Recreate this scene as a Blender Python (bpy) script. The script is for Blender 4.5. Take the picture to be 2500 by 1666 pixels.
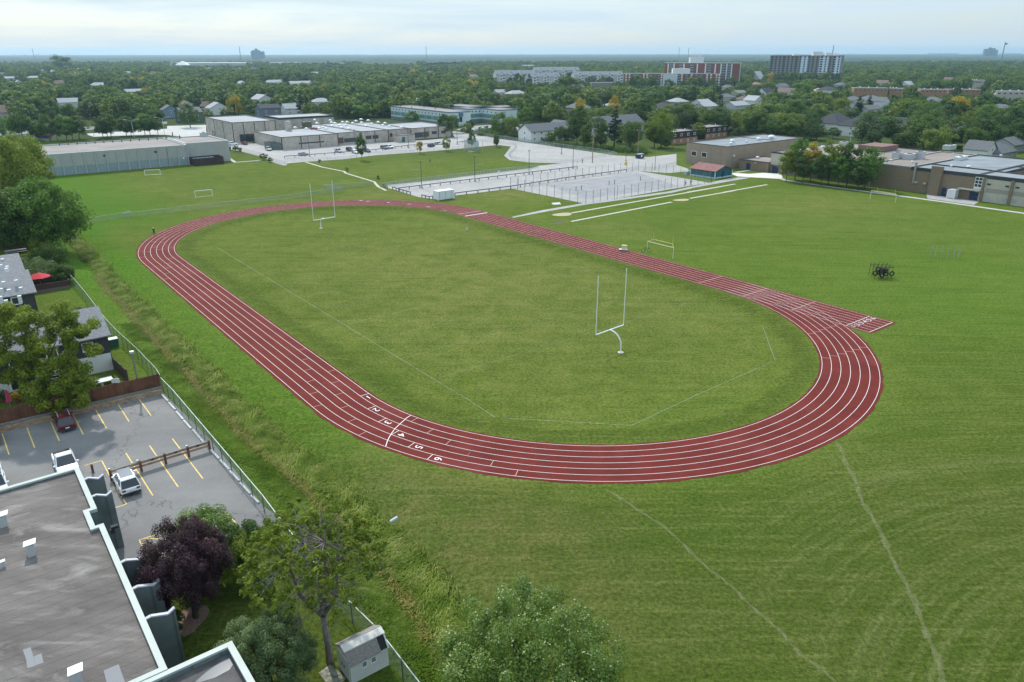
import bpy, bmesh, math, random
import numpy as np
from mathutils import Vector, Matrix
from mathutils.geometry import tessellate_polygon
for o in list(bpy.data.objects): bpy.data.objects.remove(o, do_unlink=True)
S = bpy.context.scene
C = S.collection
R = math.radians
PI = math.pi
random.seed(7)
rng = np.random.default_rng(7)

# ------------------------------------------------------------------ camera
CAM_H, PITCH, ROLL, FPX = 40.929, 0.3728, -0.001, 1803.2
cam = bpy.data.objects.new("camera", bpy.data.cameras.new("camera"))
C.objects.link(cam)
cam.data.sensor_width = 36.0
cam.data.lens = 36.0 * FPX / 2500.0
cam.data.clip_start = 0.5
cam.data.clip_end = 40000
cam.matrix_world = Matrix.Translation((0, 0, CAM_H)) @ Matrix.Rotation(PI / 2 - PITCH, 4, 'X') @ Matrix.Rotation(ROLL, 4, 'Z')
S.camera = cam

# ------------------------------------------------------------------ sky and sun
SUN_EL, SUN_VEC = R(46), Vector((-0.43, 0.90, 0)).normalized()
SUN_AZ = math.atan2(SUN_VEC.x, SUN_VEC.y)
S.view_settings.view_transform = 'Standard'
S.view_settings.look = 'None'
S.view_settings.exposure = 0.42
S.view_settings.gamma = 1.0
w = bpy.data.worlds.new("World"); S.world = w; w.use_nodes = True
nt = w.node_tree; nt.nodes.clear()
N = nt.nodes.new; L = nt.links.new
sky = N('ShaderNodeTexSky'); sky.sky_type = 'NISHITA'; sky.sun_disc = False
sky.sun_elevation = SUN_EL; sky.sun_rotation = SUN_AZ; sky.altitude = 230
sky.air_density = 1.0; sky.dust_density = 1.0; sky.ozone_density = 2.0
tc = N('ShaderNodeTexCoord'); mp = N('ShaderNodeMapping'); mp.inputs['Scale'].default_value = (1.6, 1.6, 16)
mp.inputs['Rotation'].default_value = (0.0, R(2.5), 0)
cn = N('ShaderNodeTexNoise'); cn.inputs['Scale'].default_value = 2.2; cn.inputs['Detail'].default_value = 9; cn.inputs['Roughness'].default_value = .58
cn.inputs['Distortion'].default_value = .5
cr = N('ShaderNodeMapRange'); cr.inputs[1].default_value = .36; cr.inputs[2].default_value = .68
cr.inputs[3].default_value = .50; cr.inputs[4].default_value = .97
mx = N('ShaderNodeMix'); mx.data_type = 'RGBA'
mx.inputs[7].default_value = (4.9, 6.05, 6.9, 1)
bg = N('ShaderNodeBackground'); bg.inputs[1].default_value = 0.11
out = N('ShaderNodeOutputWorld')
L(tc.outputs['Generated'], mp.inputs[0]); L(mp.outputs[0], cn.inputs[0]); L(cn.outputs[0], cr.inputs[0])
L(cr.outputs[0], mx.inputs[0]); L(sky.outputs[0], mx.inputs[6])
sz = N('ShaderNodeSeparateXYZ'); L(tc.outputs['Generated'], sz.inputs[0]); zr_ = N('ShaderNodeMapRange'); L(sz.outputs[2], zr_.inputs[0])
for i_, v_ in enumerate((0.0, .55, .86, 1.55)): zr_.inputs[i_ + 1].default_value = v_
vs_ = N('ShaderNodeVectorMath'); vs_.operation = 'SCALE'; L(mx.outputs[2], vs_.inputs[0]); L(zr_.outputs[0], vs_.inputs['Scale']); L(vs_.outputs[0], bg.inputs[0]); L(bg.outputs[0], out.inputs[0])
sun = bpy.data.objects.new("sun", bpy.data.lights.new("sun", 'SUN')); C.objects.link(sun)
sun.data.energy = 2.7; sun.data.angle = R(1.6); sun.data.color = (1, .95, .87)
sd = (SUN_VEC * math.cos(SUN_EL) + Vector((0, 0, math.sin(SUN_EL))))
sun.rotation_euler = sd.to_track_quat('Z', 'Y').to_euler()
sun.location = (0, 0, 200)

# ------------------------------------------------------------------ photo points to places on the ground (or at a known height)
_c, _s = math.cos(PITCH), math.sin(PITCH)
_F = Vector((0, _c, -_s)); _cr, _sr = math.cos(ROLL), math.sin(ROLL)
_Rv = Vector((_cr, _sr * _s, _sr * _c)); _Uv = Vector((-_sr, _cr * _s, _cr * _c))
def G(p, z=0.0):
    d = _F + _Rv * ((p[0] - 1250) / FPX) - _Uv * ((p[1] - 833) / FPX)
    t = (z - CAM_H) / d.z
    return Vector((d.x * t, d.y * t, z))
def PX(P):
    d = Vector(P) - Vector((0, 0, CAM_H)); f = d.dot(_F)
    return (1250 + FPX * d.dot(_Rv) / f, 833 - FPX * d.dot(_Uv) / f)
def at(px, y): return Vector(((px - 1250) / FPX * (y * _c + CAM_H * _s), y, 0))       # on the ground, y metres ahead, seen in column px
def crop(x0, y0, s): return lambda x, y: (x0 + x / s, y0 + y / s)
R1 = crop(0, 100, 3.6766); R2 = crop(600, 100, 3.6766); R3 = crop(1200, 100, 3.6766); R4 = crop(1840, 100, 3.565)
S1 = crop(0, 900, 3.3614); T1 = crop(0, 1250, 3.6766); X1 = crop(500, 1150, 3.038)
V1 = crop(1880, 340, 6.536); V2 = crop(2180, 380, 7.353); V3 = crop(1640, 300, 7.353); V4 = crop(480, 260, 6.536)
V5 = crop(840, 240, 5.348); V6 = crop(1200, 120, 5.348); V7 = crop(1600, 120, 5.115); V8 = crop(2040, 180, 5.115)
W1 = crop(900, 380, 5.8825); W2 = crop(1240, 380, 4.525); W3 = crop(0, 260, 4.525); W4 = crop(0, 580, 3.7346); W5 = crop(0, 1080, 6.92)
K1 = crop(300, 450, 3.92); K2 = crop(600, 800, 3.92); K3 = crop(1100, 450, 3.92); K4 = crop(1700, 600, 3.92); K5 = crop(1100, 900, 3.92)
K6 = crop(1700, 900, 3.92); Y1 = crop(220, 900, 4.613); Q1 = crop(0, 500, 3.136)
Q3 = crop(2080, 600, 8.404); Q4 = crop(1480, 540, 10.695)
# the street grid: everything here is laid out along the running track
YAW = 2.2304
UU = Vector((math.cos(YAW), math.sin(YAW), 0))          # away along the straights
NN = Vector((UU.y, -UU.x, 0))                           # across, towards the right
GA = math.atan2(NN.y, NN.x)

# ------------------------------------------------------------------ naming
def tag(o, label=None, cat=None, group=None, kind=None):
    if label: o['label'] = label
    if cat: o['category'] = cat
    if group: o['group'] = group
    if kind: o['kind'] = kind
    return o
def thing(name, label, cat, loc=(0, 0, 0), rot=0.0, group=None):
    o = bpy.data.objects.new(name, None); C.objects.link(o)
    o.location = loc; o.rotation_euler = (0, 0, rot); o.empty_display_size = .2
    return tag(o, label, cat, group)
def kids(o): return [c for c in bpy.data.objects if c.parent == o]
def snapshot(root):
    t = {}
    for o in bpy.data.objects:
        if o.parent: t.setdefault(o.parent, []).append(o)
    def rec(o): return (o, [rec(c) for c in t.get(o, [])])
    return rec(root)
def dup(tree, loc=None, rot=None, scale=None, label=None, group=None, parent=None, mats=None):
    o, ch = tree
    c = o.copy(); C.objects.link(c)
    if parent is not None: c.parent = parent
    if loc is not None: c.location = loc
    if rot is not None: c.rotation_euler = (0, 0, rot)
    if scale is not None: c.scale = scale if hasattr(scale, '__len__') else (scale,) * 3
    if label: c['label'] = label
    if group: c['group'] = group
    for x in ch: dup(x, parent=c, mats=mats)
    if mats and c.type == 'MESH' and c.name.split('.')[0] in mats:
        for sl, m in zip(c.material_slots, [mats[c.name.split('.')[0]]]):
            sl.link = 'OBJECT'; sl.material = m
    return c

# ------------------------------------------------------------------ mesh builder (world coordinates, made local to the parent)
class MB:
    def __init__(s): s.v = []; s.f = []; s.m = []
    def add(s, vs, fs, mi=0):
        b = len(s.v); s.v += [tuple(v) for v in vs]
        for f in fs: s.f.append([b + i for i in f]); s.m.append(mi)
        return s
    def box(s, c, size, rot=0.0, mi=0, taper=1.0):     # c = centre of the BASE
        x, y, z = [size[0] / 2, size[1] / 2, size[2]]
        cr_, sr_ = math.cos(rot), math.sin(rot); vs = []
        for k, t in ((0, 1.0), (z, taper)):
            for a, b in ((-x, -y), (x, -y), (x, y), (-x, y)):
                a *= t; b *= t
                vs.append((c[0] + a * cr_ - b * sr_, c[1] + a * sr_ + b * cr_, c[2] + k))
        return s.add(vs, [(3, 2, 1, 0), (4, 5, 6, 7), (0, 1, 5, 4), (1, 2, 6, 5), (2, 3, 7, 6), (3, 0, 4, 7)], mi)
    def beam(s, a, b, w_, h_, mi=0):                   # a bar from a to b, w_ sideways, h_ high, centred
        a = Vector(a); b = Vector(b); d = (b - a).normalized()
        up = Vector((0, 0, 1)) if abs(d.z) < .95 else Vector((0, 1, 0))
        sd_ = d.cross(up).normalized() * w_ / 2; u = sd_.cross(d).normalized() * h_ / 2
        vs = [a - sd_ - u, a + sd_ - u, a + sd_ + u, a - sd_ + u, b - sd_ - u, b + sd_ - u, b + sd_ + u, b - sd_ + u]
        return s.add(vs, [(0, 1, 2, 3), (7, 6, 5, 4), (0, 4, 5, 1), (1, 5, 6, 2), (2, 6, 7, 3), (3, 7, 4, 0)], mi)
    def tube(s, pts, rad, n=8, mi=0, cap=True):
        pts = [Vector(p) for p in pts]
        if not hasattr(rad, '__len__'): rad = [rad] * len(pts)
        b = len(s.v); ref = None
        for i, p in enumerate(pts):
            d = (pts[min(i + 1, len(pts) - 1)] - pts[max(i - 1, 0)]).normalized()
            if ref is None: ref = Vector((1, 0, 0)) if abs(d.x) < .8 else Vector((0, 1, 0))
            x = (ref - d * ref.dot(d)).normalized(); y = d.cross(x); ref = x
            for k in range(n):
                a = 2 * PI * k / n
                s.v.append(tuple(p + (x * math.cos(a) + y * math.sin(a)) * rad[i]))
        for i in range(len(pts) - 1):
            for k in range(n):
                k2 = (k + 1) % n
                s.f.append([b + i * n + k, b + i * n + k2, b + (i + 1) * n + k2, b + (i + 1) * n + k]); s.m.append(mi)
        if cap:
            s.f.append([b + k for k in range(n)][::-1]); s.m.append(mi)
            e = b + (len(pts) - 1) * n; s.f.append([e + k for k in range(n)]); s.m.append(mi)
        return s
    def ring(s, c, ax, R_, r_, n=20, m=8, mi=0):       # torus
        ax = Vector(ax).normalized(); x = ax.orthogonal().normalized(); y = ax.cross(x); b = len(s.v)
        for i in range(n):
            a = 2 * PI * i / n; d = x * math.cos(a) + y * math.sin(a)
            for j in range(m):
                t = 2 * PI * j / m
                s.v.append(tuple(Vector(c) + d * (R_ + r_ * math.cos(t)) + ax * r_ * math.sin(t)))
        for i in range(n):
            for j in range(m):
                s.f.append([b + i * m + j, b + i * m + (j + 1) % m, b + ((i + 1) % n) * m + (j + 1) % m, b + ((i + 1) % n) * m + j]); s.m.append(mi)
        return s
    def dome(s, c, r, h, n=10, k=3, mi=0):
        b = len(s.v)
        for i in range(k):
            a = PI / 2 * i / k
            for j in range(n):
                t = 2 * PI * j / n
                s.v.append((c[0] + r * math.cos(a) * math.cos(t), c[1] + r * math.cos(a) * math.sin(t), c[2] + h * math.sin(a)))
        s.v.append((c[0], c[1], c[2] + h))
        for i in range(k - 1):
            for j in range(n):
                s.f.append([b + i * n + j, b + i * n + (j + 1) % n, b + (i + 1) * n + (j + 1) % n, b + (i + 1) * n + j]); s.m.append(mi)
        for j in range(n): s.f.append([b + (k - 1) * n + j, b + (k - 1) * n + (j + 1) % n, b + k * n]); s.m.append(mi)
        return s
    def poly(s, pts, z0, z1=None, mi=0):               # flat polygon, or a prism with sides
        pts = [(p[0], p[1]) for p in pts]
        ar = sum(pts[i][0] * pts[(i + 1) % len(pts)][1] - pts[(i + 1) % len(pts)][0] * pts[i][1] for i in range(len(pts)))
        if ar < 0: pts = pts[::-1]
        n = len(pts); b = len(s.v)
        top = z0 if z1 is None else z1
        s.v += [(x, y, top) for x, y in pts]
        for t in tessellate_polygon([[Vector((x, y, 0)) for x, y in pts]]):
            a, b_, c_ = t
            cr_ = (pts[b_][0] - pts[a][0]) * (pts[c_][1] - pts[a][1]) - (pts[b_][1] - pts[a][1]) * (pts[c_][0] - pts[a][0])
            s.f.append([b + i for i in (t if cr_ > 0 else t[::-1])]); s.m.append(mi)
        if z1 is not None:
            s.v += [(x, y, z0) for x, y in pts]
            for i in range(n):
                j = (i + 1) % n
                s.f.append([b + i, b + n + i, b + n + j, b + j]); s.m.append(mi)
        return s
    def build(s, name, mats, parent=None, smooth=False, bevel=0):
        me = bpy.data.meshes.new(name)
        off = Vector((0, 0, 0))
        if parent is not None:
            p = parent
            while p is not None: off += p.location; p = p.parent
        me.from_pydata([(v[0] - off.x, v[1] - off.y, v[2] - off.z) for v in s.v], [], s.f)
        if not isinstance(mats, (list, tuple)): mats = [mats]
        for m in mats: me.materials.append(m)
        if len(mats) > 1: me.polygons.foreach_set('material_index', s.m)
        if bevel:
            bm = bmesh.new(); bm.from_mesh(me)
            bmesh.ops.bevel(bm, geom=bm.edges[:], offset=bevel, segments=2, affect='EDGES', profile=.5)
            bm.to_mesh(me); bm.free()
        if smooth: me.polygons.foreach_set('use_smooth', [True] * len(me.polygons))
        me.update()
        o = bpy.data.objects.new(name, me); C.objects.link(o)
        if parent is not None: o.parent = parent
        return o
def np_mesh(name, V, F, mat):
    me = bpy.data.meshes.new(name); V = np.asarray(V, np.float32); F = np.asarray(F, np.int32)
    me.vertices.add(len(V)); me.vertices.foreach_set('co', V.ravel())
    k = F.shape[1]; me.loops.add(F.size); me.loops.foreach_set('vertex_index', F.ravel())
    me.polygons.add(len(F)); me.polygons.foreach_set('loop_start', np.arange(0, F.size, k, dtype=np.int32))
    me.polygons.foreach_set('loop_total', np.full(len(F), k, np.int32))
    me.update(calc_edges=True); me.materials.append(mat)
    return me
def obj(name, me, parent=None):
    o = bpy.data.objects.new(name, me); C.objects.link(o)
    if parent is not None: o.parent = parent
    return o

# ------------------------------------------------------------------ materials
MATS = {}
def mat(name, col, rough=.8, metal=0.0, var=0.0, vscale=1.0, col2=None, bump=0.0, bscale=20.0, spec=.3, stretch=None, gloss_noise=0.0):
    if name in MATS: return MATS[name]
    m = bpy.data.materials.new(name); m.use_nodes = True; t = m.node_tree
    b = t.nodes['Principled BSDF']; b.inputs['Roughness'].default_value = rough; b.inputs['Metallic'].default_value = metal
    b.inputs['Specular IOR Level'].default_value = spec; b.inputs['Base Color'].default_value = (*col, 1)
    if var or bump or col2:
        g = t.nodes.new('ShaderNodeNewGeometry'); mp_ = t.nodes.new('ShaderNodeMapping'); t.links.new(g.outputs['Position'], mp_.inputs[0])
        if stretch: mp_.inputs['Rotation'].default_value = (0, 0, stretch[0]); mp_.inputs['Scale'].default_value = stretch[1]
    if var or col2:
        n = t.nodes.new('ShaderNodeTexNoise'); n.inputs['Scale'].default_value = vscale; n.inputs['Detail'].default_value = 8; n.inputs['Roughness'].default_value = .65
        r = t.nodes.new('ShaderNodeValToRGB'); c2 = col2 or tuple(c * (1 - var) for c in col); c1 = col if col2 else tuple(c * (1 + var) for c in col)
        r.color_ramp.elements[0].position = .36; r.color_ramp.elements[1].position = .64
        r.color_ramp.elements[0].color = (*c2, 1); r.color_ramp.elements[1].color = (*c1, 1)
        t.links.new(mp_.outputs[0], n.inputs[0]); t.links.new(n.outputs[0], r.inputs[0]); t.links.new(r.outputs[0], b.inputs['Base Color'])
    if bump:
        n2 = t.nodes.new('ShaderNodeTexNoise'); n2.inputs['Scale'].default_value = bscale; n2.inputs['Detail'].default_value = 4
        bp = t.nodes.new('ShaderNodeBump'); bp.inputs['Strength'].default_value = bump; bp.inputs['Distance'].default_value = .1
        t.links.new(mp_.outputs[0], n2.inputs[0]); t.links.new(n2.outputs[0], bp.inputs['Height']); t.links.new(bp.outputs[0], b.inputs['Normal'])
    MATS[name] = m
    return m
def nodes(m):
    t = m.node_tree
    def n(kind, **kw):
        x = t.nodes.new('ShaderNode' + kind)
        for k, v in kw.items():
            if k.startswith('i'): x.inputs[int(k[1:])].default_value = v
            else: setattr(x, k, v)
        return x
    return t, n, t.links.new, t.nodes['Principled BSDF']
def mixc(t, a, b, f, blend='MIX'):
    x = t.nodes.new('ShaderNodeMix'); x.data_type = 'RGBA'; x.blend_type = blend
    for s_, v in ((6, a), (7, b), (0, f)):
        if hasattr(v, 'links') or isinstance(v, bpy.types.NodeSocket): t.links.new(v, x.inputs[s_])
        else: x.inputs[s_].default_value = (*v, 1) if hasattr(v, '__len__') else v
    return x.outputs[2]
def ramp(t, src, p0, p1, a=0.0, b=1.0):
    x = t.nodes.new('ShaderNodeMapRange'); t.links.new(src, x.inputs[0])
    for i, v in enumerate((p0, p1, a, b)): x.inputs[i + 1].default_value = v
    return x.outputs[0]
M_WHITE = mat('white_paint', (.80, .81, .82), .45)
M_LINE = mat('line_paint', (.78, .76, .74), .8, var=.08, vscale=3)
M_LINE_Y = mat('yellow_line_paint', (.72, .52, .16), .8, var=.25, vscale=6)
M_LINE_O = mat('peach_line_paint', (.62, .38, .28), .8)
M_STEEL = mat('galvanised_steel', (.42, .45, .46), .5, .6)
M_DARK = mat('black_rubber', (.018, .019, .021), .7)
M_GLASS = mat('window_glass', (.03, .04, .05), .12, spec=.7)
M_GREYWOOD = mat('weathered_wood', (.20, .19, .18), .85, var=.25, vscale=4)
M_CONC = mat('concrete', (.42, .41, .39), .9, var=.12, vscale=.6, bump=.2)
M_CURB = mat('pale_concrete', (.50, .50, .48), .9, var=.15, vscale=2)
def chain_mat(name, col, a):
    m = bpy.data.materials.new(name); m.use_nodes = True; t = m.node_tree; b = t.nodes['Principled BSDF']
    b.inputs['Base Color'].default_value = (*col, 1); b.inputs['Alpha'].default_value = a; b.inputs['Roughness'].default_value = .6
    return m
M_CHAIN = chain_mat('chain_link_wire', (.40, .44, .43), .17)
M_CHAIN2 = chain_mat('dense_chain_link_wire', (.30, .36, .34), .34)

# ------------------------------------------------------------------ running track geometry
TC = Vector((-16.297, 142.342, 0)); TR = 36.174; TL = 85.414; LW = 1.2181
TPER = 2 * TL + 2 * PI * TR
def tpt(s, off, z=0.0):
    # s metres along lane-1 edge, counter-clockwise, from the far end of the left straight (running towards the camera)
    s %= TPER; n = -NN
    if s < TL: a, b, d = TL / 2 - s, TR + off, -UU; P = UU * a + n * b
    elif s < TL + PI * TR:
        th = (s - TL) / TR; P = -UU * TL / 2 + (n * math.cos(th) - UU * math.sin(th)) * (TR + off); d = -n * math.sin(th) - UU * math.cos(th)
    elif s < 2 * TL + PI * TR:
        q = s - TL - PI * TR; P = UU * (-TL / 2 + q) - n * (TR + off); d = UU.copy()
    else:
        th = (s - 2 * TL - PI * TR) / TR; P = UU * TL / 2 + (-n * math.cos(th) + UU * math.sin(th)) * (TR + off); d = n * math.sin(th) + UU * math.cos(th)
    P = P + TC; P.z = z
    return P, d
def tinv(P):
    q = Vector((P[0] - TC.x, P[1] - TC.y, 0)); a = q.dot(UU); b = q.dot(-NN)
    if abs(a) <= TL / 2: return ((TL / 2 - a) if b > 0 else (TL + PI * TR + TL / 2 + a)), abs(b) - TR
    if a < 0:
        th = math.atan2(-(a + TL / 2), b); return TL + th * TR, math.hypot(a + TL / 2, b) - TR
    th = math.atan2(a - TL / 2, -b); return 2 * TL + PI * TR + th * TR, math.hypot(a - TL / 2, b) - TR
def tinv_np(X, Y):
    a = (X - TC.x) * UU.x + (Y - TC.y) * UU.y; b = (X - TC.x) * NN.x + (Y - TC.y) * NN.y
    return np.where(np.abs(a) <= TL / 2, np.abs(b), np.hypot(np.abs(a) - TL / 2, b)) - TR
# ------------------------------------------------------------------ ground: one sheet with the ditch and the infield bank
def ab(P): return (P[0] * NN.x + P[1] * NN.y, P[0] * UU.x + P[1] * UU.y)       # grid coordinates: across, along
DITCH = [G(p) for p in ((165, 560), (260, 665), (370, 775), (480, 880), (580, 985), (700, 1095), (800, 1175), (900, 1262), (1000, 1370), (1100, 1490), (1180, 1640))]
def seg_dist(X, Y, pts):
    D = np.full(X.shape, 1e9)
    for p, q in zip(pts[:-1], pts[1:]):
        dx, dy = q[0] - p[0], q[1] - p[1]; l2 = dx * dx + dy * dy
        t = np.clip(((X - p[0]) * dx + (Y - p[1]) * dy) / l2, 0, 1)
        D = np.minimum(D, np.hypot(X - p[0] - t * dx, Y - p[1] - t * dy))
    return D
def sst(x, a, b):
    t = np.clip((x - a) / (b - a), 0, 1); return t * t * (3 - 2 * t)
def expo(a, b, step, far, n=26):
    core = np.arange(a, b + .01, step); g = (far / step) ** (1 / n)
    o1 = [b + step * (g ** (i + 1)) for i in range(n)]; o0 = [a - step * (g ** (i + 1)) for i in range(n)][::-1]
    return np.concatenate([o0, core, o1])
gx = expo(-180, 190, 1.6, 14000); gy = expo(20, 290, 1.6, 14000)
GX, GY = np.meshgrid(gx, gy)
off = tinv_np(GX, GY)
dd = seg_dist(GX, GY, DITCH)
Z = -.75 * (1 - sst(dd, .8, 5.0)) - .42 * sst(-off, 1.6, 5.5)
Z = np.where(off < 0, -.42 * sst(-off, 1.6, 5.5), Z)
def gz(P):
    x, y = np.array([P[0]]), np.array([P[1]]); o_ = tinv_np(x, y)
    if o_[0] < 0: return float((-.42 * sst(-o_, 1.6, 5.5))[0])
    return float((-.75 * (1 - sst(seg_dist(x, y, DITCH), .8, 5.0)))[0])
V = np.stack([GX, GY, Z], -1).reshape(-1, 3); ny, nx = GX.shape
i0 = (np.arange(ny - 1)[:, None] * nx + np.arange(nx - 1)[None]).ravel()
F = np.stack([i0, i0 + 1, i0 + nx + 1, i0 + nx], -1)
# how lush (bright green) and how dry (straw coloured) the mown grass is, place by place
def blob(p, r, z=0):
    c_ = G(p); return np.exp(-((GX - c_.x) ** 2 + (GY - c_.y) ** 2) / (r * r))
ga, gb = GX * NN.x + GY * NN.y, GX * UU.x + GY * UU.y
lush = np.zeros_like(GX)
fl = G(R1(1300, 1300)); fa, fb = ab(fl)
lush += sst(gb, 185, 225) * (1 - sst(ga, 35, 60)) * .85                   # the playing field on the left, beyond the fence
lush += .55 * (1 - sst(dd, 5, 10)) + .5 * blob((230, 660), 14) + .3 * blob((560, 1180), 9)
lush += .22 * sst(GY, 85, 120) * (off > 8) * sst(GX, -10, 20) + .25 * blob((2350, 700), 35) + .25 * blob((2100, 1100), 22) + .25 * blob((1700, 1350), 15)
dry = np.zeros_like(GX)
dry += .55 * blob((1230, 470), 15) + .35 * blob((950, 480), 13) + .45 * (off < -5) * np.clip(.7 * blob((1300, 720), 40) + .5 * blob((1000, 620), 30), 0, 1)
dry += .55 * blob((930, 1180), 9) + .45 * blob((1250, 1310), 11) + .45 * blob((1450, 1480), 8) + .3 * blob((2300, 1230), 15) + .55 * blob((1100, 1330), 7) + .3 * blob((1950, 1480), 7)
dry += .4 * blob((2000, 500), 18) + .3 * blob((1500, 560), 12)
dark = np.clip((1 - sst(np.abs(off + 2.6), .9, 2.4)) * .42, 0, 1) * (off < 0) + .30 * sst(-GY, -95, -45) * (off > 8) + .25 * sst(off, 8, 12) * sst(-GY, -120, -60)  # darker olive tint: a ring just inside the track and the near lawn
arcs = sst(GX, 14, 30) * sst(-GY, -95, -60) * (off > 6) * .46 + .20 * sst(GX, 45, 65) * (off > 9)
me = np_mesh('ground', V, F, None)
at_ = me.attributes.new('lush', 'FLOAT', 'POINT'); at_.data.foreach_set('value', np.clip(lush, 0, 1).ravel().astype(np.float32))
at_ = me.attributes.new('dry', 'FLOAT', 'POINT'); at_.data.foreach_set('value', np.clip(dry, 0, 1).ravel().astype(np.float32))
at_ = me.attributes.new('arcs', 'FLOAT', 'POINT'); at_.data.foreach_set('value', np.clip(arcs, 0, 1).ravel().astype(np.float32))
at_ = me.attributes.new('dark_olive', 'FLOAT', 'POINT'); at_.data.foreach_set('value', np.clip(dark, 0, 1).ravel().astype(np.float32))
me.polygons.foreach_set('use_smooth', [True] * len(me.polygons))
def grass_mat(name, shade=1.0):
    m = bpy.data.materials.new(name); m.use_nodes = True; t, n, Lk, b = nodes(m)
    geo = n('NewGeometry'); pos = geo.outputs['Position']
    def noise(sc, det=6, rough=.6, rot=0, s3=(1, 1, 1), dist=0):
        mp_ = n('Mapping'); mp_.inputs['Rotation'].default_value = (0, 0, rot); mp_.inputs['Scale'].default_value = s3
        Lk(pos, mp_.inputs[0]); x = n('TexNoise'); x.inputs['Scale'].default_value = sc; x.inputs['Detail'].default_value = det
        x.inputs['Roughness'].default_value = rough; x.inputs['Distortion'].default_value = dist; Lk(mp_.outputs[0], x.inputs[0]); return x.outputs[0]
    A = lambda nm: (lambda q: (setattr(q, 'attribute_name', nm), q.outputs['Fac'])[1])(n('Attribute'))
    big = noise(.035, 5, .55); mid = noise(.22, 7, .68, dist=.8); fine = noise(2.6, 6, .8); micro = noise(11, 3, .8)
    streak = noise(1.5, 6, .72, -GA, (.05, 1.0, 1), .15)             # mower lines along one direction
    streak2 = noise(.55, 5, .65, -(GA + PI / 2) + .5, (.09, 1.0, 1), .4)
    base = mixc(t, (.100, .146, .021), (.144, .180, .034), ramp(t, big, .3, .7))
    base = mixc(t, base, (.068, .110, .014), ramp(t, mid, .42, .72, 0, .55))
    base = mixc(t, base, (.190, .215, .045), ramp(t, mid, .52, .24, 0, .32))
    col = mixc(t, base, (.078, .175, .014), A('lush'))
    sub = n('Math', operation='MULTIPLY'); Lk(A('dry'), sub.inputs[0]); Lk(ramp(t, mid, .62, .34, .25, 1), sub.inputs[1])
    col = mixc(t, col, (.260, .225, .085), sub.outputs[0])
    col = mixc(t, col, (.046, .068, .012), A('dark_olive'))
    # arcs left by the mower as it turns, at the near right
    cc = Vector((58, 18, 0)); vd = n('VectorMath', operation='DISTANCE'); Lk(pos, vd.inputs[0]); vd.inputs[1].default_value = (cc.x, cc.y, 0)
    cb = n('CombineXYZ'); Lk(vd.outputs['Value'], cb.inputs[0]); wn = n('TexNoise'); wn.inputs['Scale'].default_value = 1.1; wn.inputs['Detail'].default_value = 5; wn.inputs['Roughness'].default_value = .7
    nv = n('VectorMath', operation='SCALE'); Lk(pos, nv.inputs[0]); nv.inputs['Scale'].default_value = .03; va = n('VectorMath', operation='ADD'); Lk(cb.outputs[0], va.inputs[0]); Lk(nv.outputs[0], va.inputs[1]); Lk(va.outputs[0], wn.inputs[0])
    am = n('Math', operation='MULTIPLY'); Lk(ramp(t, wn.outputs[0], .48, .70, 0, .8), am.inputs[0]); Lk(A('arcs'), am.inputs[1]); col = mixc(t, col, (.225, .235, .095), am.outputs[0])
    am = n('Math', operation='MULTIPLY'); Lk(ramp(t, wn.outputs[0], .50, .32, 0, .7), am.inputs[0]); Lk(A('arcs'), am.inputs[1]); col = mixc(t, col, (.045, .080, .008), am.outputs[0])
    col = mixc(t, col, (.250, .262, .078), ramp(t, streak, .50, .76, 0, .40))
    col = mixc(t, col, (.050, .085, .008), ramp(t, streak2, .50, .78, 0, .45))
    f2 = n('MapRange'); Lk(fine, f2.inputs[0]); f2.inputs[1].default_value = .32; f2.inputs[2].default_value = .68; f2.inputs[3].default_value = .38; f2.inputs[4].default_value = 1.55
    f3 = n('MapRange'); Lk(micro, f3.inputs[0]); f3.inputs[1].default_value = .3; f3.inputs[2].default_value = .7; f3.inputs[3].default_value = .60; f3.inputs[4].default_value = 1.38
    mu = n('Math', operation='MULTIPLY'); Lk(f2.outputs[0], mu.inputs[0]); Lk(f3.outputs[0], mu.inputs[1])
    mu2 = n('Math', operation='MULTIPLY'); Lk(mu.outputs[0], mu2.inputs[0]); mu2.inputs[1].default_value = .85 * shade
    vm = n('VectorMath', operation='SCALE'); Lk(col, vm.inputs[0]); Lk(mu2.outputs[0], vm.inputs['Scale'])
    # beyond the fields the same ground becomes the darker yards and verges of the suburb
    sx = n('SeparateXYZ'); Lk(pos, sx.inputs[0])
    farm = ramp(t, sx.outputs[1], 300, 400)
    vm2 = mixc(t, vm.outputs[0], (.050, .072, .026), farm)
    Lk(vm2, b.inputs['Base Color']); b.inputs['Roughness'].default_value = .95; b.inputs['Specular IOR Level'].default_value = .02
    bp = n('Bump'); bp.inputs['Strength'].default_value = .55; bp.inputs['Distance'].default_value = .10
    ad = n('Math', operation='ADD'); Lk(fine, ad.inputs[0]); Lk(micro, ad.inputs[1]); Lk(ad.outputs[0], bp.inputs['Height']); Lk(bp.outputs[0], b.inputs['Normal'])
    return m
M_GRASS = grass_mat('mown_grass')
me.materials.clear(); me.materials.append(M_GRASS)
ground = tag(obj('ground', me), kind='structure')

def struct(name, mb, m): return tag(mb.build(name, m), kind='structure')
def sheet(name, pts, z, m): return struct(name, MB().poly(pts, z), m)

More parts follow.
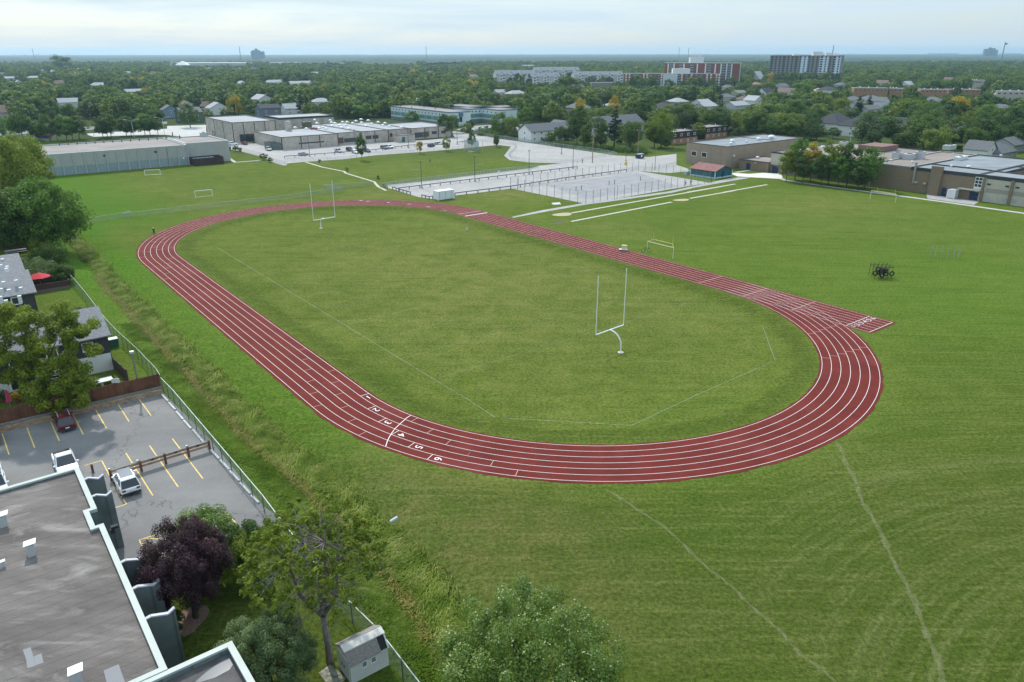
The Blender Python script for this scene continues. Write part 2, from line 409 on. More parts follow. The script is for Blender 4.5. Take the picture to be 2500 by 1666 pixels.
# ------------------------------------------------------------------ the running track
M_TRACK = mat('red_track_rubber', (.150, .024, .018), .9, col2=(.112, .018, .014), vscale=.25, bump=.12, bscale=30, spec=.12)
t, n, Lk, b = nodes(M_TRACK)
geo = n('NewGeometry'); bz = n('TexNoise'); bz.inputs['Scale'].default_value = .10; bz.inputs['Detail'].default_value = 10; bz.inputs['Roughness'].default_value = .7; Lk(geo.outputs[0], bz.inputs[0])
old = b.inputs['Base Color'].links[0].from_socket
Lk(mixc(t, old, (.200, .050, .046), ramp(t, bz.outputs[0], .52, .74, 0, .6)), b.inputs['Base Color'])
def strip(mb, s0, s1, o0, o1, z, n_=None):
    n_ = n_ or max(2, int((s1 - s0) / 1.2)); b_ = len(mb.v)
    for i in range(n_ + 1):
        s_ = s0 + (s1 - s0) * i / n_
        mb.v.append(tuple(tpt(s_, o0, z)[0])); mb.v.append(tuple(tpt(s_, o1, z)[0]))
    for i in range(n_):
        k = b_ + 2 * i; mb.f.append([k, k + 1, k + 3, k + 2]); mb.m.append(0)
tr = MB()
n_ = 1500; b_ = 0; je = np.random.default_rng(4).normal(size=(n_, 2)) * .035
for i in range(n_):
    s_ = TPER * i / n_
    e0 = -.34 + .06 * math.sin(i * .47) * math.sin(i * .11) + je[i, 0]; e1 = 6 * LW + .42 + .10 * math.sin(i * .37 + 2) * math.sin(i * .13) + je[i, 1]
    tr.v.append(tuple(tpt(s_, e0, .03)[0])); tr.v.append(tuple(tpt(s_, e1, .03)[0]))
for i in range(n_):
    k, k2 = 2 * i, 2 * ((i + 1) % n_); tr.f.append([k, k2, k2 + 1, k + 1]); tr.m.append(0)
b_ = len(tr.v)                       # a rim so the mat has an edge
for i in range(n_):
    x = tr.v[2 * i]; tr.v.append((x[0], x[1], -.02)); x = tr.v[2 * i + 1]; tr.v.append((x[0], x[1], -.02))
for i in range(n_):
    j = (i + 1) % n_; tr.f.append([2 * i, b_ + 2 * i, b_ + 2 * j, 2 * j]); tr.m.append(0)
    tr.f.append([2 * i + 1, 2 * j + 1, b_ + 2 * j + 1, b_ + 2 * i + 1]); tr.m.append(0)
struct('running_track', tr, M_TRACK)
# the sprint chute runs straight on past the near right bend
ce = ab(G(K4(1660, 825)))[1] - .6
c0 = ab(TC); aI, aO = c0[0] + TR, c0[0] + TR + 6 * LW
def abp(a, b__, z=0): return Vector((NN.x * a + UU.x * b__, NN.y * a + UU.y * b__, z))
bs = c0[1] - TL / 2
sheet('sprint_chute', [abp(aI + 5.0, bs + 4), abp(aO + .42, bs + 4), abp(aO + .42, ce), abp(aI - .35, ce), abp(aI - .35, bs - 14.5), abp(aI + 3.2, bs - 8)], .034, M_TRACK)
def line_w(mb, P, Q, w_, z):
    P = Vector((P[0], P[1], z)); Q = Vector((Q[0], Q[1], z)); d = (Q - P).normalized(); s_ = Vector((-d.y, d.x, 0)) * w_ / 2
    mb.add([P - s_, Q - s_, Q + s_, P + s_], [(0, 1, 2, 3)])
ln = MB()
for k in range(7): strip(ln, 0, TPER, k * LW - .026, k * LW + .026, .040)
for k in range(7): line_w(ln, abp(aI + k * LW, bs + 18), abp(aI + k * LW, ce + .5), .055, .044)
line_w(ln, abp(aI - .03, ce + .5), abp(aO + .03, ce + .5), .08, .048)
st = ab(G(K4(1560, 717)))[1]
line_w(ln, abp(aI, st), abp(aO, st), .08, .048)
def cross(mb, p, w_=.06, z=.048, lane=None):
    s_, o_ = tinv(G(p)); k = int(o_ // LW) if lane is None else lane
    a, _ = tpt(s_, k * LW, z); b2, _ = tpt(s_, (k + 1) * LW, z); line_w(mb, a, b2, w_, z); return s_, k
starts = []
for i, p in enumerate((K2(1135, 648), K2(1212, 765), K2(1303, 890), K2(1432, 1008), K2(1587, 1125), K2(1765, 1240))): starts.append(cross(ln, p, .07, lane=i))
wf = [G(K2(*q)) for q in ((1577, 845), (1540, 868), (1500, 905), (1460, 940), (1425, 975), (1400, 1010), (1375, 1050), (1355, 1090), (1340, 1140))]
for a, b2 in zip(wf[:-1], wf[1:]): line_w(ln, a, b2, .09, .046)
def band(p, q, mb, w_, z=.05):
    s1, _ = tinv(G(p)); s2, _ = tinv(G(q)); s_ = (s1 + s2) / 2; a, _ = tpt(s_, 0); b2, _ = tpt(s_, 6 * LW); line_w(mb, a, b2, w_, z)
band(K3(140, 308), K3(345, 275), ln, .45); band(K3(105, 297), K3(235, 250), ln, .12)
track_lines = struct('track_lane_lines', ln, M_LINE)
lo = MB()
for q in ((535, 213), (565, 308), (590, 408), (620, 515), (648, 630), (680, 755), (815, 418), (855, 527), (890, 640), (940, 765), (1012, 893), (1115, 1018), (1610, 887), (1765, 993), (1940, 1100), (2140, 1203)): cross(lo, K2(*q), .06)
for q in ((180, 812), (398, 908), (635, 998)): cross(lo, K5(*q), .06)
for q in ((285, 552), (390, 510), (230, 650), (175, 645), (290, 605), (330, 630), (400, 560), (470, 605), (440, 715), (440, 758), (425, 805), (415, 856), (400, 910), (175, 702)): cross(lo, K1(*q), .07)
for q in ((1095, 845), (1155, 827), (1205, 808), (1255, 790), (1310, 772), (1360, 755), (1238, 1078), (1315, 1058), (1390, 1038), (1465, 1018), (1535, 998), (1605, 977)): cross(lo, K4(*q), .07)
for a, b2 in (((20, 360), (245, 297)), ((440, 487), (680, 412)), ((925, 615), (1145, 535))):
    u_ = (ab(G(K4(*a)))[1] + ab(G(K4(*b2)))[1]) / 2; line_w(lo, abp(aI, u_), abp(aO, u_), .10, .050)
struct('track_zone_lines', lo, M_LINE_O)
def text_mesh(txt, size):
    cu = bpy.data.curves.new('t', 'FONT'); cu.body = txt; cu.size = size; cu.align_x = 'CENTER'; cu.align_y = 'CENTER'; cu.offset = 0
    o = bpy.data.objects.new('t', cu); C.objects.link(o); dg = bpy.context.evaluated_depsgraph_get(); dg.update()
    me_ = bpy.data.meshes.new_from_object(o.evaluated_get(dg)); bpy.data.objects.remove(o); bpy.data.curves.remove(cu); return me_
def digit(txt, P, d, size, z=.052):
    me_ = text_mesh(txt, size); me_.name = 'lane_number'; me_.materials.clear(); me_.materials.append(M_LINE)
    o = obj('lane_number', me_); o.location = (P[0], P[1], z); o.rotation_euler = (0, 0, math.atan2(d.y, d.x) - PI / 2)
    tag(o, kind='structure'); return o
for i, (s_, k) in enumerate(starts):
    P, d = tpt(s_ + .85, (k + .5) * LW); digit(str(i + 1), P, d, 1.35)
for k in range(6): digit(str(k + 1), abp(aI + (k + .5) * LW, st - .9), UU, 1.25)
for k, q in enumerate((W1(1130, 785), W1(880, 735), W1(605, 695), W1(300, 667), W1(0, 652), (880, 492))):
    s_, o_ = tinv(G(q)); P, d = tpt(s_, (k + .5) * LW); digit(str(k + 1), P, d, 1.5)

# ------------------------------------------------------------------ faint field paint
def faint(name, col, a):
    m = chain_mat(name, col, a); return m
M_FAINT = faint('worn_field_chalk', (.55, .62, .50), .22)
M_FAINT2 = faint('very_worn_field_chalk', (.50, .58, .44), .13)
fz = -.39
fp = [K1(850, 580), K1(1750, 1130), K2(1250, 160), K2(1590, 345), K5(90, 245), K5(430, 470), K5(1735, 545), K5(2352, 255), K4(0, 1430), K4(755, 1100), K4(635, 770)]
fm = MB()
P = [G(p, fz) for p in fp]
a0 = ab(P[2])[0]
for i in range(4, len(P) - 1): line_w(fm, P[i], P[i + 1], .09, fz)
struct('field_boundary_line', fm, M_FAINT)
fm = MB()
b0, b1 = ab(P[4])[1], ab(G(K1(850, 580)))[1]
a1 = ab(P[-1])[0]
line_w(fm, abp(a0, b0), abp(a0, b1), .16, fz)
line_w(fm, abp(a1 - .5, ab(P[-1])[1]), abp(a1 - .5, b1), .10, fz)
bb = b0 + 6
while bb < b1: line_w(fm, abp(a0, bb), abp(a1 - .5, bb), .13, fz + .004); bb += 9.144
struct('field_yard_lines', fm, M_FAINT2)
# worn desire lines in the near grass
M_WORN = chain_mat('worn_grass', (.36, .34, .18), .13)
for pts, w_, nm in (((K5(1490, 1160), (1600, 1270), (1740, 1395), (1860, 1500), (1960, 1600), (2060, 1680)), .36, 'desire_path'), ((K6(1340, 700), K6(1480, 990), (2110, 1230), (2200, 1400), (2270, 1560), (2310, 1680)), .55, 'desire_path')):
    mb = MB(); W = [G(p) for p in pts]
    for i in range(len(W) - 1):
        m_ = 6
        for j in range(m_):
            A, B = W[i].lerp(W[i + 1], j / m_), W[i].lerp(W[i + 1], (j + 1) / m_)
            d = (W[i + 1] - W[i]).normalized(); s_ = Vector((-d.y, d.x, 0))
            A = A + s_ * .12 * math.sin(i * 6 + j); B = B + s_ * .12 * math.sin(i * 6 + j + 1)
            line_w(mb, A, B, w_ * (.75 + .35 * math.sin(j * 2.1 + i)), .012)
            if j % 2: line_w(mb, A + s_ * .1, B - s_ * .2, w_ * .45, .016)
    struct(nm, mb, M_WORN)

# ------------------------------------------------------------------ paved areas
M_ASPH = mat('grey_asphalt', (.228, .220, .212), .9, col2=(.158, .153, .149), vscale=.16, bump=.35, bscale=25, stretch=(-GA, (.5, 1, 1)))
t, n, Lk, b = nodes(M_ASPH); geo = n('NewGeometry'); bz = n('TexNoise'); bz.inputs['Scale'].default_value = 9; bz.inputs['Detail'].default_value = 6; bz.inputs['Roughness'].default_value = .8; Lk(geo.outputs[0], bz.inputs[0])
vo = n('TexVoronoi', feature='DISTANCE_TO_EDGE'); vo.inputs['Scale'].default_value = .22; nz = n('TexNoise'); nz.inputs['Scale'].default_value = .8; Lk(geo.outputs[0], nz.inputs[0])
Lk(mixc(t, geo.outputs[0], nz.outputs[1], .82), vo.inputs[0])
old = b.inputs['Base Color'].links[0].from_socket
c_ = mixc(t, old, (.26, .26, .26), ramp(t, bz.outputs[0], .45, .75, 0, .4)); c_ = mixc(t, c_, (.05, .05, .052), ramp(t, bz.outputs[0], .5, .25, 0, .35)); c_ = mixc(t, c_, (.055, .052, .05), ramp(t, vo.outputs[0], .0015, .005, .5, 0))
Lk(c_, b.inputs['Base Color'])
M_PAVE = mat('pale_worn_asphalt', (.42, .40, .38), .92, col2=(.33, .315, .30), vscale=.07, bump=.15)
t, n, Lk, b = nodes(M_PAVE); geo = n('NewGeometry'); bz = n('TexNoise'); bz.inputs['Scale'].default_value = .5; bz.inputs['Detail'].default_value = 12; bz.inputs['Roughness'].default_value = .75; Lk(geo.outputs[0], bz.inputs[0])
old = b.inputs['Base Color'].links[0].from_socket; Lk(mixc(t, old, (.24, .235, .23), ramp(t, bz.outputs[0], .58, .40, .5, 0)), b.inputs['Base Color'])
lot = [G(p) for p in (S1(-260, 590), S1(1345, 205), S1(1770, 640), S1(2110, 1120), (725, 1330), (560, 1330))]
lot = [lot[0], lot[1], G(S1(1740, 600)), G(S1(2160, 1130)), G((690, 1270)), G((470, 1340)), G((392, 1415)), G((330, 1430)), G((250, 1400)), G((100, 1400)), G((-260, 1250))]
NEAR_LOT = sheet('near_parking_lot', lot, .022, M_ASPH)
big = [V4(335, 560), V4(335, 715), V4(570, 695), V4(720, 722), V4(1050, 812), V4(1230, 902), V4(1390, 948), V4(1450, 935), V4(1420, 915), V4(1700, 888), V4(2353, 845), V5(400, 747), V5(1000, 705), V5(1500, 662), V5(1800, 632), V5(2010, 612),
       V5(2180, 632), V5(2090, 752), V5(2160, 808), V5(2353, 832), R3(330, 1092), R3(630, 1100), R3(430, 1122), W1(2352, 178), W1(1700, 262), W1(1000, 350), W1(280, 424), W1(215, 420), W1(275, 470), W1(350, 485), W1(600, 565), W1(730, 600), W1(925, 628), W1(1230, 580), W1(2045, 478),
       W2(60, 370), W2(430, 445), W2(860, 535), W2(1200, 478), W2(1800, 372), W2(2230, 303), W2(1870, 240), W2(1440, 172), V3(-60, 905), V3(310, 870), V3(300, 830), V3(85, 760), R3(1660, 1015), R3(1400, 1045), R3(1120, 1030), R3(560, 950), R3(0, 868), V5(1750, 478), V5(1500, 440), V5(1400, 430), V5(1445, 512), V5(1110, 545), V5(0, 600), V4(1370, 690), V4(1200, 700), V4(1060, 600), V4(600, 555)]
PAVE = [G(p) for p in big]
sheet('school_parking_lot', PAVE, .022, M_PAVE)
M_PAVE_D = mat('darker_court_asphalt', (.30, .295, .30), .92, col2=(.23, .23, .235), vscale=.25)
sheet('sports_court', [G(p) for p in (W2(430, 330), W2(1440, 190), W2(1900, 345), W2(860, 480))], .027, M_PAVE_D)
def walk(name, pts, w_, z=.03, m=M_CONC):
    mb = MB(); W = [G(p) for p in pts]
    for a, b2 in zip(W[:-1], W[1:]): line_w(mb, a, b2, w_, z)
    return struct(name, mb, m)
walk('pavement', (V1(150, 620), V1(250, 660), V1(800, 740), V1(1620, 850), V1(2353, 945), V2(2353, 1040), (2700, 580)), 1.8)
sheet('entrance_apron', [G(p) for p in (V3(1400, 920), V3(1640, 900), V3(1960, 915), V3(1990, 985), V3(1950, 1010), V3(1500, 985), V3(1180, 965), V3(1020, 900))], .036, mat('new_concrete', (.62, .60, .56), .9, var=.06))
sheet('gravel_path', [G(p) for p in (V3(-60, 1235), V3(300, 1160), V3(760, 1060), V3(1100, 985), V3(1420, 985), V3(1300, 1010), V3(1000, 1060), V3(400, 1170), V3(0, 1260), W2(1200, 500), W2(860, 545), W2(400, 625), W2(60, 690), W2(40, 680), W2(380, 605), W2(850, 525), W2(1200, 480))], .031, M_PAVE)
M_GRAVEL = mat('limestone_gravel', (.46, .42, .35), .95, var=.2, vscale=2)
for a, b2 in ((W2(700, 637), W2(2353, 345)), (W2(700, 730), W2(1810, 515)), (W2(2010, 475), W2(2500, 390))): walk('jump_runway', (a, b2), .95, .032, M_GRAVEL)
walk('jump_runway', (V3(930, 1250), V3(1715, 1112)), .95, .036, M_GRAVEL); walk('jump_runway', (V3(280, 1250), V3(1140, 1102)), .95, .036, M_GRAVEL)
M_SAND = mat('pit_sand', (.42, .34, .22), .98, var=.2, vscale=3, bump=.6, bscale=8)
def ellipse(p, q, w_, k=14):
    A, B = G(p), G(q); c_ = (A + B) / 2; d = (B - A) / 2; n_ = Vector((-d.y, d.x, 0)).normalized() * w_ / 2
    return [c_ + d * math.cos(2 * PI * i / k) * (1 + .1 * math.sin(i * 2.3)) + n_ * math.sin(2 * PI * i / k) * (1 + .15 * math.sin(i * 1.3)) for i in range(k)]
sheet('sand_pit', ellipse(W2(500, 665), W2(700, 640), 4), .037, M_SAND)
sheet('sand_pit', ellipse(W2(1830, 500), W2(2000, 485), 3), .037, M_SAND)
sheet('bare_soil', ellipse(K3(950, 378), K3(1100, 368), 2.2), .014, mat('soil', (.10, .085, .055), .95, var=.4, vscale=2))
walk('footpath', (V4(1740, 890), V4(2000, 970), V4(2353, 1040), R2(900, 1190), R2(1150, 1265), R2(1190, 1310), R2(1260, 1345)), .9, .026, M_GRAVEL)
walk('footpath', (V4(350, 750), V4(500, 820), V4(620, 895), V4(1040, 860)), 1.3, .026)
walk('footpath', (V3(1150, 895), V3(1400, 850)), 1.5, .034)
sheet('loading_apron', [G(p) for p in (V2(600, 700), V2(620, 775), V2(1450, 890), V2(1560, 820), V2(900, 735))], .036, M_PAVE)
sheet('drainage_pad', [G(p) for p in (W2(480, 525), W2(570, 517), W2(590, 540), W2(500, 545))], .03, M_CURB)
sheet('school_road', [G(p) for p in (R1(760, 835), R1(1500, 790), R1(1500, 765), R1(1850, 755), R1(1850, 860), R1(1950, 900), R1(1500, 845), R1(1200, 848), R1(840, 862))], .024, mat('pale_road', (.44, .43, .41), .9, var=.1, vscale=.2))
sheet('road', [G(p) for p in (R1(-600, 850), R1(0, 815), R1(760, 775), R1(1500, 725), R1(1500, 745), R1(800, 800), R1(0, 850), R1(-600, 890))], .02, mat('road_asphalt', (.20, .20, .20), .9, var=.1))
sheet('apartment_car_park', [G(p) for p in (R2(1880, 800), R2(2353, 815), R3(380, 800), R3(380, 770), R3(0, 755), R2(2000, 765))], .02, M_PAVE_D)
# yellow and white stall lines in the near lot
yl = MB()
def L2(a, b2, w_=.11, z=.030, c=yl): line_w(c, G(a), G(b2), w_, z)
for a, b2 in (((18, 535), (75, 710)), ((222, 487), (285, 653)), ((415, 435), (488, 597)), ((603, 383), (683, 543)), ((786, 340), (873, 490)), ((968, 293), (1060, 438)), ((1140, 250), (1240, 388)),
              ((1033, 695), (1255, 1045)), ((1228, 635), (1463, 975)), ((1415, 578), (1665, 905)), ((-190, 580), (-140, 760))): L2(S1(*a), S1(*b2), .12)
L2(S1(835, 757), S1(950, 975)); L2(S1(835, 757), S1(690, 800)); L2(S1(1000, 1060), S1(1040, 1115)); L2(S1(1040, 1115), S1(945, 1145)); L2(S1(900, 880), S1(1010, 1080))
for a, b2 in (((1250, 255), (1510, 170)), ((1250, 255), (1385, 525)), ((1300, 240), (1520, 250)), ((1275, 285), (1560, 300)), ((1300, 340), (1600, 355)), ((1330, 400), (1600, 412)), ((1365, 460), (1600, 475)), ((1510, 170), (1660, 500)), ((2050, 20), (2130, 120))): L2(T1(*a), T1(*b2), .10)
struct('parking_stall_lines', yl, M_LINE_Y)
wl = MB()
for i in range(14): L2((1000 + i * 30, 461 - i * 4.6), (1010 + i * 30, 466 - i * 4.6), .1, .03, wl)
struct('faint_stall_lines', wl, M_LINE)
# patches of long grass, mulch
sheet('mulch_bed', ellipse(T1(1600, 960), T1(1850, 960), 3.4), .016, mat('bark_mulch', (.20, .13, .10), .95, var=.3, vscale=6))
sheet('paving_stones', [G(p) for p in (X1(845, 1500), X1(930, 1435), X1(1050, 1540), X1(950, 1640))], .03, mat('old_pavers', (.36, .34, .30), .9, col2=(.10, .12, .06), vscale=3))
# ------------------------------------------------------------------ building materials
def brick_mat(name, c1, c2, mortar, scale=1.0, var=.3):
    m = bpy.data.materials.new(name); m.use_nodes = True; t, n, Lk, b = nodes(m)
    g = n('NewGeometry'); sx = n('SeparateXYZ'); Lk(g.outputs[0], sx.inputs[0])
    ad = n('Math', operation='ADD'); Lk(sx.outputs[0], ad.inputs[0]); Lk(sx.outputs[1], ad.inputs[1]); cx = n('CombineXYZ'); Lk(ad.outputs[0], cx.inputs[0]); Lk(sx.outputs[2], cx.inputs[1])
    br = n('TexBrick'); br.inputs['Scale'].default_value = scale; br.inputs['Color1'].default_value = (*c1, 1); br.inputs['Color2'].default_value = (*c2, 1); br.inputs['Mortar'].default_value = (*mortar, 1)
    br.inputs['Mortar Size'].default_value = .012; Lk(cx.outputs[0], br.inputs[0])
    nz = n('TexNoise'); nz.inputs['Scale'].default_value = .45; nz.inputs['Detail'].default_value = 8; nz.inputs['Roughness'].default_value = .7; Lk(g.outputs[0], nz.inputs[0])
    c_ = mixc(t, br.outputs[0], tuple(x * .55 for x in c2), ramp(t, nz.outputs[0], .5, .75, 0, var)); c_ = mixc(t, c_, tuple(min(1, x * 1.35) for x in c1), ramp(t, nz.outputs[0], .5, .25, 0, var))
    Lk(c_, b.inputs['Base Color']); b.inputs['Roughness'].default_value = .9; b.inputs['Specular IOR Level'].default_value = .2
    MATS[name] = m; return m
def siding_mat(name, col, pitch=5.0, vert=False, var=.1):
    m = bpy.data.materials.new(name); m.use_nodes = True; t, n, Lk, b = nodes(m)
    g = n('NewGeometry'); sx = n('SeparateXYZ'); Lk(g.outputs[0], sx.inputs[0])
    src = sx.outputs[2]
    if vert:
        ad = n('Math', operation='SUBTRACT'); Lk(sx.outputs[0], ad.inputs[0]); Lk(sx.outputs[1], ad.inputs[1]); src = ad.outputs[0]
    mu = n('Math', operation='MULTIPLY'); Lk(src, mu.inputs[0]); mu.inputs[1].default_value = pitch
    fr = n('Math', operation='FRACT'); Lk(mu.outputs[0], fr.inputs[0])
    nz = n('TexNoise'); nz.inputs['Scale'].default_value = .7; nz.inputs['Detail'].default_value = 6; Lk(g.outputs[0], nz.inputs[0])
    c_ = mixc(t, col, tuple(x * (1 - 2.2 * var) for x in col), ramp(t, nz.outputs[0], .45, .7, 0, 1)); c_ = mixc(t, c_, tuple(x * .5 for x in col), ramp(t, fr.outputs[0], .86, .97, 0, .8))
    Lk(c_, b.inputs['Base Color']); b.inputs['Roughness'].default_value = .75; b.inputs['Specular IOR Level'].default_value = .25
    MATS[name] = m; return m
M_TYND = brick_mat('mottled_limestone', (.50, .45, .39), (.38, .33, .28), (.42, .38, .34), .8, .65)
M_TAN = brick_mat('tan_brick', (.235, .180, .122), (.195, .148, .098), (.24, .19, .14), 2.2, .15)
M_BLOCK = brick_mat('painted_block', (.40, .405, .375), (.36, .365, .335), (.33, .33, .31), 1.2, .2)
M_REDB = brick_mat('red_brick', (.235, .085, .060), (.185, .062, .046), (.25, .17, .14), 2.5, .2)
M_ORB = brick_mat('orange_brick', (.36, .19, .11), (.30, .15, .09), (.3, .22, .17), 2.5, .2)
M_ROOF_G = mat('pale_grey_membrane', (.36, .375, .385), .85, col2=(.27, .285, .295), vscale=.09, stretch=(-GA, (.35, 1, 1)))
M_ROOF_T = mat('tan_gravel_roof', (.29, .245, .215), .95, col2=(.20, .17, .15), vscale=.08, stretch=(-GA, (.35, 1, 1)))
M_ROOF_B = mat('blue_grey_membrane', (.255, .28, .295), .8, col2=(.17, .19, .205), vscale=.15, stretch=(-GA, (.6, 1, 1)))
M_ROOF_P = mat('pinkish_gravel_roof', (.30, .265, .245), .95, col2=(.235, .21, .195), vscale=.1)
M_COPE = mat('dark_metal_coping', (.055, .060, .068), .5, .3)
M_COPEL = mat('light_metal_coping', (.42, .45, .46), .5, .3)
M_DOORB = mat('navy_door_paint', (.018, .040, .085), .5)
M_VENT = mat('white_vent_metal', (.62, .65, .66), .5, .2)
M_HVAC = mat('air_unit_metal', (.48, .50, .50), .5, .3)
M_SHING = mat('grey_shingles', (.135, .140, .148), .95, var=.22, vscale=2)
M_SHING_D = mat('charcoal_shingles', (.055, .058, .066), .95, var=.2, vscale=2)
M_SHING_B = mat('brown_shingles', (.16, .115, .095), .95, var=.2, vscale=2)
M_STUCCO = mat('white_stucco', (.66, .66, .63), .9, var=.05)
M_BEIGE = mat('beige_stucco', (.45, .41, .34), .9, var=.06)

def on_wall(mb, A, B, s_, z, w_, h_, d0=-.02, d1=.05, mi=0):
    # a slab lying on the wall that runs from A to B (outside is on the right-hand side of A to B)
    A, B = Vector((A[0], A[1], 0)), Vector((B[0], B[1], 0)); d = (B - A).normalized(); o_ = Vector((d.y, -d.x, 0))
    P, Q = A + d * (s_ - w_ / 2), A + d * (s_ + w_ / 2)
    vs = [P + o_ * d0, Q + o_ * d0, Q + o_ * d1, P + o_ * d1]
    return mb.add([(v.x, v.y, z) for v in vs] + [(v.x, v.y, z + h_) for v in vs], [(3, 2, 1, 0), (4, 5, 6, 7), (0, 1, 5, 4), (1, 2, 6, 5), (2, 3, 7, 6), (3, 0, 4, 7)], mi)
def window(parent, A, B, s_, z, w_, h_, frame=M_WHITE, glass=M_GLASS, fw=.14, name='window'):
    f = MB()
    for q in ((s_, z, w_, fw), (s_, z + h_ - fw, w_, fw)): on_wall(f, A, B, *q, d1=.07)
    for q in (-1, 1): on_wall(f, A, B, s_ + q * (w_ / 2 - fw / 2), z + fw, fw, h_ - 2 * fw, d1=.068)
    o = f.build(name, frame, parent)
    g_ = MB(); on_wall(g_, A, B, s_, z + fw * .8, w_ - fw * 1.6, h_ - fw * 1.6, d1=.035); g_.build('pane', glass, o)
    return o
def door(parent, A, B, s_, z, w_, h_, m=M_DOORB, frame=None):
    on = on_wall(MB(), A, B, s_, z, w_, h_, d1=.06).build('door', m, parent)
    h = MB(); on_wall(h, A, B, s_ + w_ * .35, z + 1, .12, .12, d0=.06, d1=.12); h.build('handle', M_STEEL, on)
    return on
def centroid(pts): return sum((Vector((p[0], p[1], 0)) for p in pts), Vector()) / len(pts)
def block(parent, pts, h, wm, rm, cm=M_COPE, z0=0.0, para=.35, band=0.0, bm_=None, roofname='roof'):
    """walls, a roof recessed behind a parapet, and a metal coping along the edge"""
    pts = [Vector((p[0], p[1], 0)) for p in pts]
    ar = sum(pts[i].x * pts[(i + 1) % len(pts)].y - pts[(i + 1) % len(pts)].x * pts[i].y for i in range(len(pts)))
    if ar < 0: pts = pts[::-1]
    n_ = len(pts); inner = []
    for i in range(n_):
        a, b_, c_ = pts[i - 1], pts[i], pts[(i + 1) % n_]; d1, d2 = (b_ - a).normalized(), (c_ - b_).normalized()
        n1, n2 = Vector((-d1.y, d1.x, 0)), Vector((-d2.y, d2.x, 0)); m_ = (n1 + n2); m_ /= max(.3, m_.dot(n1)); inner.append(b_ + m_ * .3)
    wl_ = MB()
    for i in range(n_):
        j = (i + 1) % n_; a, b_ = pts[i], pts[j]; c_, d_ = inner[j], inner[i]; zt = h - .12
        wl_.add([(a.x, a.y, z0), (b_.x, b_.y, z0), (b_.x, b_.y, zt), (a.x, a.y, zt)], [(0, 1, 2, 3)])
        wl_.add([(c_.x, c_.y, h - para - .1), (d_.x, d_.y, h - para - .1), (d_.x, d_.y, zt), (c_.x, c_.y, zt)], [(0, 1, 2, 3)])
    walls = wl_.build('wall', wm, parent)
    rf = MB().poly(inner, h - para); roof = rf.build(roofname, rm, parent)
    cp = MB()
    for i in range(n_):
        j = (i + 1) % n_; vs = []
        for P, Q in ((pts[i], inner[i]), (pts[j], inner[j])):
            o_ = (P - Q) * .16
            vs += [(P.x + o_.x, P.y + o_.y, h - .3 - band), (P.x + o_.x, P.y + o_.y, h), (Q.x - o_.x, Q.y - o_.y, h), (Q.x - o_.x, Q.y - o_.y, h - .16)]
        cp.add(vs, [(0, 4, 5, 1), (1, 5, 6, 2), (2, 6, 7, 3), (3, 7, 4, 0)])
    cp.build('coping', cm, parent)
    return walls, roof
def bldg(name, label, cat, pts, h, wm, rm, cm=M_COPE, **k):
    c_ = centroid(pts); t_ = thing(name, label, cat, (c_.x, c_.y, 0)); block(t_, pts, h, wm, rm, cm, **k); return t_
def piers(parent, A, B, n_, h, w_, d_, m, z=0, ends=True, name='pilaster'):
    Ln = (Vector((B[0], B[1], 0)) - Vector((A[0], A[1], 0))).length
    for i in range(n_): on_wall(MB(), A, B, Ln * (i + .5) / n_ if not ends else Ln * i / (n_ - 1), z, w_, h, d1=d_).build(name, m, parent)
def vent(parent, P, z, r=.35, h=.5, m=M_VENT, name='roof_vent'):
    MB().tube([(P[0], P[1], z), (P[0], P[1], z + h)], r * .6, 8).dome((P[0], P[1], z + h), r, r * .6, 10, 3).build(name, m, parent, smooth=False)
def skydome(parent, P, z, r=.8):
    MB().box((P[0], P[1], z), (r * 2, r * 2, .3), GA).dome((P[0], P[1], z + .3), r, r * .6, 12, 4).build('skylight', mat('dome_skylight', (.62, .64, .64), .35), parent)
def hvac(parent, P, z, sx=2.4, sy=1.8, h=1.4, m=None):
    o = MB().box((P[0], P[1], z), (sx, sy, h), GA).box((P[0], P[1], z + h), (sx * 1.04, sy * 1.04, .08), GA).build('air_unit', m or M_HVAC, parent)
    MB().tube([(P[0], P[1], z + h + .08), (P[0], P[1], z + h + .25)], min(sx, sy) * .36, 12).build('fan_housing', M_COPE, o)
    return o
def gp(p, z=0): v = G(p, z); return v
def rect_from(p, q, depth):       # front wall from p to q (outside on the right of p to q), and how far it runs back
    p = Vector((p[0], p[1], 0)); q = Vector((q[0], q[1], 0)); d = (q - p).normalized(); n_ = Vector((-d.y, d.x, 0)) * depth
    return [p, q, q + n_, p + n_]
def snap(p, q):                   # put q on the street grid as seen from p
    d = Vector((q[0] - p[0], q[1] - p[1], 0)); a, b_ = d.dot(NN), d.dot(UU)
    return Vector((p[0], p[1], 0)) + (NN * a if abs(a) > abs(b_) else UU * b_)
KEEP = []      # parts of the photo where a far thing must stay visible: (x0, y0, x1, y1, distance)
FOOT = []      # footprints that trees keep out of
def foot(pts, grow=2.0):
    c_ = centroid(pts); FOOT.append([(p[0] + (p[0] - c_.x) / max(1, (Vector((p[0], p[1], 0)) - c_).length) * grow, p[1] + (p[1] - c_.y) / max(1, (Vector((p[0], p[1], 0)) - c_).length) * grow) for p in pts])

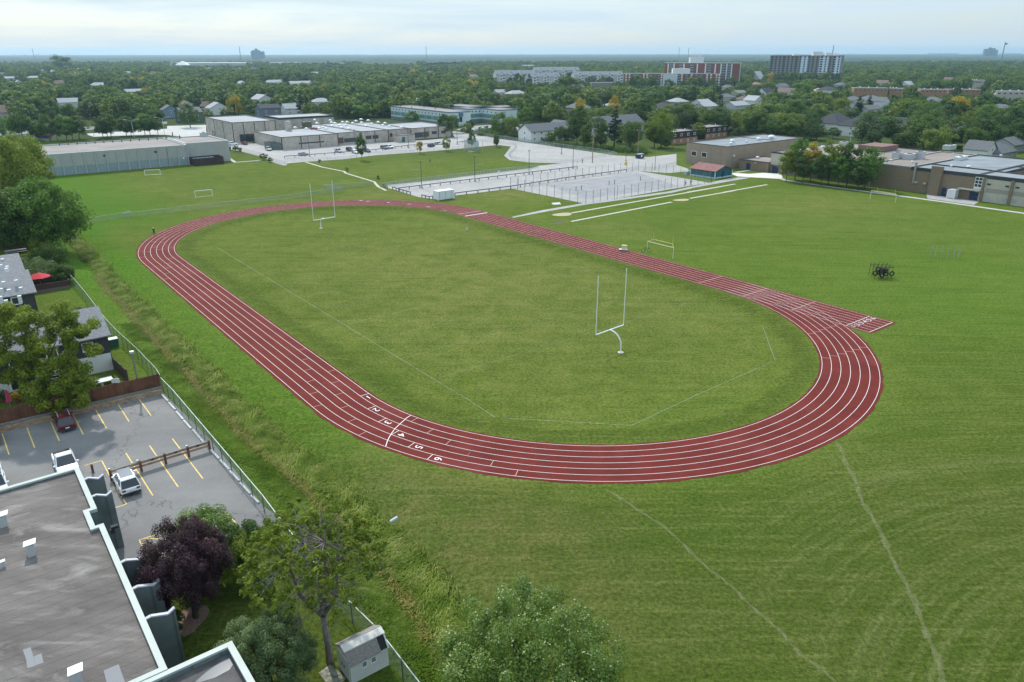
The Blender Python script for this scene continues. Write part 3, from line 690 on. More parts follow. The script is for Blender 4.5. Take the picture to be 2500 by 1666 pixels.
# ------------------------------------------------------------------ arena on the left, beyond the playing field
fa_ = gp(R1(1700, 1112)); fb_ = snap(fa_, gp(R1(400, 1215))); H_ = 7.6
fb_ = fa_ + (fb_ - fa_) * 1.02
pts = rect_from(fb_, fa_, 33)
t_ = bldg('sports_hall', 'long low grey block hall with pale pilasters beside the left playing field', 'hall', pts, H_, M_BLOCK, M_ROOF_P, M_COPEL); foot(pts)
A_, B_ = pts[0], pts[1]; Ln = (B_ - A_).length
on_wall(MB(), A_, B_, Ln / 2, 0, Ln - .4, 3.0, d1=.015).build('painted_lower_wall', mat('flaking_blue_paint', (.25, .33, .35), .9, col2=(.24, .28, .27), vscale=.35), t_)
piers(t_, A_, B_, 15, H_ - .4, .42, .3, mat('pale_pilaster', (.36, .40, .40), .9))
for i in range(13):
    P = gp(W3(660 + i * 98, 432 - i * 5.5), H_ - .35); MB().tube([(P.x, P.y, H_ - .35), (P.x, P.y, H_ + .35)], .18, 8).box((P.x, P.y, H_ + .35), (.5, .5, .18), GA).build('roof_vent', [M_COPE], t_)
for q in ((1035, 545), (1718, 498), (2145, 552)): 
    pass
for s_ in (.42, .77): on_wall(MB(), A_, B_, Ln * s_, 5.4, 1.0, .7, d1=.06).build('louvre', M_COPE, t_)
on_wall(MB(), A_, B_, Ln * .855, .3, .3, 6.6, d1=.22).build('drainpipe', M_COPE, t_)
on_wall(MB(), A_, B_, Ln * .965, 2.4, .5, .5, d1=.2).build('wall_lamp', M_WHITE, t_)
# taller entrance block at its right end
a0_ = fa_ + NN * .15 + UU * 1.5; pts = [a0_, a0_ + NN * 16.5, a0_ + NN * 16.5 + UU * 26, a0_ + UU * 26]
t_ = bldg('entrance_block', 'square grey block wing with curb roof at the right end of the sports hall', 'building', pts, 8.0, M_BLOCK, M_ROOF_P, M_COPEL); foot(pts)
P = gp(R1(1830, 860), 7.6); hvac(t_, P, 7.6, 2.6, 2, 1.7)
for q in ((1550, 850), (1615, 880)): P = gp(R1(*q), 7.6); MB().tube([(P.x, P.y, 7.6), (P.x, P.y, 9.0)], .22, 8).build('flue', M_COPE, t_)
# brown enclosure with bins
M_BRW = siding_mat('dark_brown_boards', (.060, .040, .036), 4, True, .15)
e0 = gp(R1(1835, 1118)); e1 = gp(R1(2033, 1110)); e1 = snap(e0, e1); pts = rect_from(e0 - NN * 3.5, e1, 6.5)
t_ = thing('bin_enclosure', 'dark brown board enclosure holding grey bins beside the sports hall', 'enclosure', tuple(centroid(pts)))
for i in range(4): a, b_ = pts[i], pts[(i + 1) % 4]; MB().beam((a.x, a.y, 1.4), (b_.x, b_.y, 1.4), .12, 2.8).build('board_wall', M_BRW, t_)
c_ = centroid(pts)
for i in range(5):
    P = c_ + NN * (-4.6 + i * 1.7)
    MB().box((P.x, P.y, 2.35), (1.4, 3.6, .18), GA).box((P.x, P.y, .05), (1.3, 3.2, 2.3), GA).build('bin', mat('bin_lid', (.22, .30, .31), .5), t_)
foot(pts, 3)

# ------------------------------------------------------------------ long limestone school
gA, gD = gp(R1(1855, 888)), gp(R1(2100, 905))
H_ = 9.6
rD = gp(R1(2080, 733), H_); rA = snap(rD, gp(R1(1842, 683), H_)); rC = snap(rD, gp(R2(272, 714), H_)); rB = rA + (rC - rD)
pts = [rA, rD, rC, rB]
sch = bldg('school_gymnasium', 'tall box-shaped limestone gymnasium with pale flat roof at the left end of the school', 'school', pts, H_, M_TYND, M_ROOF_G, mat('brown_coping', (.12, .10, .09), .6)); foot(pts)
piers(sch, rD, rC, 5, H_ - .4, .35, .10, mat('brown_metal_fin', (.085, .070, .062), .6)); piers(sch, rA, rD, 4, H_ - .4, .3, .10, MATS['brown_metal_fin'])
on_wall(MB(), rD, rC, 6.4, .2, 7, 3.6, d1=.06).build('entrance_glazing', M_GLASS, sch)
for s_ in (9.5, 12): on_wall(MB(), rA, rD, s_, .2, .6, 3.3, d1=.08).build('door', M_COPE, sch)
H_ = 5.6
f0 = gp(R2(330, 980)); f1 = snap(f0, gp(R2(1880, 865)))
LnF = (f1 - f0).length
back = gp(R2(1730, 745), H_); bD = (back - f1).dot(UU)
low = thing('school', 'long single-storey limestone school with pale roof dotted with dome skylights', 'school', tuple(f0))
cB = MATS['brown_coping']
dpt = max(20, min(60, bD))
steps = [(0, .30, 0, 34), (.30, .44, 2.2, 48), (.44, .60, 1.2, 50), (.60, .735, 1.6, 44), (.735, 1.0, 0, 30)]
for a, b_, st_, dp in steps:
    P0, P1 = f0.lerp(f1, a) + UU * st_, f0.lerp(f1, b_) + UU * st_
    block(low, [P0, P1, P1 + UU * dp, P0 + UU * dp], H_, M_TYND, M_ROOF_G, cB)
    FOOT.append([tuple(p)[:2] for p in (P0, P1, P1 + UU * (dp + 4), P0 + UU * (dp + 4))])
piers(low, f0, f0.lerp(f1, .30), 4, H_ - .3, .4, .12, MATS['brown_metal_fin'])
piers(low, f0.lerp(f1, .44) + UU * 1.2, f0.lerp(f1, .60) + UU * 1.2, 3, H_ - .3, .4, .12, MATS['brown_metal_fin'])
piers(low, f0.lerp(f1, .735), f1, 4, H_ - .3, .4, .12, MATS['brown_metal_fin'])
q0, q1 = f0.lerp(f1, .30) + UU * 2.2, f0.lerp(f1, .44) + UU * 2.2
on_wall(MB(), q0, q1, (q1 - q0).length * .62, .9, (q1 - q0).length * .60, 1.9, d1=.07).build('entrance_glazing', M_GLASS, low)
on_wall(MB(), q0, q1, (q1 - q0).length * .17, .6, (q1 - q0).length * .26, 2.7, d1=.06).build('brown_panel', mat('brown_panel', (.13, .085, .07), .7), low)
on_wall(MB(), f0, f1, LnF * .155, 2.0, LnF * .135, .55, d1=.06).build('strip_window', M_GLASS, low)
w0, w1 = f0.lerp(f1, .44) + UU * 1.2, f0.lerp(f1, .60) + UU * 1.2
for s_ in (.26, .52): window(low, w0, w1, (w1 - w0).length * s_, 1.7, 3.2, 1.7, cB)
w0, w1 = f0.lerp(f1, .60) + UU * 1.6, f0.lerp(f1, .735) + UU * 1.6
window(low, w0, w1, 1.8, 2.0, 1.6, 1.7, cB)
q0, q1 = f0.lerp(f1, .735), f1
on_wall(MB(), q0, q1, (q1 - q0).length * .18, .9, 5.0, 2.4, d1=.07).build('entrance_glazing', M_GLASS, low)
on_wall(MB(), q0, q1, (q1 - q0).length * .36, .9, 3.4, 2.6, d1=.06).build('brown_panel', MATS['brown_panel'], low)
for s_ in (.56, .8): window(low, q0, q1, (q1 - q0).length * s_, 1.9, 3.0, 1.5, cB)
pc0 = gp(R2(1375, 915)); pc1 = snap(pc0, gp(R2(1530, 905))); pts = rect_from(pc0, pc1, 5)
t_ = bldg('entrance_porch', 'small projecting limestone porch with a teal door on the front of the school', 'porch', pts, 3.6, M_TYND, M_ROOF_G, cB)
door(t_, pts[0], pts[1], 2.6, 0, 1.7, 2.5, mat('teal_door', (.03, .14, .13), .5))
bk0 = gp(R2(300, 700), 6.4); bk1 = snap(bk0, gp(R2(900, 690), 6.4)); pts = [bk0, bk1, bk1 + UU * 22, bk0 + UU * 22]
t_ = bldg('rear_school_wing', 'dark edged rear wing of the school rising behind the skylights', 'school', pts, 6.9, M_TYND, M_ROOF_G, M_COPE, band=.8); foot(pts)
ch = gp(R2(385, 810), H_ - .4); MB().box((ch.x, ch.y, H_ - .35), (2.4, 2.2, 4.6), GA).build('chimney', M_TYND, low)
for i, q in enumerate(((445, 785), (545, 795), (640, 745), (620, 715), (700, 780), (760, 720), (770, 740), (775, 770), (800, 745), (845, 765), (860, 785), (870, 735), (900, 760), (910, 735), (720, 795), (660, 790), (925, 795), (960, 745), (990, 725), (1040, 740), (1080, 770), (1100, 720), (1035, 710), (1130, 750), (1190, 735), (1230, 765), (1250, 745), (1400, 780), (1290, 775))):
    skydome(low, gp(R2(*q), H_ - .35), H_ - .35, .95)
P = gp(R2(550, 780), H_ - .35); hvac(low, P, H_ - .35, 4.2, 3, 2.8, mat('olive_unit', (.10, .11, .07), .6)); P = gp(R2(610, 795), H_ - .35); hvac(low, P, H_ - .35, 3.2, 1.6, .7, mat('maroon_unit', (.20, .06, .06), .6))
P = gp(R2(260, 700), 9.2)
u0 = gp(R2(230, 980)); pts = [u0, f0 - NN * .3, f0 - NN * .3 + UU * 8, u0 + UU * 8]
t_ = thing('plant_screen', 'grey board screen at the left corner of the long school', 'screen', tuple(u0))
for i in range(4): a, b_ = pts[i], pts[(i + 1) % 4]; MB().beam((a.x, a.y, 1.5), (b_.x, b_.y, 1.5), .12, 3.0).build('panel', mat('grey_green_boards', (.13, .15, .145), .8), t_)

# ------------------------------------------------------------------ beige gym and the school on the right
H_ = 8.2
c0_ = gp(R3(2098, 1150)); l0_ = snap(c0_, gp(R3(1660, 1110))); e_ = gp(V3(2353, 265), H_); dp = (e_ - c0_).dot(NN)
back_ = NN * max(30, dp)
pts = [l0_, c0_, c0_ + back_, l0_ + back_]
M_BG = brick_mat('beige_block', (.330, .262, .198), (.295, .232, .175), (.29, .235, .18), 1.4, .12)
gym = bldg('gymnasium', 'beige block gymnasium with pale blue-grey flat roof behind the teal hut', 'gymnasium', pts, H_, M_BG, M_ROOF_B, cB); foot(pts)
for s_, z_ in ((3.9, 3.2), (8.8, 3.2)): window(gym, l0_, c0_, s_, z_, 2.6, 1.9, M_WHITE, mat('maroon_tinted_glass', (.05, .025, .03), .3))
piers(gym, l0_, c0_, 4, H_ - .5, .08, .02, mat('movement_joint', (.16, .12, .095), .9), ends=False, name='movement_joint')
piers(gym, c0_, c0_ + back_, 7, H_ - .5, .08, .02, MATS['movement_joint'], ends=False, name='movement_joint')
on_wall(MB(), c0_, c0_ + back_, 4, 4.2, .9, .7, d1=.5).build('wall_lamp', M_VENT, gym)
for q, r_ in (((1065, 400), .7), ((1085, 360), 1.0), ((1340, 360), .5), ((1560, 320), 1.0), ((1790, 290), 1.5)): P = gp(V3(*q), H_ - .35); vent(gym, P, H_ - .35, r_, .7)
P, Q = gp(V3(1090, 245), H_ - .3), gp(V3(1720, 330), H_ - .3); Q = snap(P, Q); MB().beam((P.x, P.y, H_ - .28), (Q.x, Q.y, H_ - .28), .5, .18).build('roof_curb', M_COPE, gym)
# main right-hand school
H_ = 7.6
r0 = gp(R4(1040, 1268)); d0 = gp(V3(1740, 890)); 
r0 = r0; far0 = snap(r0, d0); near1 = snap(r0, gp(R4(2240, 1430))); near1 = near1 - UU * 22
bdep = 48
pts = [far0, near1, near1 + NN * bdep, far0 + NN * bdep]
rs = thing('secondary_school', 'sprawling tan brick school with dark fascia and courtyards on the right', 'school', tuple(r0)); foot(pts, 3)
LnR = (near1 - far0).length
def al(P): return (Vector((P[0], P[1], 0)) - far0).dot(-UU)
sA, sB = al(gp(R4(1015, 1262))), al(gp(V2(410, 700), 0))
sB = al(gp(V2(412, 185), H_)); sC = al(gp(V2(1520, 780))); s60 = al(gp(V2(1600, 800)))
def seg(a, b_, dp, h, wm, rm, cm, off_=0, **k):
    P0, P1 = far0 - UU * a + NN * off_, far0 - UU * b_ + NN * off_; block(rs, [P0, P1, P1 + NN * dp, P0 + NN * dp], h, wm, rm, cm, **k)
seg(0, sA, bdep, H_ - .2, M_BEIGE, M_ROOF_T, M_COPE, band=.25); seg(sA, sB, bdep, H_, M_TAN, M_ROOF_T, M_COPEL, .02)
# low part with a courtyard: four wings round a well
yc0, yc1 = sC - 4, s60 + 7
seg(sB, sC, 12, H_, M_TAN, M_ROOF_B, M_COPE, 0, band=.75); seg(sB, sC, bdep - 12, H_, M_TAN, M_ROOF_B, M_COPE, 12.0, band=.3)
seg(sC, LnR, 11, H_, M_BEIGE, M_ROOF_B, M_COPE, .0, band=.75)
seg(sC, LnR, 16, H_, M_TAN, M_ROOF_B, M_COPE, 27, band=.6); seg(sC, sC + 3, 16, H_, M_TAN, M_ROOF_B, M_COPE, 11, band=.4)
A_, B_ = far0, near1
for s_ in (sA * .2, ): window(rs, A_, B_, s_ + 1, 4.6, 1.5, .8, M_STEEL)
on_wall(MB(), A_, B_, sA / 2, 3.0, sA - .5, .5, d1=.5).build('canopy', mat('concrete_canopy', (.40, .37, .32), .9), rs)
on_wall(MB(), A_, B_, sA / 2, .1, sA - .6, 2.9, d1=.03).build('tan_lower_wall', M_TAN, rs)
for s_ in (2.4, ): door(rs, A_, B_, s_, 0, 2.6, 2.4)
window(rs, A_, B_, 5.6, .9, 2.0, 1.5, M_STEEL)
# chimney stack, pipe, doors on the tan wall
sx_ = al(gp(V2(740, 700))); on_wall(MB(), A_, B_, sx_, 0, 3.2, 8.6, d1=1.1).build('chimney', M_TAN, rs)
sp_ = al(gp(V2(470, 620))); P = A_ - UU * sp_ - NN * .35; MB().tube([(P.x, P.y, 2.6), (P.x, P.y, 8.9)], .30, 10).tube([(P.x, P.y, 8.9), (P.x, P.y, 9.1)], .42, 10).build('flue', mat('weathered_flue', (.30, .31, .28), .6, .3), rs)
for q in (390, 640, 865): s_ = al(gp(V2(q + 30, 650))); on_wall(MB(), A_, B_, s_, 2.8, 1.0, .5, d1=.5).build('wall_lamp', mat('cream_lamp', (.45, .38, .28), .6), rs)
s_ = al(gp(V2(925, 720))); door(rs, A_, B_, s_, 0, 1.4, 2.5)
s_ = al(gp(V2(1510, 780))); door(rs, A_, B_, s_, 0, 2.4, 2.4); on_wall(MB(), A_, B_, s_ - 1.2, 2.9, 6.0, .3, d1=1.6).build('canopy', MATS['concrete_canopy'], rs)
s_ = al(gp(V2(1570, 790))); f = MB()
fr_ = on_wall(MB(), A_, B_, s_, 3.3, 3.0, 3.5, d1=.08).build('window', M_STUCCO, rs); pn = MB()
for i in range(3):
    for j in range(3): on_wall(pn, A_, B_, s_ - .95 + i * .95, 4.0 + j * .95, .78, .72, d0=.08, d1=.10)
pn.build('pane', mat('green_tinted_glass', (.03, .05, .045), .2), fr_)
# cream panelled bays with vertical tan fins
on_wall(MB(), A_, B_, (s60 + LnR) / 2 + .6, 2.7, LnR - s60 - 1.2, 1.25, d1=.02).build('tan_band', mat('tan_stucco', (.31, .28, .235), .9), rs)
for i in range(5):
    s_ = s60 + .4 + i * 7.4
    if s_ < LnR: on_wall(MB(), A_, B_, s_, 0, .7, 6.8, d1=.5).build('fin', M_TAN, rs)
    for q in (1.3, 6.1):
        if s_ + q < LnR: window(rs, A_, B_, s_ + q, 4.7, 1.3, .75, M_STEEL); window(rs, A_, B_, s_ + q, 1.0, 1.3, .75, M_STEEL, M_STEEL)
zr = H_ - .35
hvac(rs, gp(R4(1245, 1025), zr), zr, 2.6, 2.4, 2.0); hvac(rs, gp(R4(1350, 1030), zr), zr, 4.8, 2.4, 1.7); hvac(rs, gp(R4(1440, 1025), zr), zr, 3.0, 2.4, 2.3)
hvac(rs, gp(R4(780, 920), zr), zr, 2.6, 2.2, 1.7); hvac(rs, gp(R4(1700, 945), zr), zr, 5.5, 2.6, 1.5); hvac(rs, gp(R4(1800, 1035), zr), zr, 7.0, 1.6, 1.0, M_VENT)
P = gp(R4(1080, 945), zr); MB().box((P.x, P.y, zr), (12, 9, 1.7), GA).build('penthouse', mat('faded_red_panel', (.21, .125, .11), .9, var=.15), rs)
for q, r_ in (((600, 935), .8), ((530, 935), .7), ((1195, 1050), .4), ((1380, 1065), .5), ((1720, 1100), .45), ((690, 950), .7), ((2150, 1010), .5), ((1870, 1110), .7), ((1735, 995), .3)): vent(rs, gp(R4(*q), zr), zr, r_, .5)
P = gp(R4(835, 905), zr); MB().tube([(P.x, P.y, zr), (P.x, P.y, zr + 3.5)], .06, 6).build('mast', M_VENT, rs)
# link between the gym and the school
l0 = gp(V3(1200, 825)); lk1 = snap(l0, gp(V3(1730, 895))); pts = [l0, lk1 + UU * 0, lk1 + NN * 14, l0 + NN * 14]
t_ = bldg('school_link', 'low tan link with navy double door between the gymnasium and the school', 'building', pts, 3.7, M_TAN, M_ROOF_T, cB, band=.25); foot(pts)
door(t_, l0, lk1, (gp(V3(1390, 845)) - l0).dot(-UU), 0, 1.9, 2.5); on_wall(MB(), l0, lk1, (gp(V3(1530, 860)) - l0).dot(-UU), 2.7, .7, .4, d1=.4).build('wall_lamp', MATS['cream_lamp'], t_)
vent(t_, gp(V3(1540, 640), 3.4), 3.4, .7, .4)

# ------------------------------------------------------------------ pitched roof houses
def gable(parent, c, w_, d_, h, rise, rot, wm, rm, hip=False, over=.4, z0=0, name='wall'):
    """w_ along the ridge, d_ across it"""
    cr_, sr_ = math.cos(rot), math.sin(rot)
    def T(x, y, z): return (c[0] + x * cr_ - y * sr_, c[1] + x * sr_ + y * cr_, z0 + z)
    a, b_ = w_ / 2, d_ / 2; hx = a - (b_ if hip else 0); hx = max(.3, hx)
    m_ = MB(); vs = [T(-a, -b_, 0), T(a, -b_, 0), T(a, b_, 0), T(-a, b_, 0), T(-a, -b_, h), T(a, -b_, h), T(a, b_, h), T(-a, b_, h)]
    m_.add(vs, [(0, 1, 5, 4), (1, 2, 6, 5), (2, 3, 7, 6), (3, 0, 4, 7)])
    if not hip:
        m_.add([T(-a, -b_, h), T(-a, b_, h), T(-a, 0, h + rise)], [(1, 0, 2)]); m_.add([T(a, -b_, h), T(a, b_, h), T(a, 0, h + rise)], [(0, 1, 2)])
    wl_ = m_.build(name, wm, parent)
    e = over; k = rise / b_; A, B = a + e, b_ + e; zz = h - e * k; r_ = MB(); HX = hx if hip else A
    P = [T(-A, -B, zz), T(A, -B, zz), T(A, B, zz), T(-A, B, zz), T(-HX, 0, h + rise + .02), T(HX, 0, h + rise + .02)]
    Q = [(p[0], p[1], p[2] - .16) for p in P]
    fs = [(0, 1, 5, 4), (2, 3, 4, 5), (1, 2, 5), (3, 0, 4)] if hip else [(0, 1, 5, 4), (2, 3, 4, 5)]
    r_.add(P, fs); r_.add(Q, [f[::-1] for f in fs])
    for i, j in ((0, 1), (1, 2), (2, 3), (3, 0)):
        if hip: r_.add([P[i], P[j], Q[j], Q[i]], [(3, 2, 1, 0)])
        elif (i, j) in ((0, 1), (2, 3)): r_.add([P[i], P[j], Q[j], Q[i]], [(3, 2, 1, 0)])
    if not hip:
        for i, j, k_ in ((0, 3, 4), (1, 2, 5)): r_.add([P[i], P[k_], Q[k_], Q[i]], [(0, 1, 2, 3)]); r_.add([P[j], P[k_], Q[k_], Q[j]], [(3, 2, 1, 0)])
    rf = r_.build('roof', rm, parent)
    return wl_, rf, (T(-a, -b_, 0), T(a, -b_, 0), T(a, b_, 0), T(-a, b_, 0))
def house(label, p, ez, w_, d_, h, rise, wm, rm, rot=GA, hip=False, cat='house', name='house', nwin=3, two=True, chim=False):
    """p = photo point of the middle of the front eave, which is ez metres above the ground"""
    P = G(p, ez); c_ = Vector((P.x, P.y, 0)) + UU * (w_ if rot == GB else d_) / 2
    t_ = thing(name, label, cat, (c_.x, c_.y, 0))
    wl_, rf, cs = gable(t_, c_, w_, d_, h, rise, rot, wm, rm, hip)
    for k in range(nwin):
        for z_ in ((1.0, 3.6) if two else (1.0,)): window(t_, cs[0], cs[1], w_ * (k + .5) / nwin, z_, 1.1, 1.2, M_WHITE)
    A, B = cs[3], cs[0]
    for z_ in ((1.0, 3.6) if two else (1.0,)): window(t_, A, B, d_ / 2, z_, 1.1, 1.2, M_WHITE)
    if chim: MB().box((c_.x + w_ * .2, c_.y, h + rise * .4), (.8, .8, rise * .6 + 1), rot).build('chimney', M_REDB, rf)
    FOOT.append([tuple(q)[:2] for q in rect_from(cs[0], cs[1], d_)])
    q = PX((c_.x, c_.y, h + rise)); q2 = PX((c_.x, c_.y, h * .8)); k_ = FPX / max(1, c_.y) * w_ * .42
    KEEP.append((q[0] - k_, q[1], q[0] + k_, q2[1], c_.y - d_ / 2))
    return t_
GB = GA + PI / 2
W_, B_g, TN = M_STUCCO, mat('pale_grey_siding', (.42, .44, .45), .8), M_BEIGE
M_GREENS = mat('dark_green_siding', (.09, .12, .10), .8); M_TEALS = mat('pale_green_siding', (.42, .52, .46), .8); M_SHW = mat('pale_shingles', (.34, .35, .36), .95, var=.1); M_PINKR = mat('pink_roofing', (.48, .28, .25), .9); M_BLUES = mat('slate_blue_siding', (.20, .27, .33), .8); M_RUST = mat('rusty_roofing', (.28, .15, .11), .9)
house('long white two-storey terrace with grey gable roof behind the curved lot fence', R3(540, 800), 5.2, 26, 10, 5.2, 3.0, W_, M_SHING, nwin=6, name='terraced_house')
house('white two-storey gabled wing at the right end of the long white terrace', R3(670, 775), 5.2, 9, 13, 5.2, 3.2, W_, M_SHING, GB, nwin=1, name='terraced_house')
house('white house with broad grey roof and small front gable behind the spruces', R3(1170, 745), 5.2, 34, 12, 5.2, 4.0, W_, M_SHING, hip=False, nwin=8, name='terraced_house')
house('beige two-storey house with charcoal hip roof below the red brick slabs', V7(190, 735), 5.4, 15, 13, 5.6, 3.4, TN, M_SHING_D, hip=True)
for lab, q, w2, d2, h2, r2, wm2, rm2, rot2, hip2 in (
    ('low house with wide pale hip roof beside the bare white tree', V7(340, 655), 16, 12, 3, 2.6, B_g, M_SHW, GA, True),
    ('pale roofed bungalow left of the pair of dark spruces', V7(645, 668), 14, 10, 3, 2.4, W_, M_SHW, GA, False),
    ('low white bungalow with long pale gable roof below the red brick tower', V7(700, 712), 16, 10, 3, 2.2, B_g, M_SHW, GA, False),
    ('pale blue-grey bungalow with pale roof right of the yellowish tree', V7(1085, 700), 18, 11, 3, 2.6, B_g, M_SHW, GA, False),
    ('bungalow with brownish roof behind the pale blue-grey bungalow', V7(1160, 625), 14, 10, 3, 2.4, W_, M_SHING_B, GA, True),
    ('house with charcoal roof behind the yellowish suburban tree', V7(930, 600), 18, 11, 3.4, 2.6, TN, M_SHING, GA, True),
    ('house with steep grey-green roof beside the tall poplar-like tree', V7(1300, 640), 11, 12, 5, 3.4, W_, mat('solar_grey_roof', (.20, .24, .25), .5), GB, False),
    ('white walled house with steep charcoal roof below the grey tower', V7(1430, 545), 12, 11, 5, 4.2, W_, M_SHING_D, GA, False),
    ('grey gabled house in front of the grey apartment tower', V7(1625, 468), 16, 11, 4.6, 3.2, B_g, M_SHING, GA, False),
    ('low house with pinkish flat-looking roof beside the white two-storey house', V7(2085, 520), 14, 10, 3.2, 2.4, W_, M_PINKR, GA, True),
    ('white two-storey house with charcoal hip roof right of the pinkish roof', V7(2215, 508), 20, 12, 5.4, 3, W_, M_SHING_D, GA, True),
    ('rust roofed low house under the grey apartment tower', V7(1300, 442), 14, 10, 4, 2.5, TN, M_RUST, GA, True),
    ('green roofed low house right of the red brick tower', V7(1090, 545), 16, 10, 3.2, 2.2, TN, mat('green_shingles', (.17, .20, .16), .9), GA, False),
    ('white two-storey house with charcoal hip roof nearest the right school', V8(150, 612), 20, 15, 5.6, 4.6, W_, M_SHING_D, GA, True),
    ('second white house with wide charcoal hip roof beyond the right school', V8(540, 642), 27, 15, 5.6, 4.6, W_, M_SHING_D, GA, True),
    ('beige gabled house right of the two charcoal hip roofs', V8(880, 632), 12, 12, 4.8, 3.4, TN, M_SHING_D, GB, False),
    ('tan roofed house behind the yellow suburban tree', V8(1600, 640), 13, 12, 3.4, 3, TN, mat('tan_shingles', (.24, .20, .155), .9), GA, True),
    ('narrow white house with tan roof at the right edge of the oaks', V8(1720, 680), 9, 9, 3.4, 1.8, W_, MATS['tan_shingles'], GA, False),
    ('long grey roofed garage row in front of the orange brick block', V8(200, 425), 24, 9, 3, 2.4, W_, M_SHING, GA, False),
    ('second grey roofed garage row beside the small spruces', V8(500, 440), 20, 9, 3, 2.4, W_, M_SHING, GA, False),
    ('pale green two-storey house with grey hip roof below the orange brick block', V8(520, 318), 20, 12, 5, 2.8, M_TEALS, M_SHING, GA, True),
    ('white gabled house right of the pale green house', V8(640, 345), 15, 11, 5, 3, W_, M_SHING, GB, False),
    ('grey roofed bungalow left of the pale green house', V8(290, 330), 18, 12, 3.2, 2.8, TN, M_SHING, GA, True),
    ('white gabled cottage beyond the right school roof', V8(1960, 945), 9, 9, 4.4, 3, W_, M_SHING, GB, False),
    ('grey hip roofed bungalow beyond the right school roof', V8(2170, 975), 17, 11, 3, 3, B_g, M_SHING, GA, True),
    ('pale bungalow with dark windows at the far right behind the school', V8(2320, 880), 14, 10, 3.4, 2.6, B_g, M_SHING, GA, False),
    ('brown roofed house at the left edge of the photo', R1(30, 640), 20, 13, 4.6, 4.2, TN, M_SHING_B, GA, True),
    ('dark green gabled house behind the school road', R1(1720, 640), 13, 14, 6.4, 2.6, M_GREENS, M_SHING, GA, False),
    ('slate blue gabled house left of the dark green house', R1(1530, 618), 9, 10, 5.4, 2.8, M_BLUES, M_SHING, GB, False),
    ('brown roofed white house behind the tall spruce', R1(1690, 582), 10, 12, 5, 3.2, W_, M_SHING_B, GB, False),
    ('second brown roofed house right of the tall spruce', R1(1870, 585), 12, 10, 5, 3, TN, M_SHING_B, GA, False),
    ('pale grey gabled house right of the brown roofs', R1(1970, 600), 11, 13, 5, 3.4, W_, M_SHW, GB, False),
    ('blank slate grey gabled house behind the long school', R2(225, 602), 14, 11, 6.4, 2.2, mat('slate_siding', (.14, .17, .20), .85), M_SHING_D, GA, False),
    ('pale house half hidden by spruces behind the long school', R2(430, 605), 12, 10, 4.6, 3, W_, M_SHW, GA, False),
    ('pale roofed bungalow behind the rear school wing', R2(700, 545), 16, 11, 3.2, 2.6, W_, M_SHW, GA, True),
    ('cluster of pale roofs, the left bungalow on the skyline of the left wood', R1(900, 398), 22, 12, 3.6, 3, W_, M_SHW, GA, True),
    ('pale bungalow low in the left wood', R1(1210, 455), 20, 11, 3.2, 2.4, B_g, M_SHW, GA, False),
    ('pale roofed bungalow in the middle of the wood behind the school', R2(280, 372), 30, 12, 4, 3, W_, M_SHW, GA, True),
    ('long pale roofed bungalow beside the middle wood bungalow', R2(520, 380), 34, 12, 4, 2.6, W_, M_SHW, GA, False),
    ('flat pale roofed house below the white terrace skyline', V6(1640, 735), 14, 11, 3.2, 1.6, B_g, M_SHW, GA, True),
    ('brick and pale house in the trees left of the oak', V6(360, 580), 20, 11, 4, 2.6, TN, M_SHW, GA, True),
    ('white low house in the trees above the terrace', V6(150, 565), 15, 10, 3.6, 2.6, W_, M_SHW, GA, False),
    ('pale blue-grey shed-like house in the left trees', R1(110, 335), 22, 11, 4, 2.4, B_g, M_SHW, GA, False),
    ('pale house in the left trees below the tall dark tree', R1(310, 330), 22, 12, 4, 2.4, B_g, M_SHW, GA, True)):
    two_ = h2 > 4.2
    house(lab, q, h2, w2, d2, h2, r2, wm2, rm2, rot2, hip2, nwin=max(1, int(w2 / 5)), two=two_)

# dark flat roofed townhouses behind the beige gym
M_BRD = siding_mat('black_brown_cladding', (.052, .038, .036), 4, True, .1)
for lab, pL, pR in (('dark flat-roofed townhouse with white window frames left of the small tree', R3(1610, 935), R3(1805, 905)), ('dark flat-roofed townhouse with four white window frames right of the small tree', R3(1915, 885), R3(2070, 860))):
    a = gp(pL); b_ = snap(a, gp(pR)); pts = rect_from(a, b_, 11); t_ = bldg('townhouse', lab, 'townhouse', pts, 5.8, M_BRD, M_ROOF_P, M_COPE); foot(pts)
    Ln = (b_ - a).length; on_wall(MB(), a, b_, Ln / 2, .02, Ln - .1, 2.6, d1=.05).build('brick_lower_wall', MATS['brown_panel'] if 0 else M_ORB, t_)
    for i in range(4): window(t_, a, b_, Ln * (i + .5) / 4, 3.6, 1.5, 1.2, M_WHITE); window(t_, a, b_, Ln * (i + .5) / 4, .9, 1.2, 1.1, M_WHITE)
    for i in range(3): vent(t_, a.lerp(b_, .2 + .3 * i) + UU * 5, 5.4, .3, .8)
    q, q2 = PX((a.x, a.y, 6.6)), PX((b_.x, b_.y, 2.4)); KEEP.append((q[0], q2[1] - 14, q2[0], q[1] + 18, a.y))
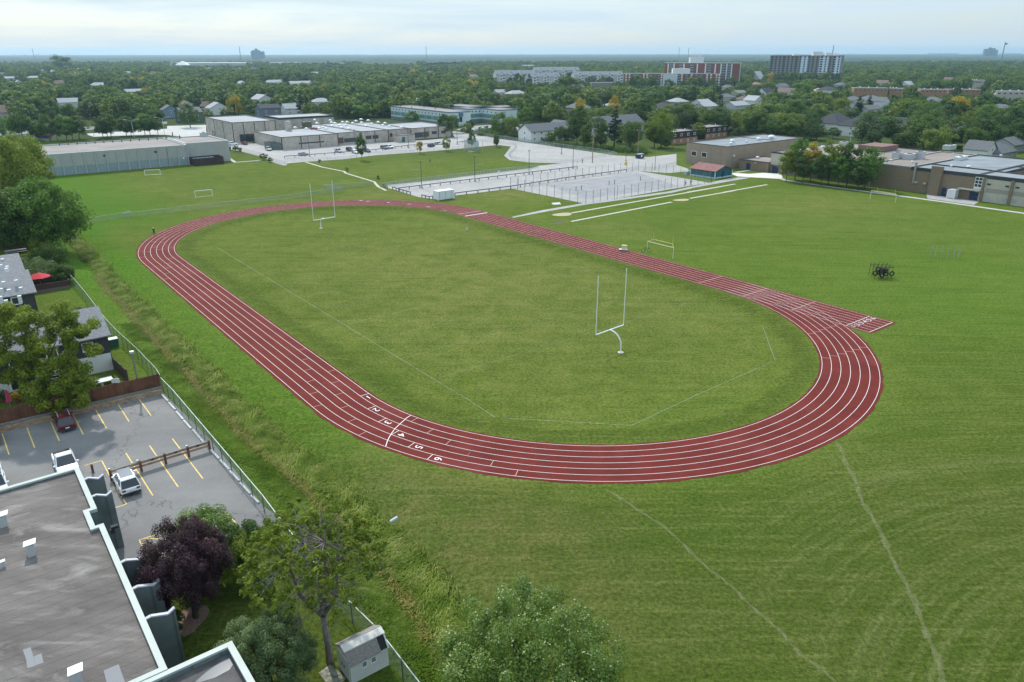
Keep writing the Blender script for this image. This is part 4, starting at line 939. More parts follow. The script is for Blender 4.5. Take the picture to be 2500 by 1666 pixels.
# two and three storey apartments behind the long school
def grid_windows(t_, A, B, n_, zs, w_, h_, frame=M_WHITE, glass=M_GLASS, s0=None, s1=None):
    Ln = (Vector(B) - Vector(A)).length; s0 = 1.5 if s0 is None else s0; s1 = Ln - 1.5 if s1 is None else s1
    for z_ in zs:
        for i in range(n_): window(t_, A, B, s0 + (s1 - s0) * (i + .5) / n_, z_, w_, h_, frame, glass, fw=.18)
M_PTEAL = mat('pale_mint_stucco', (.52, .60, .58), .9); M_TEALB = mat('teal_panel', (.12, .25, .235), .8); M_GREYB = mat('blue_grey_base', (.15, .18, .195), .9)
cR = gp(R2(1905, 745)); L1_ = snap(cR, gp(R2(1330, 690)))
Hh = 8.4; c0 = gp(R2(1830, 640), Hh); c1 = snap(c0, gp(R2(1325, 582), Hh)); c2 = snap(c0, gp(R2(2005, 628), Hh)); pts = [c1, c0, c2, c1 + (c2 - c0)]
t_ = bldg('apartment_block', 'pale mint three-storey apartment block with teal balcony band behind the long school', 'apartment block', pts, Hh, M_PTEAL, M_ROOF_P, mat('slate_coping', (.16, .20, .23), .7), band=.4); foot(pts)
Lq = (c0 - c1).length
grid_windows(t_, c1, c0, 17, (5.9,), 1.5, 1.3); on_wall(MB(), c1, c0, Lq / 2, 3.0, Lq - 1, 2.2, d1=.1).build('teal_band', M_TEALB, t_); on_wall(MB(), c1, c0, Lq / 2, .02, Lq - .4, 2.0, d1=.08).build('base_wall', M_GREYB, t_)
for i in range(9): o_ = on_wall(MB(), c1, c0, Lq * (i + .5) / 9, 3.3, 1.8, 1.5, d1=.16).build('window', M_WHITE, t_); on_wall(MB(), c1, c0, Lq * (i + .5) / 9, 3.5, 1.3, 1.1, d0=.16, d1=.18).build('pane', M_GLASS, o_)
on_wall(MB(), c0, c2, (c2 - c0).length * .45, 5.6, 2.6, 2.0, d1=.9).build('blue_canopy', mat('blue_canopy', (.06, .17, .26), .7), t_); on_wall(MB(), c0, c2, (c2 - c0).length * .45, 2.4, 2.0, 3.0, d1=.05).build('stair_window', M_GLASS, t_)
for q in ((1390, 590), (1490, 600), (1600, 600), (1700, 615), (1780, 610)): vent(t_, gp(R2(*q), Hh - .3), Hh - .3, .4, .7, M_COPE)
hvac(t_, gp(R2(1475, 573), Hh - .3), Hh - .3, 5, 3, 2, M_VENT)
KEEP.append((600 + 1325 / 3.6766, 100 + 570 / 3.6766, 600 + 2000 / 3.6766, 100 + 690 / 3.6766, 430))
Hh = 8.6; c0 = gp(R2(1150, 548), Hh); c1 = snap(c0, gp(R2(1045, 538), Hh)); c2 = snap(c0, gp(R2(1520, 530), Hh)); 
c1 = c0 + UU * 18 if (c1 - c0).length < 4 else c1
pts = [c0, c0 + NN * 62, c0 + NN * 62 + UU * 15, c0 + UU * 15]
t_ = bldg('apartment_block', 'beige three-storey apartment block with blank white end wall', 'apartment block', pts, Hh, M_BEIGE, M_ROOF_G, M_VENT); foot(pts)
on_wall(MB(), pts[3], pts[0], 7.5, .02, 14.9, Hh - .4, d1=.06).build('white_end_wall', M_STUCCO, t_); grid_windows(t_, pts[0], pts[1], 11, (6.2, 3.6, 1.0), 2.2, 1.3, M_BEIGE)
for i in range(8): vent(t_, pts[0] + NN * (5 + 7 * i) + UU * 8, Hh - .3, .5, .8)
KEEP.append((600 + 1045 / 3.6766, 100 + 510 / 3.6766, 600 + 1520 / 3.6766, 100 + 590 / 3.6766, 480))
for lab, pa, pb in (('long pale mint apartment wing behind the first mint block', R2(1775, 572), R2(2340, 608)), ('near pale mint apartment wing right of the first mint block', R2(2000, 610), R2(2345, 612))):
    Hh = 8.4; a = gp(pa, Hh); b_ = gp(pb, Hh)
    b_ = a + NN * (0) + (b_ - a) if False else a - UU * 62 if 'long' in lab else a + NN * 40
    pts = [a, b_, b_ + NN * 14, a + NN * 14] if 'long' in lab else [a, b_, b_ + UU * 15, a + UU * 15]
    t_ = bldg('apartment_block', lab, 'apartment block', pts, Hh, M_PTEAL, M_ROOF_P, MATS['slate_coping'], band=.4); foot(pts); Lq = (b_ - a).length
    on_wall(MB(), a, b_, Lq / 2, 3.0, Lq - 1, 2.2, d1=.1).build('teal_band', M_TEALB, t_); on_wall(MB(), a, b_, Lq / 2, .02, Lq - .4, 2.0, d1=.08).build('base_wall', M_GREYB, t_); grid_windows(t_, a, b_, 14, (5.9,), 1.5, 1.3)
    q, q2 = PX((a.x, a.y, Hh)), PX((b_.x, b_.y, Hh)); KEEP.append((min(q[0], q2[0]), min(q[1], q2[1]) - 3, max(q[0], q2[0]), max(q[1], q2[1]) + 12, min(a.y, b_.y)))
M_DULLG = mat('dull_dark_glazing', (.022, .026, .030), .6)
# ------------------------------------------------------------------ condominiums with grey gables
def condo(label, pL, pR, base, h, n_):
    a = G((pL[0], base)); sc = a.y
    a = G((pL[0], base)); b_ = at(pR[0], a.y + 12)
    d = (b_ - a).normalized(); rot = math.atan2(d.y, d.x); Ln = (b_ - a).length; nrm = Vector((-d.y, d.x, 0)); c_ = (a + b_) / 2 + nrm * 9
    t_ = thing('condominium', label, 'condominium', (c_.x, c_.y, 0))
    M_ = mat('pale_condo_siding', (.50, .50, .48), .85); MR = mat('condo_slate_roof', (.17, .19, .21), .9)
    wl_, rf, cs = gable(t_, c_, Ln, 18, h, 4.4, rot, M_, MR)
    A, B = cs[0], cs[1]
    on_wall(MB(), A, B, Ln / 2, .02, Ln - .2, h * .32, d1=.06).build('brick_lower_wall', mat('condo_mauve_brick', (.24, .20, .20), .9), t_)
    for i in range(n_):
        s_ = Ln * (i + .5) / n_
        P = Vector(A) + d * s_ - nrm * .8; gable(t_, P + nrm * 3, 8, Ln / n_ * .36, h + .3, 3.0, rot + PI / 2, M_STUCCO, MR, name='gabled_bay')
        for z_ in range(4):
            zz = .8 + z_ * (h - .5) / 4
            bl = on_wall(MB(), A, B, s_ + Ln / n_ * .30, zz, Ln / n_ * .22, 2.0, d1=.08).build('window', M_DULLG, t_)
            on_wall(MB(), A, B, s_ + Ln / n_ * .30, zz - .1, Ln / n_ * .26, 1.0, d0=.9, d1=1.05).build('balcony_rail', M_WHITE, bl)
            on_wall(MB(), (P.x, P.y, 0), (P.x + d.x, P.y + d.y, 0), 0, zz + .3, Ln / n_ * .16, 1.4, d0=-.9 + .8, d1=1.15).build('bay_window', M_DULLG, t_)
    FOOT.append([tuple(q)[:2] for q in rect_from(a, b_, 20)]); KEEP.append((pL[0], PX((a.x, a.y, h + 3))[1], pR[0], PX((a.x, a.y, h * .45))[1], a.y - 10))
    return t_
condo('long four-storey condominium with grey gabled roof left of the oak crown', V6(60, 0), V6(560, 0), 120 + 490 / 5.348, 15, 4)
condo('nearer four-storey condominium wing with white gables and balconies', V6(490, 0), V6(900, 0), 120 + 500 / 5.348, 12.5, 3)
condo('rear condominium wing with long grey roof on the skyline of the complex', V6(560, 0), V6(1150, 0), 120 + 430 / 5.348, 16, 4)
condo('right condominium wing with white bays beside the brick annex', V6(1080, 0), V6(1720, 0), 120 + 480 / 5.348, 13, 5)
a = G(V6(1310, 520)); b_ = snap(a, G(V6(1550, 515))); pts = rect_from(a, a + Vector((32, 4, 0)), 14)
t_ = bldg('brick_annex', 'low grey-brown brick annex in front of the condominiums', 'building', pts, 7, mat('grey_brown_brick', (.22, .20, .18), .9), M_ROOF_G, M_COPEL); foot(pts); KEEP.append((*V6(1310, 440), *V6(1550, 490), a.y))
# ------------------------------------------------------------------ red brick slabs
def slab(label, pL, pR, base, h, dep, tilt, wm, rm, cm, name='apartment_tower', cat='apartment tower'):
    a = G((pL[0], base)); b_ = at(pR[0], a.y + tilt) 
    pts = rect_from(a, b_, dep); t_ = bldg(name, label, cat, pts, h, wm, rm, cm); foot(pts)
    KEEP.append((pL[0], PX((a.x, a.y, h))[1] - 4, pR[0], PX((a.x, a.y, h * .22))[1], min(a.y, b_.y) - 15)); return t_, pts
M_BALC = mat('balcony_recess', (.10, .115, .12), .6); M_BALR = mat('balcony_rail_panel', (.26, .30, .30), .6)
def balcony_stack(t_, A, B, s_, w_, zs, name='balcony'):
    for z_ in zs:
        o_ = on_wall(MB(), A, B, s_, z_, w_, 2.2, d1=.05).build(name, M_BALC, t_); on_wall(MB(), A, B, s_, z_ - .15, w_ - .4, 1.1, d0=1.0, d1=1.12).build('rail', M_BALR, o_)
t_, pts = slab('tall red brick slab of flats with columns of balconies and a white roof house', V7(100, 0), V7(1030, 0), 120 + 490 / 5.115, 29, 16, -30, M_REDB, M_ROOF_G, M_WHITE)
A_, B_ = pts[0], pts[1]; Ln = (B_ - A_).length; zs = [1.2 + 2.75 * i for i in range(10)]
for f_ in (.09, .22, .37, .60, .79, .86): balcony_stack(t_, A_, B_, Ln * f_, Ln * .055, zs)
for f_ in (.045, .125, .26, .44, .55, .68, .755, .83, .895): on_wall(MB(), A_, B_, Ln * f_, .1, 1.4, 28, d1=.12).build('pale_stripe', M_STUCCO, t_)
piers(t_, pts[1], pts[2], 2, 28.2, 5.6, .1, MATS['pale_stripe'] if 'pale_stripe' in MATS else M_BEIGE, z=.1, ends=False, name='pale_end_panel')
on_wall(MB(), pts[1], pts[2], 8, .1, 15.8, 28.4, d1=.08).build('pale_end_wall', mat('pale_end_brick', (.43, .40, .36), .9), t_)
for z_ in zs[::2]: on_wall(MB(), pts[1], pts[2], 8, z_, 1.2, 1.4, d0=.08, d1=.13).build('window', M_DULLG, t_)
P = A_.lerp(B_, .44) + Vector((0, 8, 0)); MB().box((P.x, P.y, 28.8), (16, 7, 6.5), 0).build('roof_house', M_STUCCO, t_)
for dx in (-5, -2, 2, 5): MB().tube([(P.x + dx, P.y, 35), (P.x + dx, P.y, 40)], .3, 6).build('antenna', M_VENT, t_)
t_, pts = slab('low red brick slab of flats with white window columns and a blank white wall', V6(1725, 0), V7(805, 0), 120 + 500 / 5.115, 17.5, 15, -14, M_REDB, M_ROOF_G, M_WHITE, 'apartment_block', 'apartment block')
A_, B_ = pts[0], pts[1]; Ln = (B_ - A_).length; zs = [1.0 + 2.8 * i for i in range(6)]
on_wall(MB(), A_, B_, Ln * .48, .1, Ln * .15, 16.8, d1=.3).build('blank_white_wall', mat('blank_white_wall', (.55, .58, .57), .9), t_)
for f_ in (.02, .055, .205, .24, .39, .42, .60, .70, .86, .90, .955, .985):
    for z_ in zs: on_wall(MB(), A_, B_, Ln * f_, z_, 2.0, 1.9, d1=.08).build('window', M_STUCCO, t_)
for f_ in (.10, .14, .28, .325, .36, .57, .65, .75, .80): balcony_stack(t_, A_, B_, Ln * f_, Ln * .026, zs)
for q in ((900 / 5.115), ): pass
P = A_.lerp(B_, .60) + Vector((0, 8, 0)); MB().box((P.x, P.y, 17.3), (20, 8, 5.5), 0).build('roof_house', M_STUCCO, t_)
# ------------------------------------------------------------------ grey and pale blue tower
a = G(V7(1385, 400)); sc = a.y / FPX
aL = Vector((a.x + 2, a.y, 0)); bR = at(2046, a.y - 55)
pts = rect_from(aL, bR, 20); Hh = 36
t_ = bldg('apartment_tower', 'grey apartment tower with pale blue panels standing above the right-hand wood', 'apartment tower', pts, Hh, mat('taupe_grey_cladding', (.22, .215, .205), .85), M_ROOF_G, M_COPE); foot(pts)
KEEP.append((V7(1385, 0)[0] - 5, V7(0, 90)[1], V7(2290, 0)[0], V7(0, 385)[1], a.y - 75))
A_, B_ = pts[0], pts[1]; Ln = (B_ - A_).length; M_PB = mat('pale_blue_panel', (.58, .66, .72), .8)
for f_, w_ in ((.50, .115), (.77, .12), (.955, .085)): on_wall(MB(), A_, B_, Ln * f_, .1, Ln * w_, Hh - 1.4, d1=.12).build('blue_panel', M_PB, t_)
on_wall(MB(), A_, B_, Ln * .72, .08, Ln * .55, Hh * .26, d1=.10).build('blue_panel', M_PB, t_)
small = MB()
cnt = 0
for i in range(11):
    for j in range(17):
        s_ = Ln * (j + .5) / 17; z_ = 1.2 + i * 3.15; w_ = 3.6 if j % 3 == 0 else 2.2
        if j % 2 == 0 and cnt < 95: on_wall(MB(), A_, B_, s_, z_, w_, 2.0, d1=.16).build('window', M_DULLG, t_); cnt += 1
        else: on_wall(small, A_, B_, s_, z_, w_, 2.0, d1=.16)
tag(small.build('small_window', M_DULLG, t_), kind='stuff')
for s_, w_, h_ in ((.38, 9, 2.5), (.68, 14, 5.5), (.83, 9, 4.0), (.93, 6, 3)): P = A_.lerp(B_, s_) + Vector((2, 10, 0)); MB().box((P.x, P.y, Hh - .3), (w_, 8, h_), 0).build('roof_house', M_STUCCO, t_)
# white A-frame beside it
house('white steep-roofed hall beside the grey apartment tower', V7(1340, 375), 2, 15, 22, 2, 11, M_BEIGE, mat('pale_church_roof', (.42, .43, .43), .9), GA, False, 'church hall', 'church_hall', 1, False)
# ------------------------------------------------------------------ orange brick walk-ups and long flat blocks
for lab, pL, pR, base, h, wm, n_ in (
    ('orange brick walk-up block with a row of small windows on the right', V8(215, 0), V8(640, 0), 180 + 310 / 5.115, 9.5, M_ORB, 8), ('short orange brick block right of the orange brick walk-up', V8(660, 0), V8(815, 0), 180 + 300 / 5.115, 8.5, M_ORB, 3),
    ('long low block with pale roof behind the row of tall trees', V8(1050, 0), V8(1380, 0), 180 + 290 / 5.115, 7, M_ORB, 6), ('second long low block with pale roof behind the tall trees', V8(1400, 0), V8(1800, 0), 180 + 290 / 5.115, 7, M_ORB, 6),
    ('cream flat-roofed block at the right edge of the suburb', V8(1990, 0), V8(2420, 0), 180 + 335 / 5.115, 8, M_BEIGE, 6), ('grey three-storey block deep in the right-hand wood', V8(1690, 0), V8(1800, 0), 180 + 225 / 5.115, 12, M_BEIGE, 4)):
    a = G((pL[0], base)); b_ = at(pR[0], a.y - 6); pts = rect_from(a, b_, 14)
    t_ = bldg('low_apartment_block', lab, 'apartment block', pts, h, wm, M_ROOF_G, M_COPEL); foot(pts); Ln = (b_ - a).length
    for i in range(n_): window(t_, a, b_, Ln * (i + .5) / n_, h - 2.6, 2.2, 1.2, M_BEIGE)
    for i in range(3): vent(t_, a.lerp(b_, .25 + .25 * i) + Vector((0, 6, 0)), h - .3, .7, .9)
    KEEP.append((pL[0], PX((a.x, a.y, h))[1] - 2, pR[0], PX((a.x, a.y, h * .35))[1], a.y - 8))
# ------------------------------------------------------------------ sheds, malls and landmarks towards the horizon
M_FARW = mat('white_metal_cladding', (.72, .73, .72), .7); M_FARG = mat('grey_metal_cladding', (.40, .42, .43), .8)
def far_block(lab, x0, x1, ytop, ybase, wm=M_FARW, name='warehouse', cat='warehouse', dep=40):
    a = G((x0, ybase)); k = a.y * _c / FPX; b_ = at(x1, a.y); h = max(3.0, (ybase - ytop) * k * 1.0); pts = rect_from(a, b_, dep)
    t_ = bldg(name, lab, cat, pts, h, wm, M_FARW, M_FARW, para=.2); foot(pts, 8); KEEP.append((x0, ytop - 1, x1, (ytop + ybase) / 2 + .5, a.y - 10))
    Ln = (b_ - a).length; on_wall(MB(), a, b_, Ln * .5, .2, Ln * .7, h * .22, d1=.2).build('dock_strip', M_COPE, t_); return t_, a, b_, h
t_, a, b_, h = far_block('wide white shopping mall with a pointed white pavilion in the left distance', *[q for q in (415, 600)], 154.5, 166, M_FARG, 'shopping_mall', 'shopping mall', 90)
P = a.lerp(b_, .20); MB().box((P.x, P.y - 12, h * .6), (34, 26, 10), 0, taper=.12).build('pyramid_roof', M_FARW, t_); MB().box((P.x, P.y - 12, 0), (40, 30, h * .6), 0).build('pavilion_wall', mat('pale_pink_wall', (.55, .45, .42), .9), t_)
SHEDS = sorted(((660, 780, 153, 160, M_FARW), (790, 838, 155, 162, M_FARG), (888, 1015, 155, 159.5, M_FARW), (1045, 1120, 156, 161, M_FARG), (73, 103, 149, 152.5, M_FARW), (30, 42, 131.5, 134, M_FARW), (55, 68, 132, 134.5, M_FARW), (85, 100, 132, 134.5, M_FARW), (120, 137, 132.5, 135, M_FARW), (160, 172, 134, 136.5, M_FARG), (490, 570, 137, 140, M_FARG),
      (1265, 1305, 159.5, 163, M_FARW), (1305, 1340, 138, 141, M_FARG), (1395, 1425, 139, 141.5, M_FARW), (1440, 1500, 140, 142, M_FARG), (1210, 1240, 141, 143, M_FARG), (1690, 1720, 135, 137.5, M_FARG), (2070, 2095, 131, 134, M_FARW), (2265, 2340, 130, 133.5, M_FARG), (2375, 2400, 131, 133.5, M_FARW), (2440, 2495, 130, 133, M_FARG)), key=lambda q: q[0]); seen_ = {}
for x0, x1, yt, yb, wm in SHEDS:
    w_ = ('white' if wm is M_FARW else 'grey', 'left' if x0 < 833 else 'middle' if x0 < 1667 else 'right'); k_ = seen_[w_] = seen_.get(w_, -1) + 1
    far_block('%s %s shed roof from the left, %s part of the far skyline' % ('first second third fourth fifth sixth seventh eighth ninth tenth'.split()[k_], w_[0], w_[1]), x0, x1, yt, yb, wm, dep=30)
def silhouette(name, lab, cat, x, y0, dist, parts_):
    """a far tower or mast standing at a real distance; parts_ = (dx, z0, w, h) in metres"""
    X = at(x, dist).x; t_ = thing(name, lab, cat, (X, dist, 0))
    for i, (dx, z0, w_, h_, m_) in enumerate(parts_): MB().box((X + dx, dist, z0), (w_, w_ * .6, h_), .2).build('tower_block' if w_ > 4 else 'mast', m_, t_)
    return t_
M_HAZ = mat('haze_tinted_grey', (.16, .21, .24), .9)  # distance haze is put into this blue-grey base colour
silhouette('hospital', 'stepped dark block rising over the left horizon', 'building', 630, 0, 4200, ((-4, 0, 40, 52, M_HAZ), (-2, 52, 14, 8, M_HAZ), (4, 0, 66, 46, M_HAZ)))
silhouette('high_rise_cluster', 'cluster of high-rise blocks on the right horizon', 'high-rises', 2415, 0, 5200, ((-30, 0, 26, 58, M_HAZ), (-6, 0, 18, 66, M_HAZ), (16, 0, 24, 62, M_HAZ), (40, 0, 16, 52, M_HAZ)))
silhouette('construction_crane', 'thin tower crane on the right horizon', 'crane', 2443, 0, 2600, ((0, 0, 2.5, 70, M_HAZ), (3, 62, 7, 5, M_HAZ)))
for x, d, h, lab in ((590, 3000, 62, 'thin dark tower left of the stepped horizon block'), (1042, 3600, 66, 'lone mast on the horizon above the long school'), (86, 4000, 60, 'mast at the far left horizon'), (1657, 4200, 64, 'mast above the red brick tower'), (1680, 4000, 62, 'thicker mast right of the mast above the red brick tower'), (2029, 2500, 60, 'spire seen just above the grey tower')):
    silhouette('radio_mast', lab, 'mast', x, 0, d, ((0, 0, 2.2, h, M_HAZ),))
# ------------------------------------------------------------------ foliage
def leaf_mat(name, stops, transl=.32, osc=.35, per_obj=.35, spec=.25):
    """stops: dark, mid, light leaf colours; each tree takes its own shift, each clump its own shade of leaf"""
    m = bpy.data.materials.new(name); m.use_nodes = True; t, n, Lk, b = nodes(m)
    oi = n('ObjectInfo'); tcn = n('TexCoord'); nz = n('TexNoise'); nz.inputs['Scale'].default_value = osc; nz.inputs['Detail'].default_value = 3
    Lk(tcn.outputs['Object'], nz.inputs[0])
    fr = n('NewGeometry')
    r_ = n('ValToRGB'); e = r_.color_ramp.elements; e[0].position = .0; e[0].color = (*stops[0], 1); e[1].position = 1; e[1].color = (*stops[-1], 1)
    for i, s_ in enumerate(stops[1:-1]): x = e.new((i + 1) / (len(stops) - 1)); x.color = (*s_, 1)
    a1 = n('Math', operation='MULTIPLY'); Lk(oi.outputs['Random'], a1.inputs[0]); a1.inputs[1].default_value = per_obj
    a2 = n('MapRange'); Lk(nz.outputs[0], a2.inputs[0]); a2.inputs[1].default_value = .35; a2.inputs[2].default_value = .65; a2.inputs[3].default_value = 0; a2.inputs[4].default_value = .45 * (1 - per_obj) + .1
    a3 = n('Math', operation='MULTIPLY'); Lk(fr.outputs['Random Per Island'], a3.inputs[0]); a3.inputs[1].default_value = .45 * (1 - per_obj) + .05
    s1 = n('Math', operation='ADD'); Lk(a1.outputs[0], s1.inputs[0]); Lk(a2.outputs[0], s1.inputs[1]); s2 = n('Math', operation='ADD'); Lk(s1.outputs[0], s2.inputs[0]); Lk(a3.outputs[0], s2.inputs[1])
    Lk(s2.outputs[0], r_.inputs[0]); Lk(r_.outputs[0], b.inputs['Base Color']); b.inputs['Roughness'].default_value = .65; b.inputs['Specular IOR Level'].default_value = spec
    tr_ = n('BsdfTranslucent'); tm = mixc(t, r_.outputs[0], (.25, .35, .02), .35); Lk(tm, tr_.inputs[0]); ms = n('MixShader'); ms.inputs[0].default_value = transl
    Lk(b.outputs[0], ms.inputs[1]); Lk(tr_.outputs[0], ms.inputs[2]); Lk(ms.outputs[0], t.nodes['Material Output'].inputs[0])
    MATS[name] = m; return m
M_LEAF = leaf_mat('summer_leaves', [(.022, .050, .024), (.040, .086, .027), (.070, .138, .030), (.125, .190, .032), (.20, .23, .04)], per_obj=.75)
M_LEAFY = leaf_mat('yellowing_leaves', [(.20, .19, .02), (.44, .31, .025), (.62, .42, .04)], per_obj=.3)
M_LEAFG = leaf_mat('yellow_green_leaves', [(.080, .120, .014), (.150, .210, .020), (.250, .290, .03)], per_obj=.2)
M_LEAFB = leaf_mat('bright_green_leaves', [(.045, .105, .018), (.090, .190, .026), (.170, .290, .045)], per_obj=.2)
M_LEAFP = leaf_mat('purple_leaves', [(.024, .012, .018), (.052, .022, .032), (.100, .042, .056)], per_obj=.1, transl=.12)
M_LEAFS = leaf_mat('grey_green_leaves', [(.065, .115, .045), (.150, .215, .085), (.290, .350, .170)], per_obj=.1)
M_LEAFD = leaf_mat('dark_spruce_needles', [(.016, .036, .020), (.028, .058, .030), (.046, .084, .038)], per_obj=.5, transl=.05)
M_LEAFM = leaf_mat('dark_mixed_leaves', [(.032, .068, .020), (.060, .118, .026), (.110, .175, .034)], per_obj=.2)
M_LEAFA = leaf_mat('ash_leaves', [(.062, .112, .012), (.145, .200, .018), (.260, .280, .03)], per_obj=.1, osc=.6)
M_LEAFN = leaf_mat('fresh_poplar_leaves', [(.048, .098, .012), (.115, .195, .022), (.280, .375, .105)], per_obj=.1, transl=.32, spec=.5)
M_LEAFN.node_tree.nodes['Principled BSDF'].inputs['Roughness'].default_value = .38
M_BARK = mat('bark', (.10, .085, .07), .95, var=.3, vscale=3, bump=.4, bscale=12)
M_BARKL = mat('grey_bark', (.19, .165, .145), .95, var=.3, vscale=3, bump=.4, bscale=12)
def leaves(clumps, nper, size, seed, squash=1.0, flat=.35, jit=.5):
    """clumps: array of x, y, z, r. Leaf sprays scattered through the outer part of every clump"""
    g = np.random.default_rng(seed); c_ = np.repeat(np.asarray(clumps), nper, axis=0); n_ = len(c_)
    d = g.normal(size=(n_, 3)); d /= np.linalg.norm(d, axis=1)[:, None]; rad = g.random(n_) ** .33
    P = c_[:, :3] + d * (rad * c_[:, 3])[:, None] * np.array([1, 1, squash])
    nrm = d + g.normal(size=(n_, 3)) * jit; nrm[:, 2] += flat; nrm /= np.linalg.norm(nrm, axis=1)[:, None]
    u = np.cross(nrm, g.normal(size=(n_, 3))); u /= np.linalg.norm(u, axis=1)[:, None]; v = np.cross(nrm, u)
    s_ = size * (.6 + .8 * g.random(n_))[:, None]
    V_ = np.stack([P - u * s_, P - v * s_ * .55, P + u * s_, P + v * s_ * .55], 1).reshape(-1, 3)
    return V_, np.arange(n_ * 4).reshape(-1, 4)
def crown_clumps(n_, rx, rz, zc, seed, shape='round', core=.55, cr_=(.22, .38)):
    g = np.random.default_rng(seed); out_ = []
    for i in range(n_):
        while True:
            p = g.uniform(-1, 1, 3)
            q = np.linalg.norm(p)
            if q > 1 or q < core and g.random() < .8: continue
            if shape == 'round' and p[2] < -.75: continue
            break
        if shape == 'cone': k = (1 - p[2]) / 2 * 1.05 + .04; x, y, z = p[0] * k, p[1] * k, p[2]; r_ = (.16 + .2 * k)
        elif shape == 'vase': k = .45 + .55 * (p[2] + 1) / 2; x, y, z = p[0] * k * 1.2, p[1] * k * 1.2, p[2]; r_ = g.uniform(*cr_)
        else: x, y, z = p; r_ = g.uniform(*cr_)
        out_.append((x * rx, y * rx, zc + z * rz, r_ * rx))
    return out_
def trunk(mb, h, r0, seed, top=.75, nb=5, spread=2.0, lean=0.0):
    g = random.Random(seed); pts = [(0, 0, -.3)]
    for i in range(1, 5): pts.append((lean * i + g.uniform(-.1, .1) * i * .4, g.uniform(-.1, .1) * i * .4, h * top * i / 4))
    mb.tube(pts, [r0 * 1.25, r0, r0 * .8, r0 * .55, r0 * .25], 7)
    for k in range(nb):
        z0 = h * g.uniform(.22, .55); a = g.uniform(0, 2 * PI); l = spread * g.uniform(.6, 1.05)
        b0 = Vector((lean * 2, 0, z0)); b2 = b0 + Vector((math.cos(a) * l, math.sin(a) * l, l * g.uniform(.5, 1.1)))
        b1 = (b0 + b2) / 2 + Vector((0, 0, -.1 * l)); mb.tube([b0, b1, b2], [r0 * .45, r0 * .3, r0 * .1], 5)
def tree_proto(kind, seed, n_cl, rx, rz, zc, nper, size, leafm, h, r0, shape='round', bark=None, core=.55, cr_=(.22, .38), squash=.85, nb=5):
    """a tree prototype at the origin: trunk and crown"""
    t_ = thing(kind, 'x', 'tree'); mb = MB(); trunk(mb, h, r0, seed, nb=nb, spread=rx * .8, top=.9 if shape == 'cone' else .72); mb.build('trunk', bark or M_BARK, t_, smooth=True)
    V_, F_ = leaves(crown_clumps(n_cl, rx, rz, zc, seed, shape, core, cr_), nper, size, seed, squash)
    obj('crown', np_mesh('crown', V_, F_, leafm), t_)
    return t_
PROTO = []
def reg(t_): s_ = snapshot(t_); PROTO.append(s_); return s_
P_BROAD = [reg(tree_proto('broadleaf_tree', 10 + i, 54, 1, .82 + .08 * (i % 3), 1.28, 72, .058, M_LEAF, 1.6, .045, cr_=(.20, .36))) for i in range(5)]
P_TALL = [reg(tree_proto('broadleaf_tree', 30 + i, 60, .72, 1.12, 1.48, 84, .052, M_LEAF, 2.2, .03, cr_=(.24, .40))) for i in range(3)]
P_SPRUCE = [reg(tree_proto('spruce_tree', 50 + i, 60, .42, 1.15, 1.30, 40, .05, M_LEAFD, 2.4, .03, 'cone', core=.2, squash=.5, nb=0)) for i in range(2)]
# low-detail crowns for the unbroken wood that runs to the horizon
def low_proto(seed, m_, shape='round', rx=1, rz=.85, zc=1.05, ncl=34, nper=30, size=.115):
    V_, F_ = leaves(crown_clumps(ncl, rx, rz, zc, seed, shape, .5, (.22, .36)), nper, size, seed, .85); me_ = np_mesh('distant_crown', V_, F_, m_); return me_

# ------------------------------------------------------------------ the wood-covered suburb
FRONT = [(-400, 345), (0, 318), (300, 308), (480, 296), (560, 285), (1090, 292), (1130, 318), (1290, 352), (1400, 358), (1640, 372), (1700, 350), (2000, 345), (2200, 372), (2500, 402), (2900, 430)]
def front_y(px):
    for (x0, y0), (x1, y1) in zip(FRONT[:-1], FRONT[1:]):
        if px <= x1: return y0 + (y1 - y0) * (px - x0) / (x1 - x0)
    return 430
def inside(x, y, poly):
    c_ = False; j = len(poly) - 1
    for i in range(len(poly)):
        xi, yi = poly[i]; xj, yj = poly[j]
        if (yi > y) != (yj > y) and x < (xj - xi) * (y - yi) / (yj - yi) + xi: c_ = not c_
        j = i
    return c_
FOOT.append([tuple(G(p))[:2] for p in (R2(1880, 800), R2(2353, 820), R3(380, 805), R3(380, 765), R3(0, 750), R2(2000, 760))])
FOOT.append([tuple(G(p))[:2] for p in (R1(760, 870), R1(1480, 870), R1(1850, 860), R1(1850, 745), R1(1480, 745), R1(760, 800))])
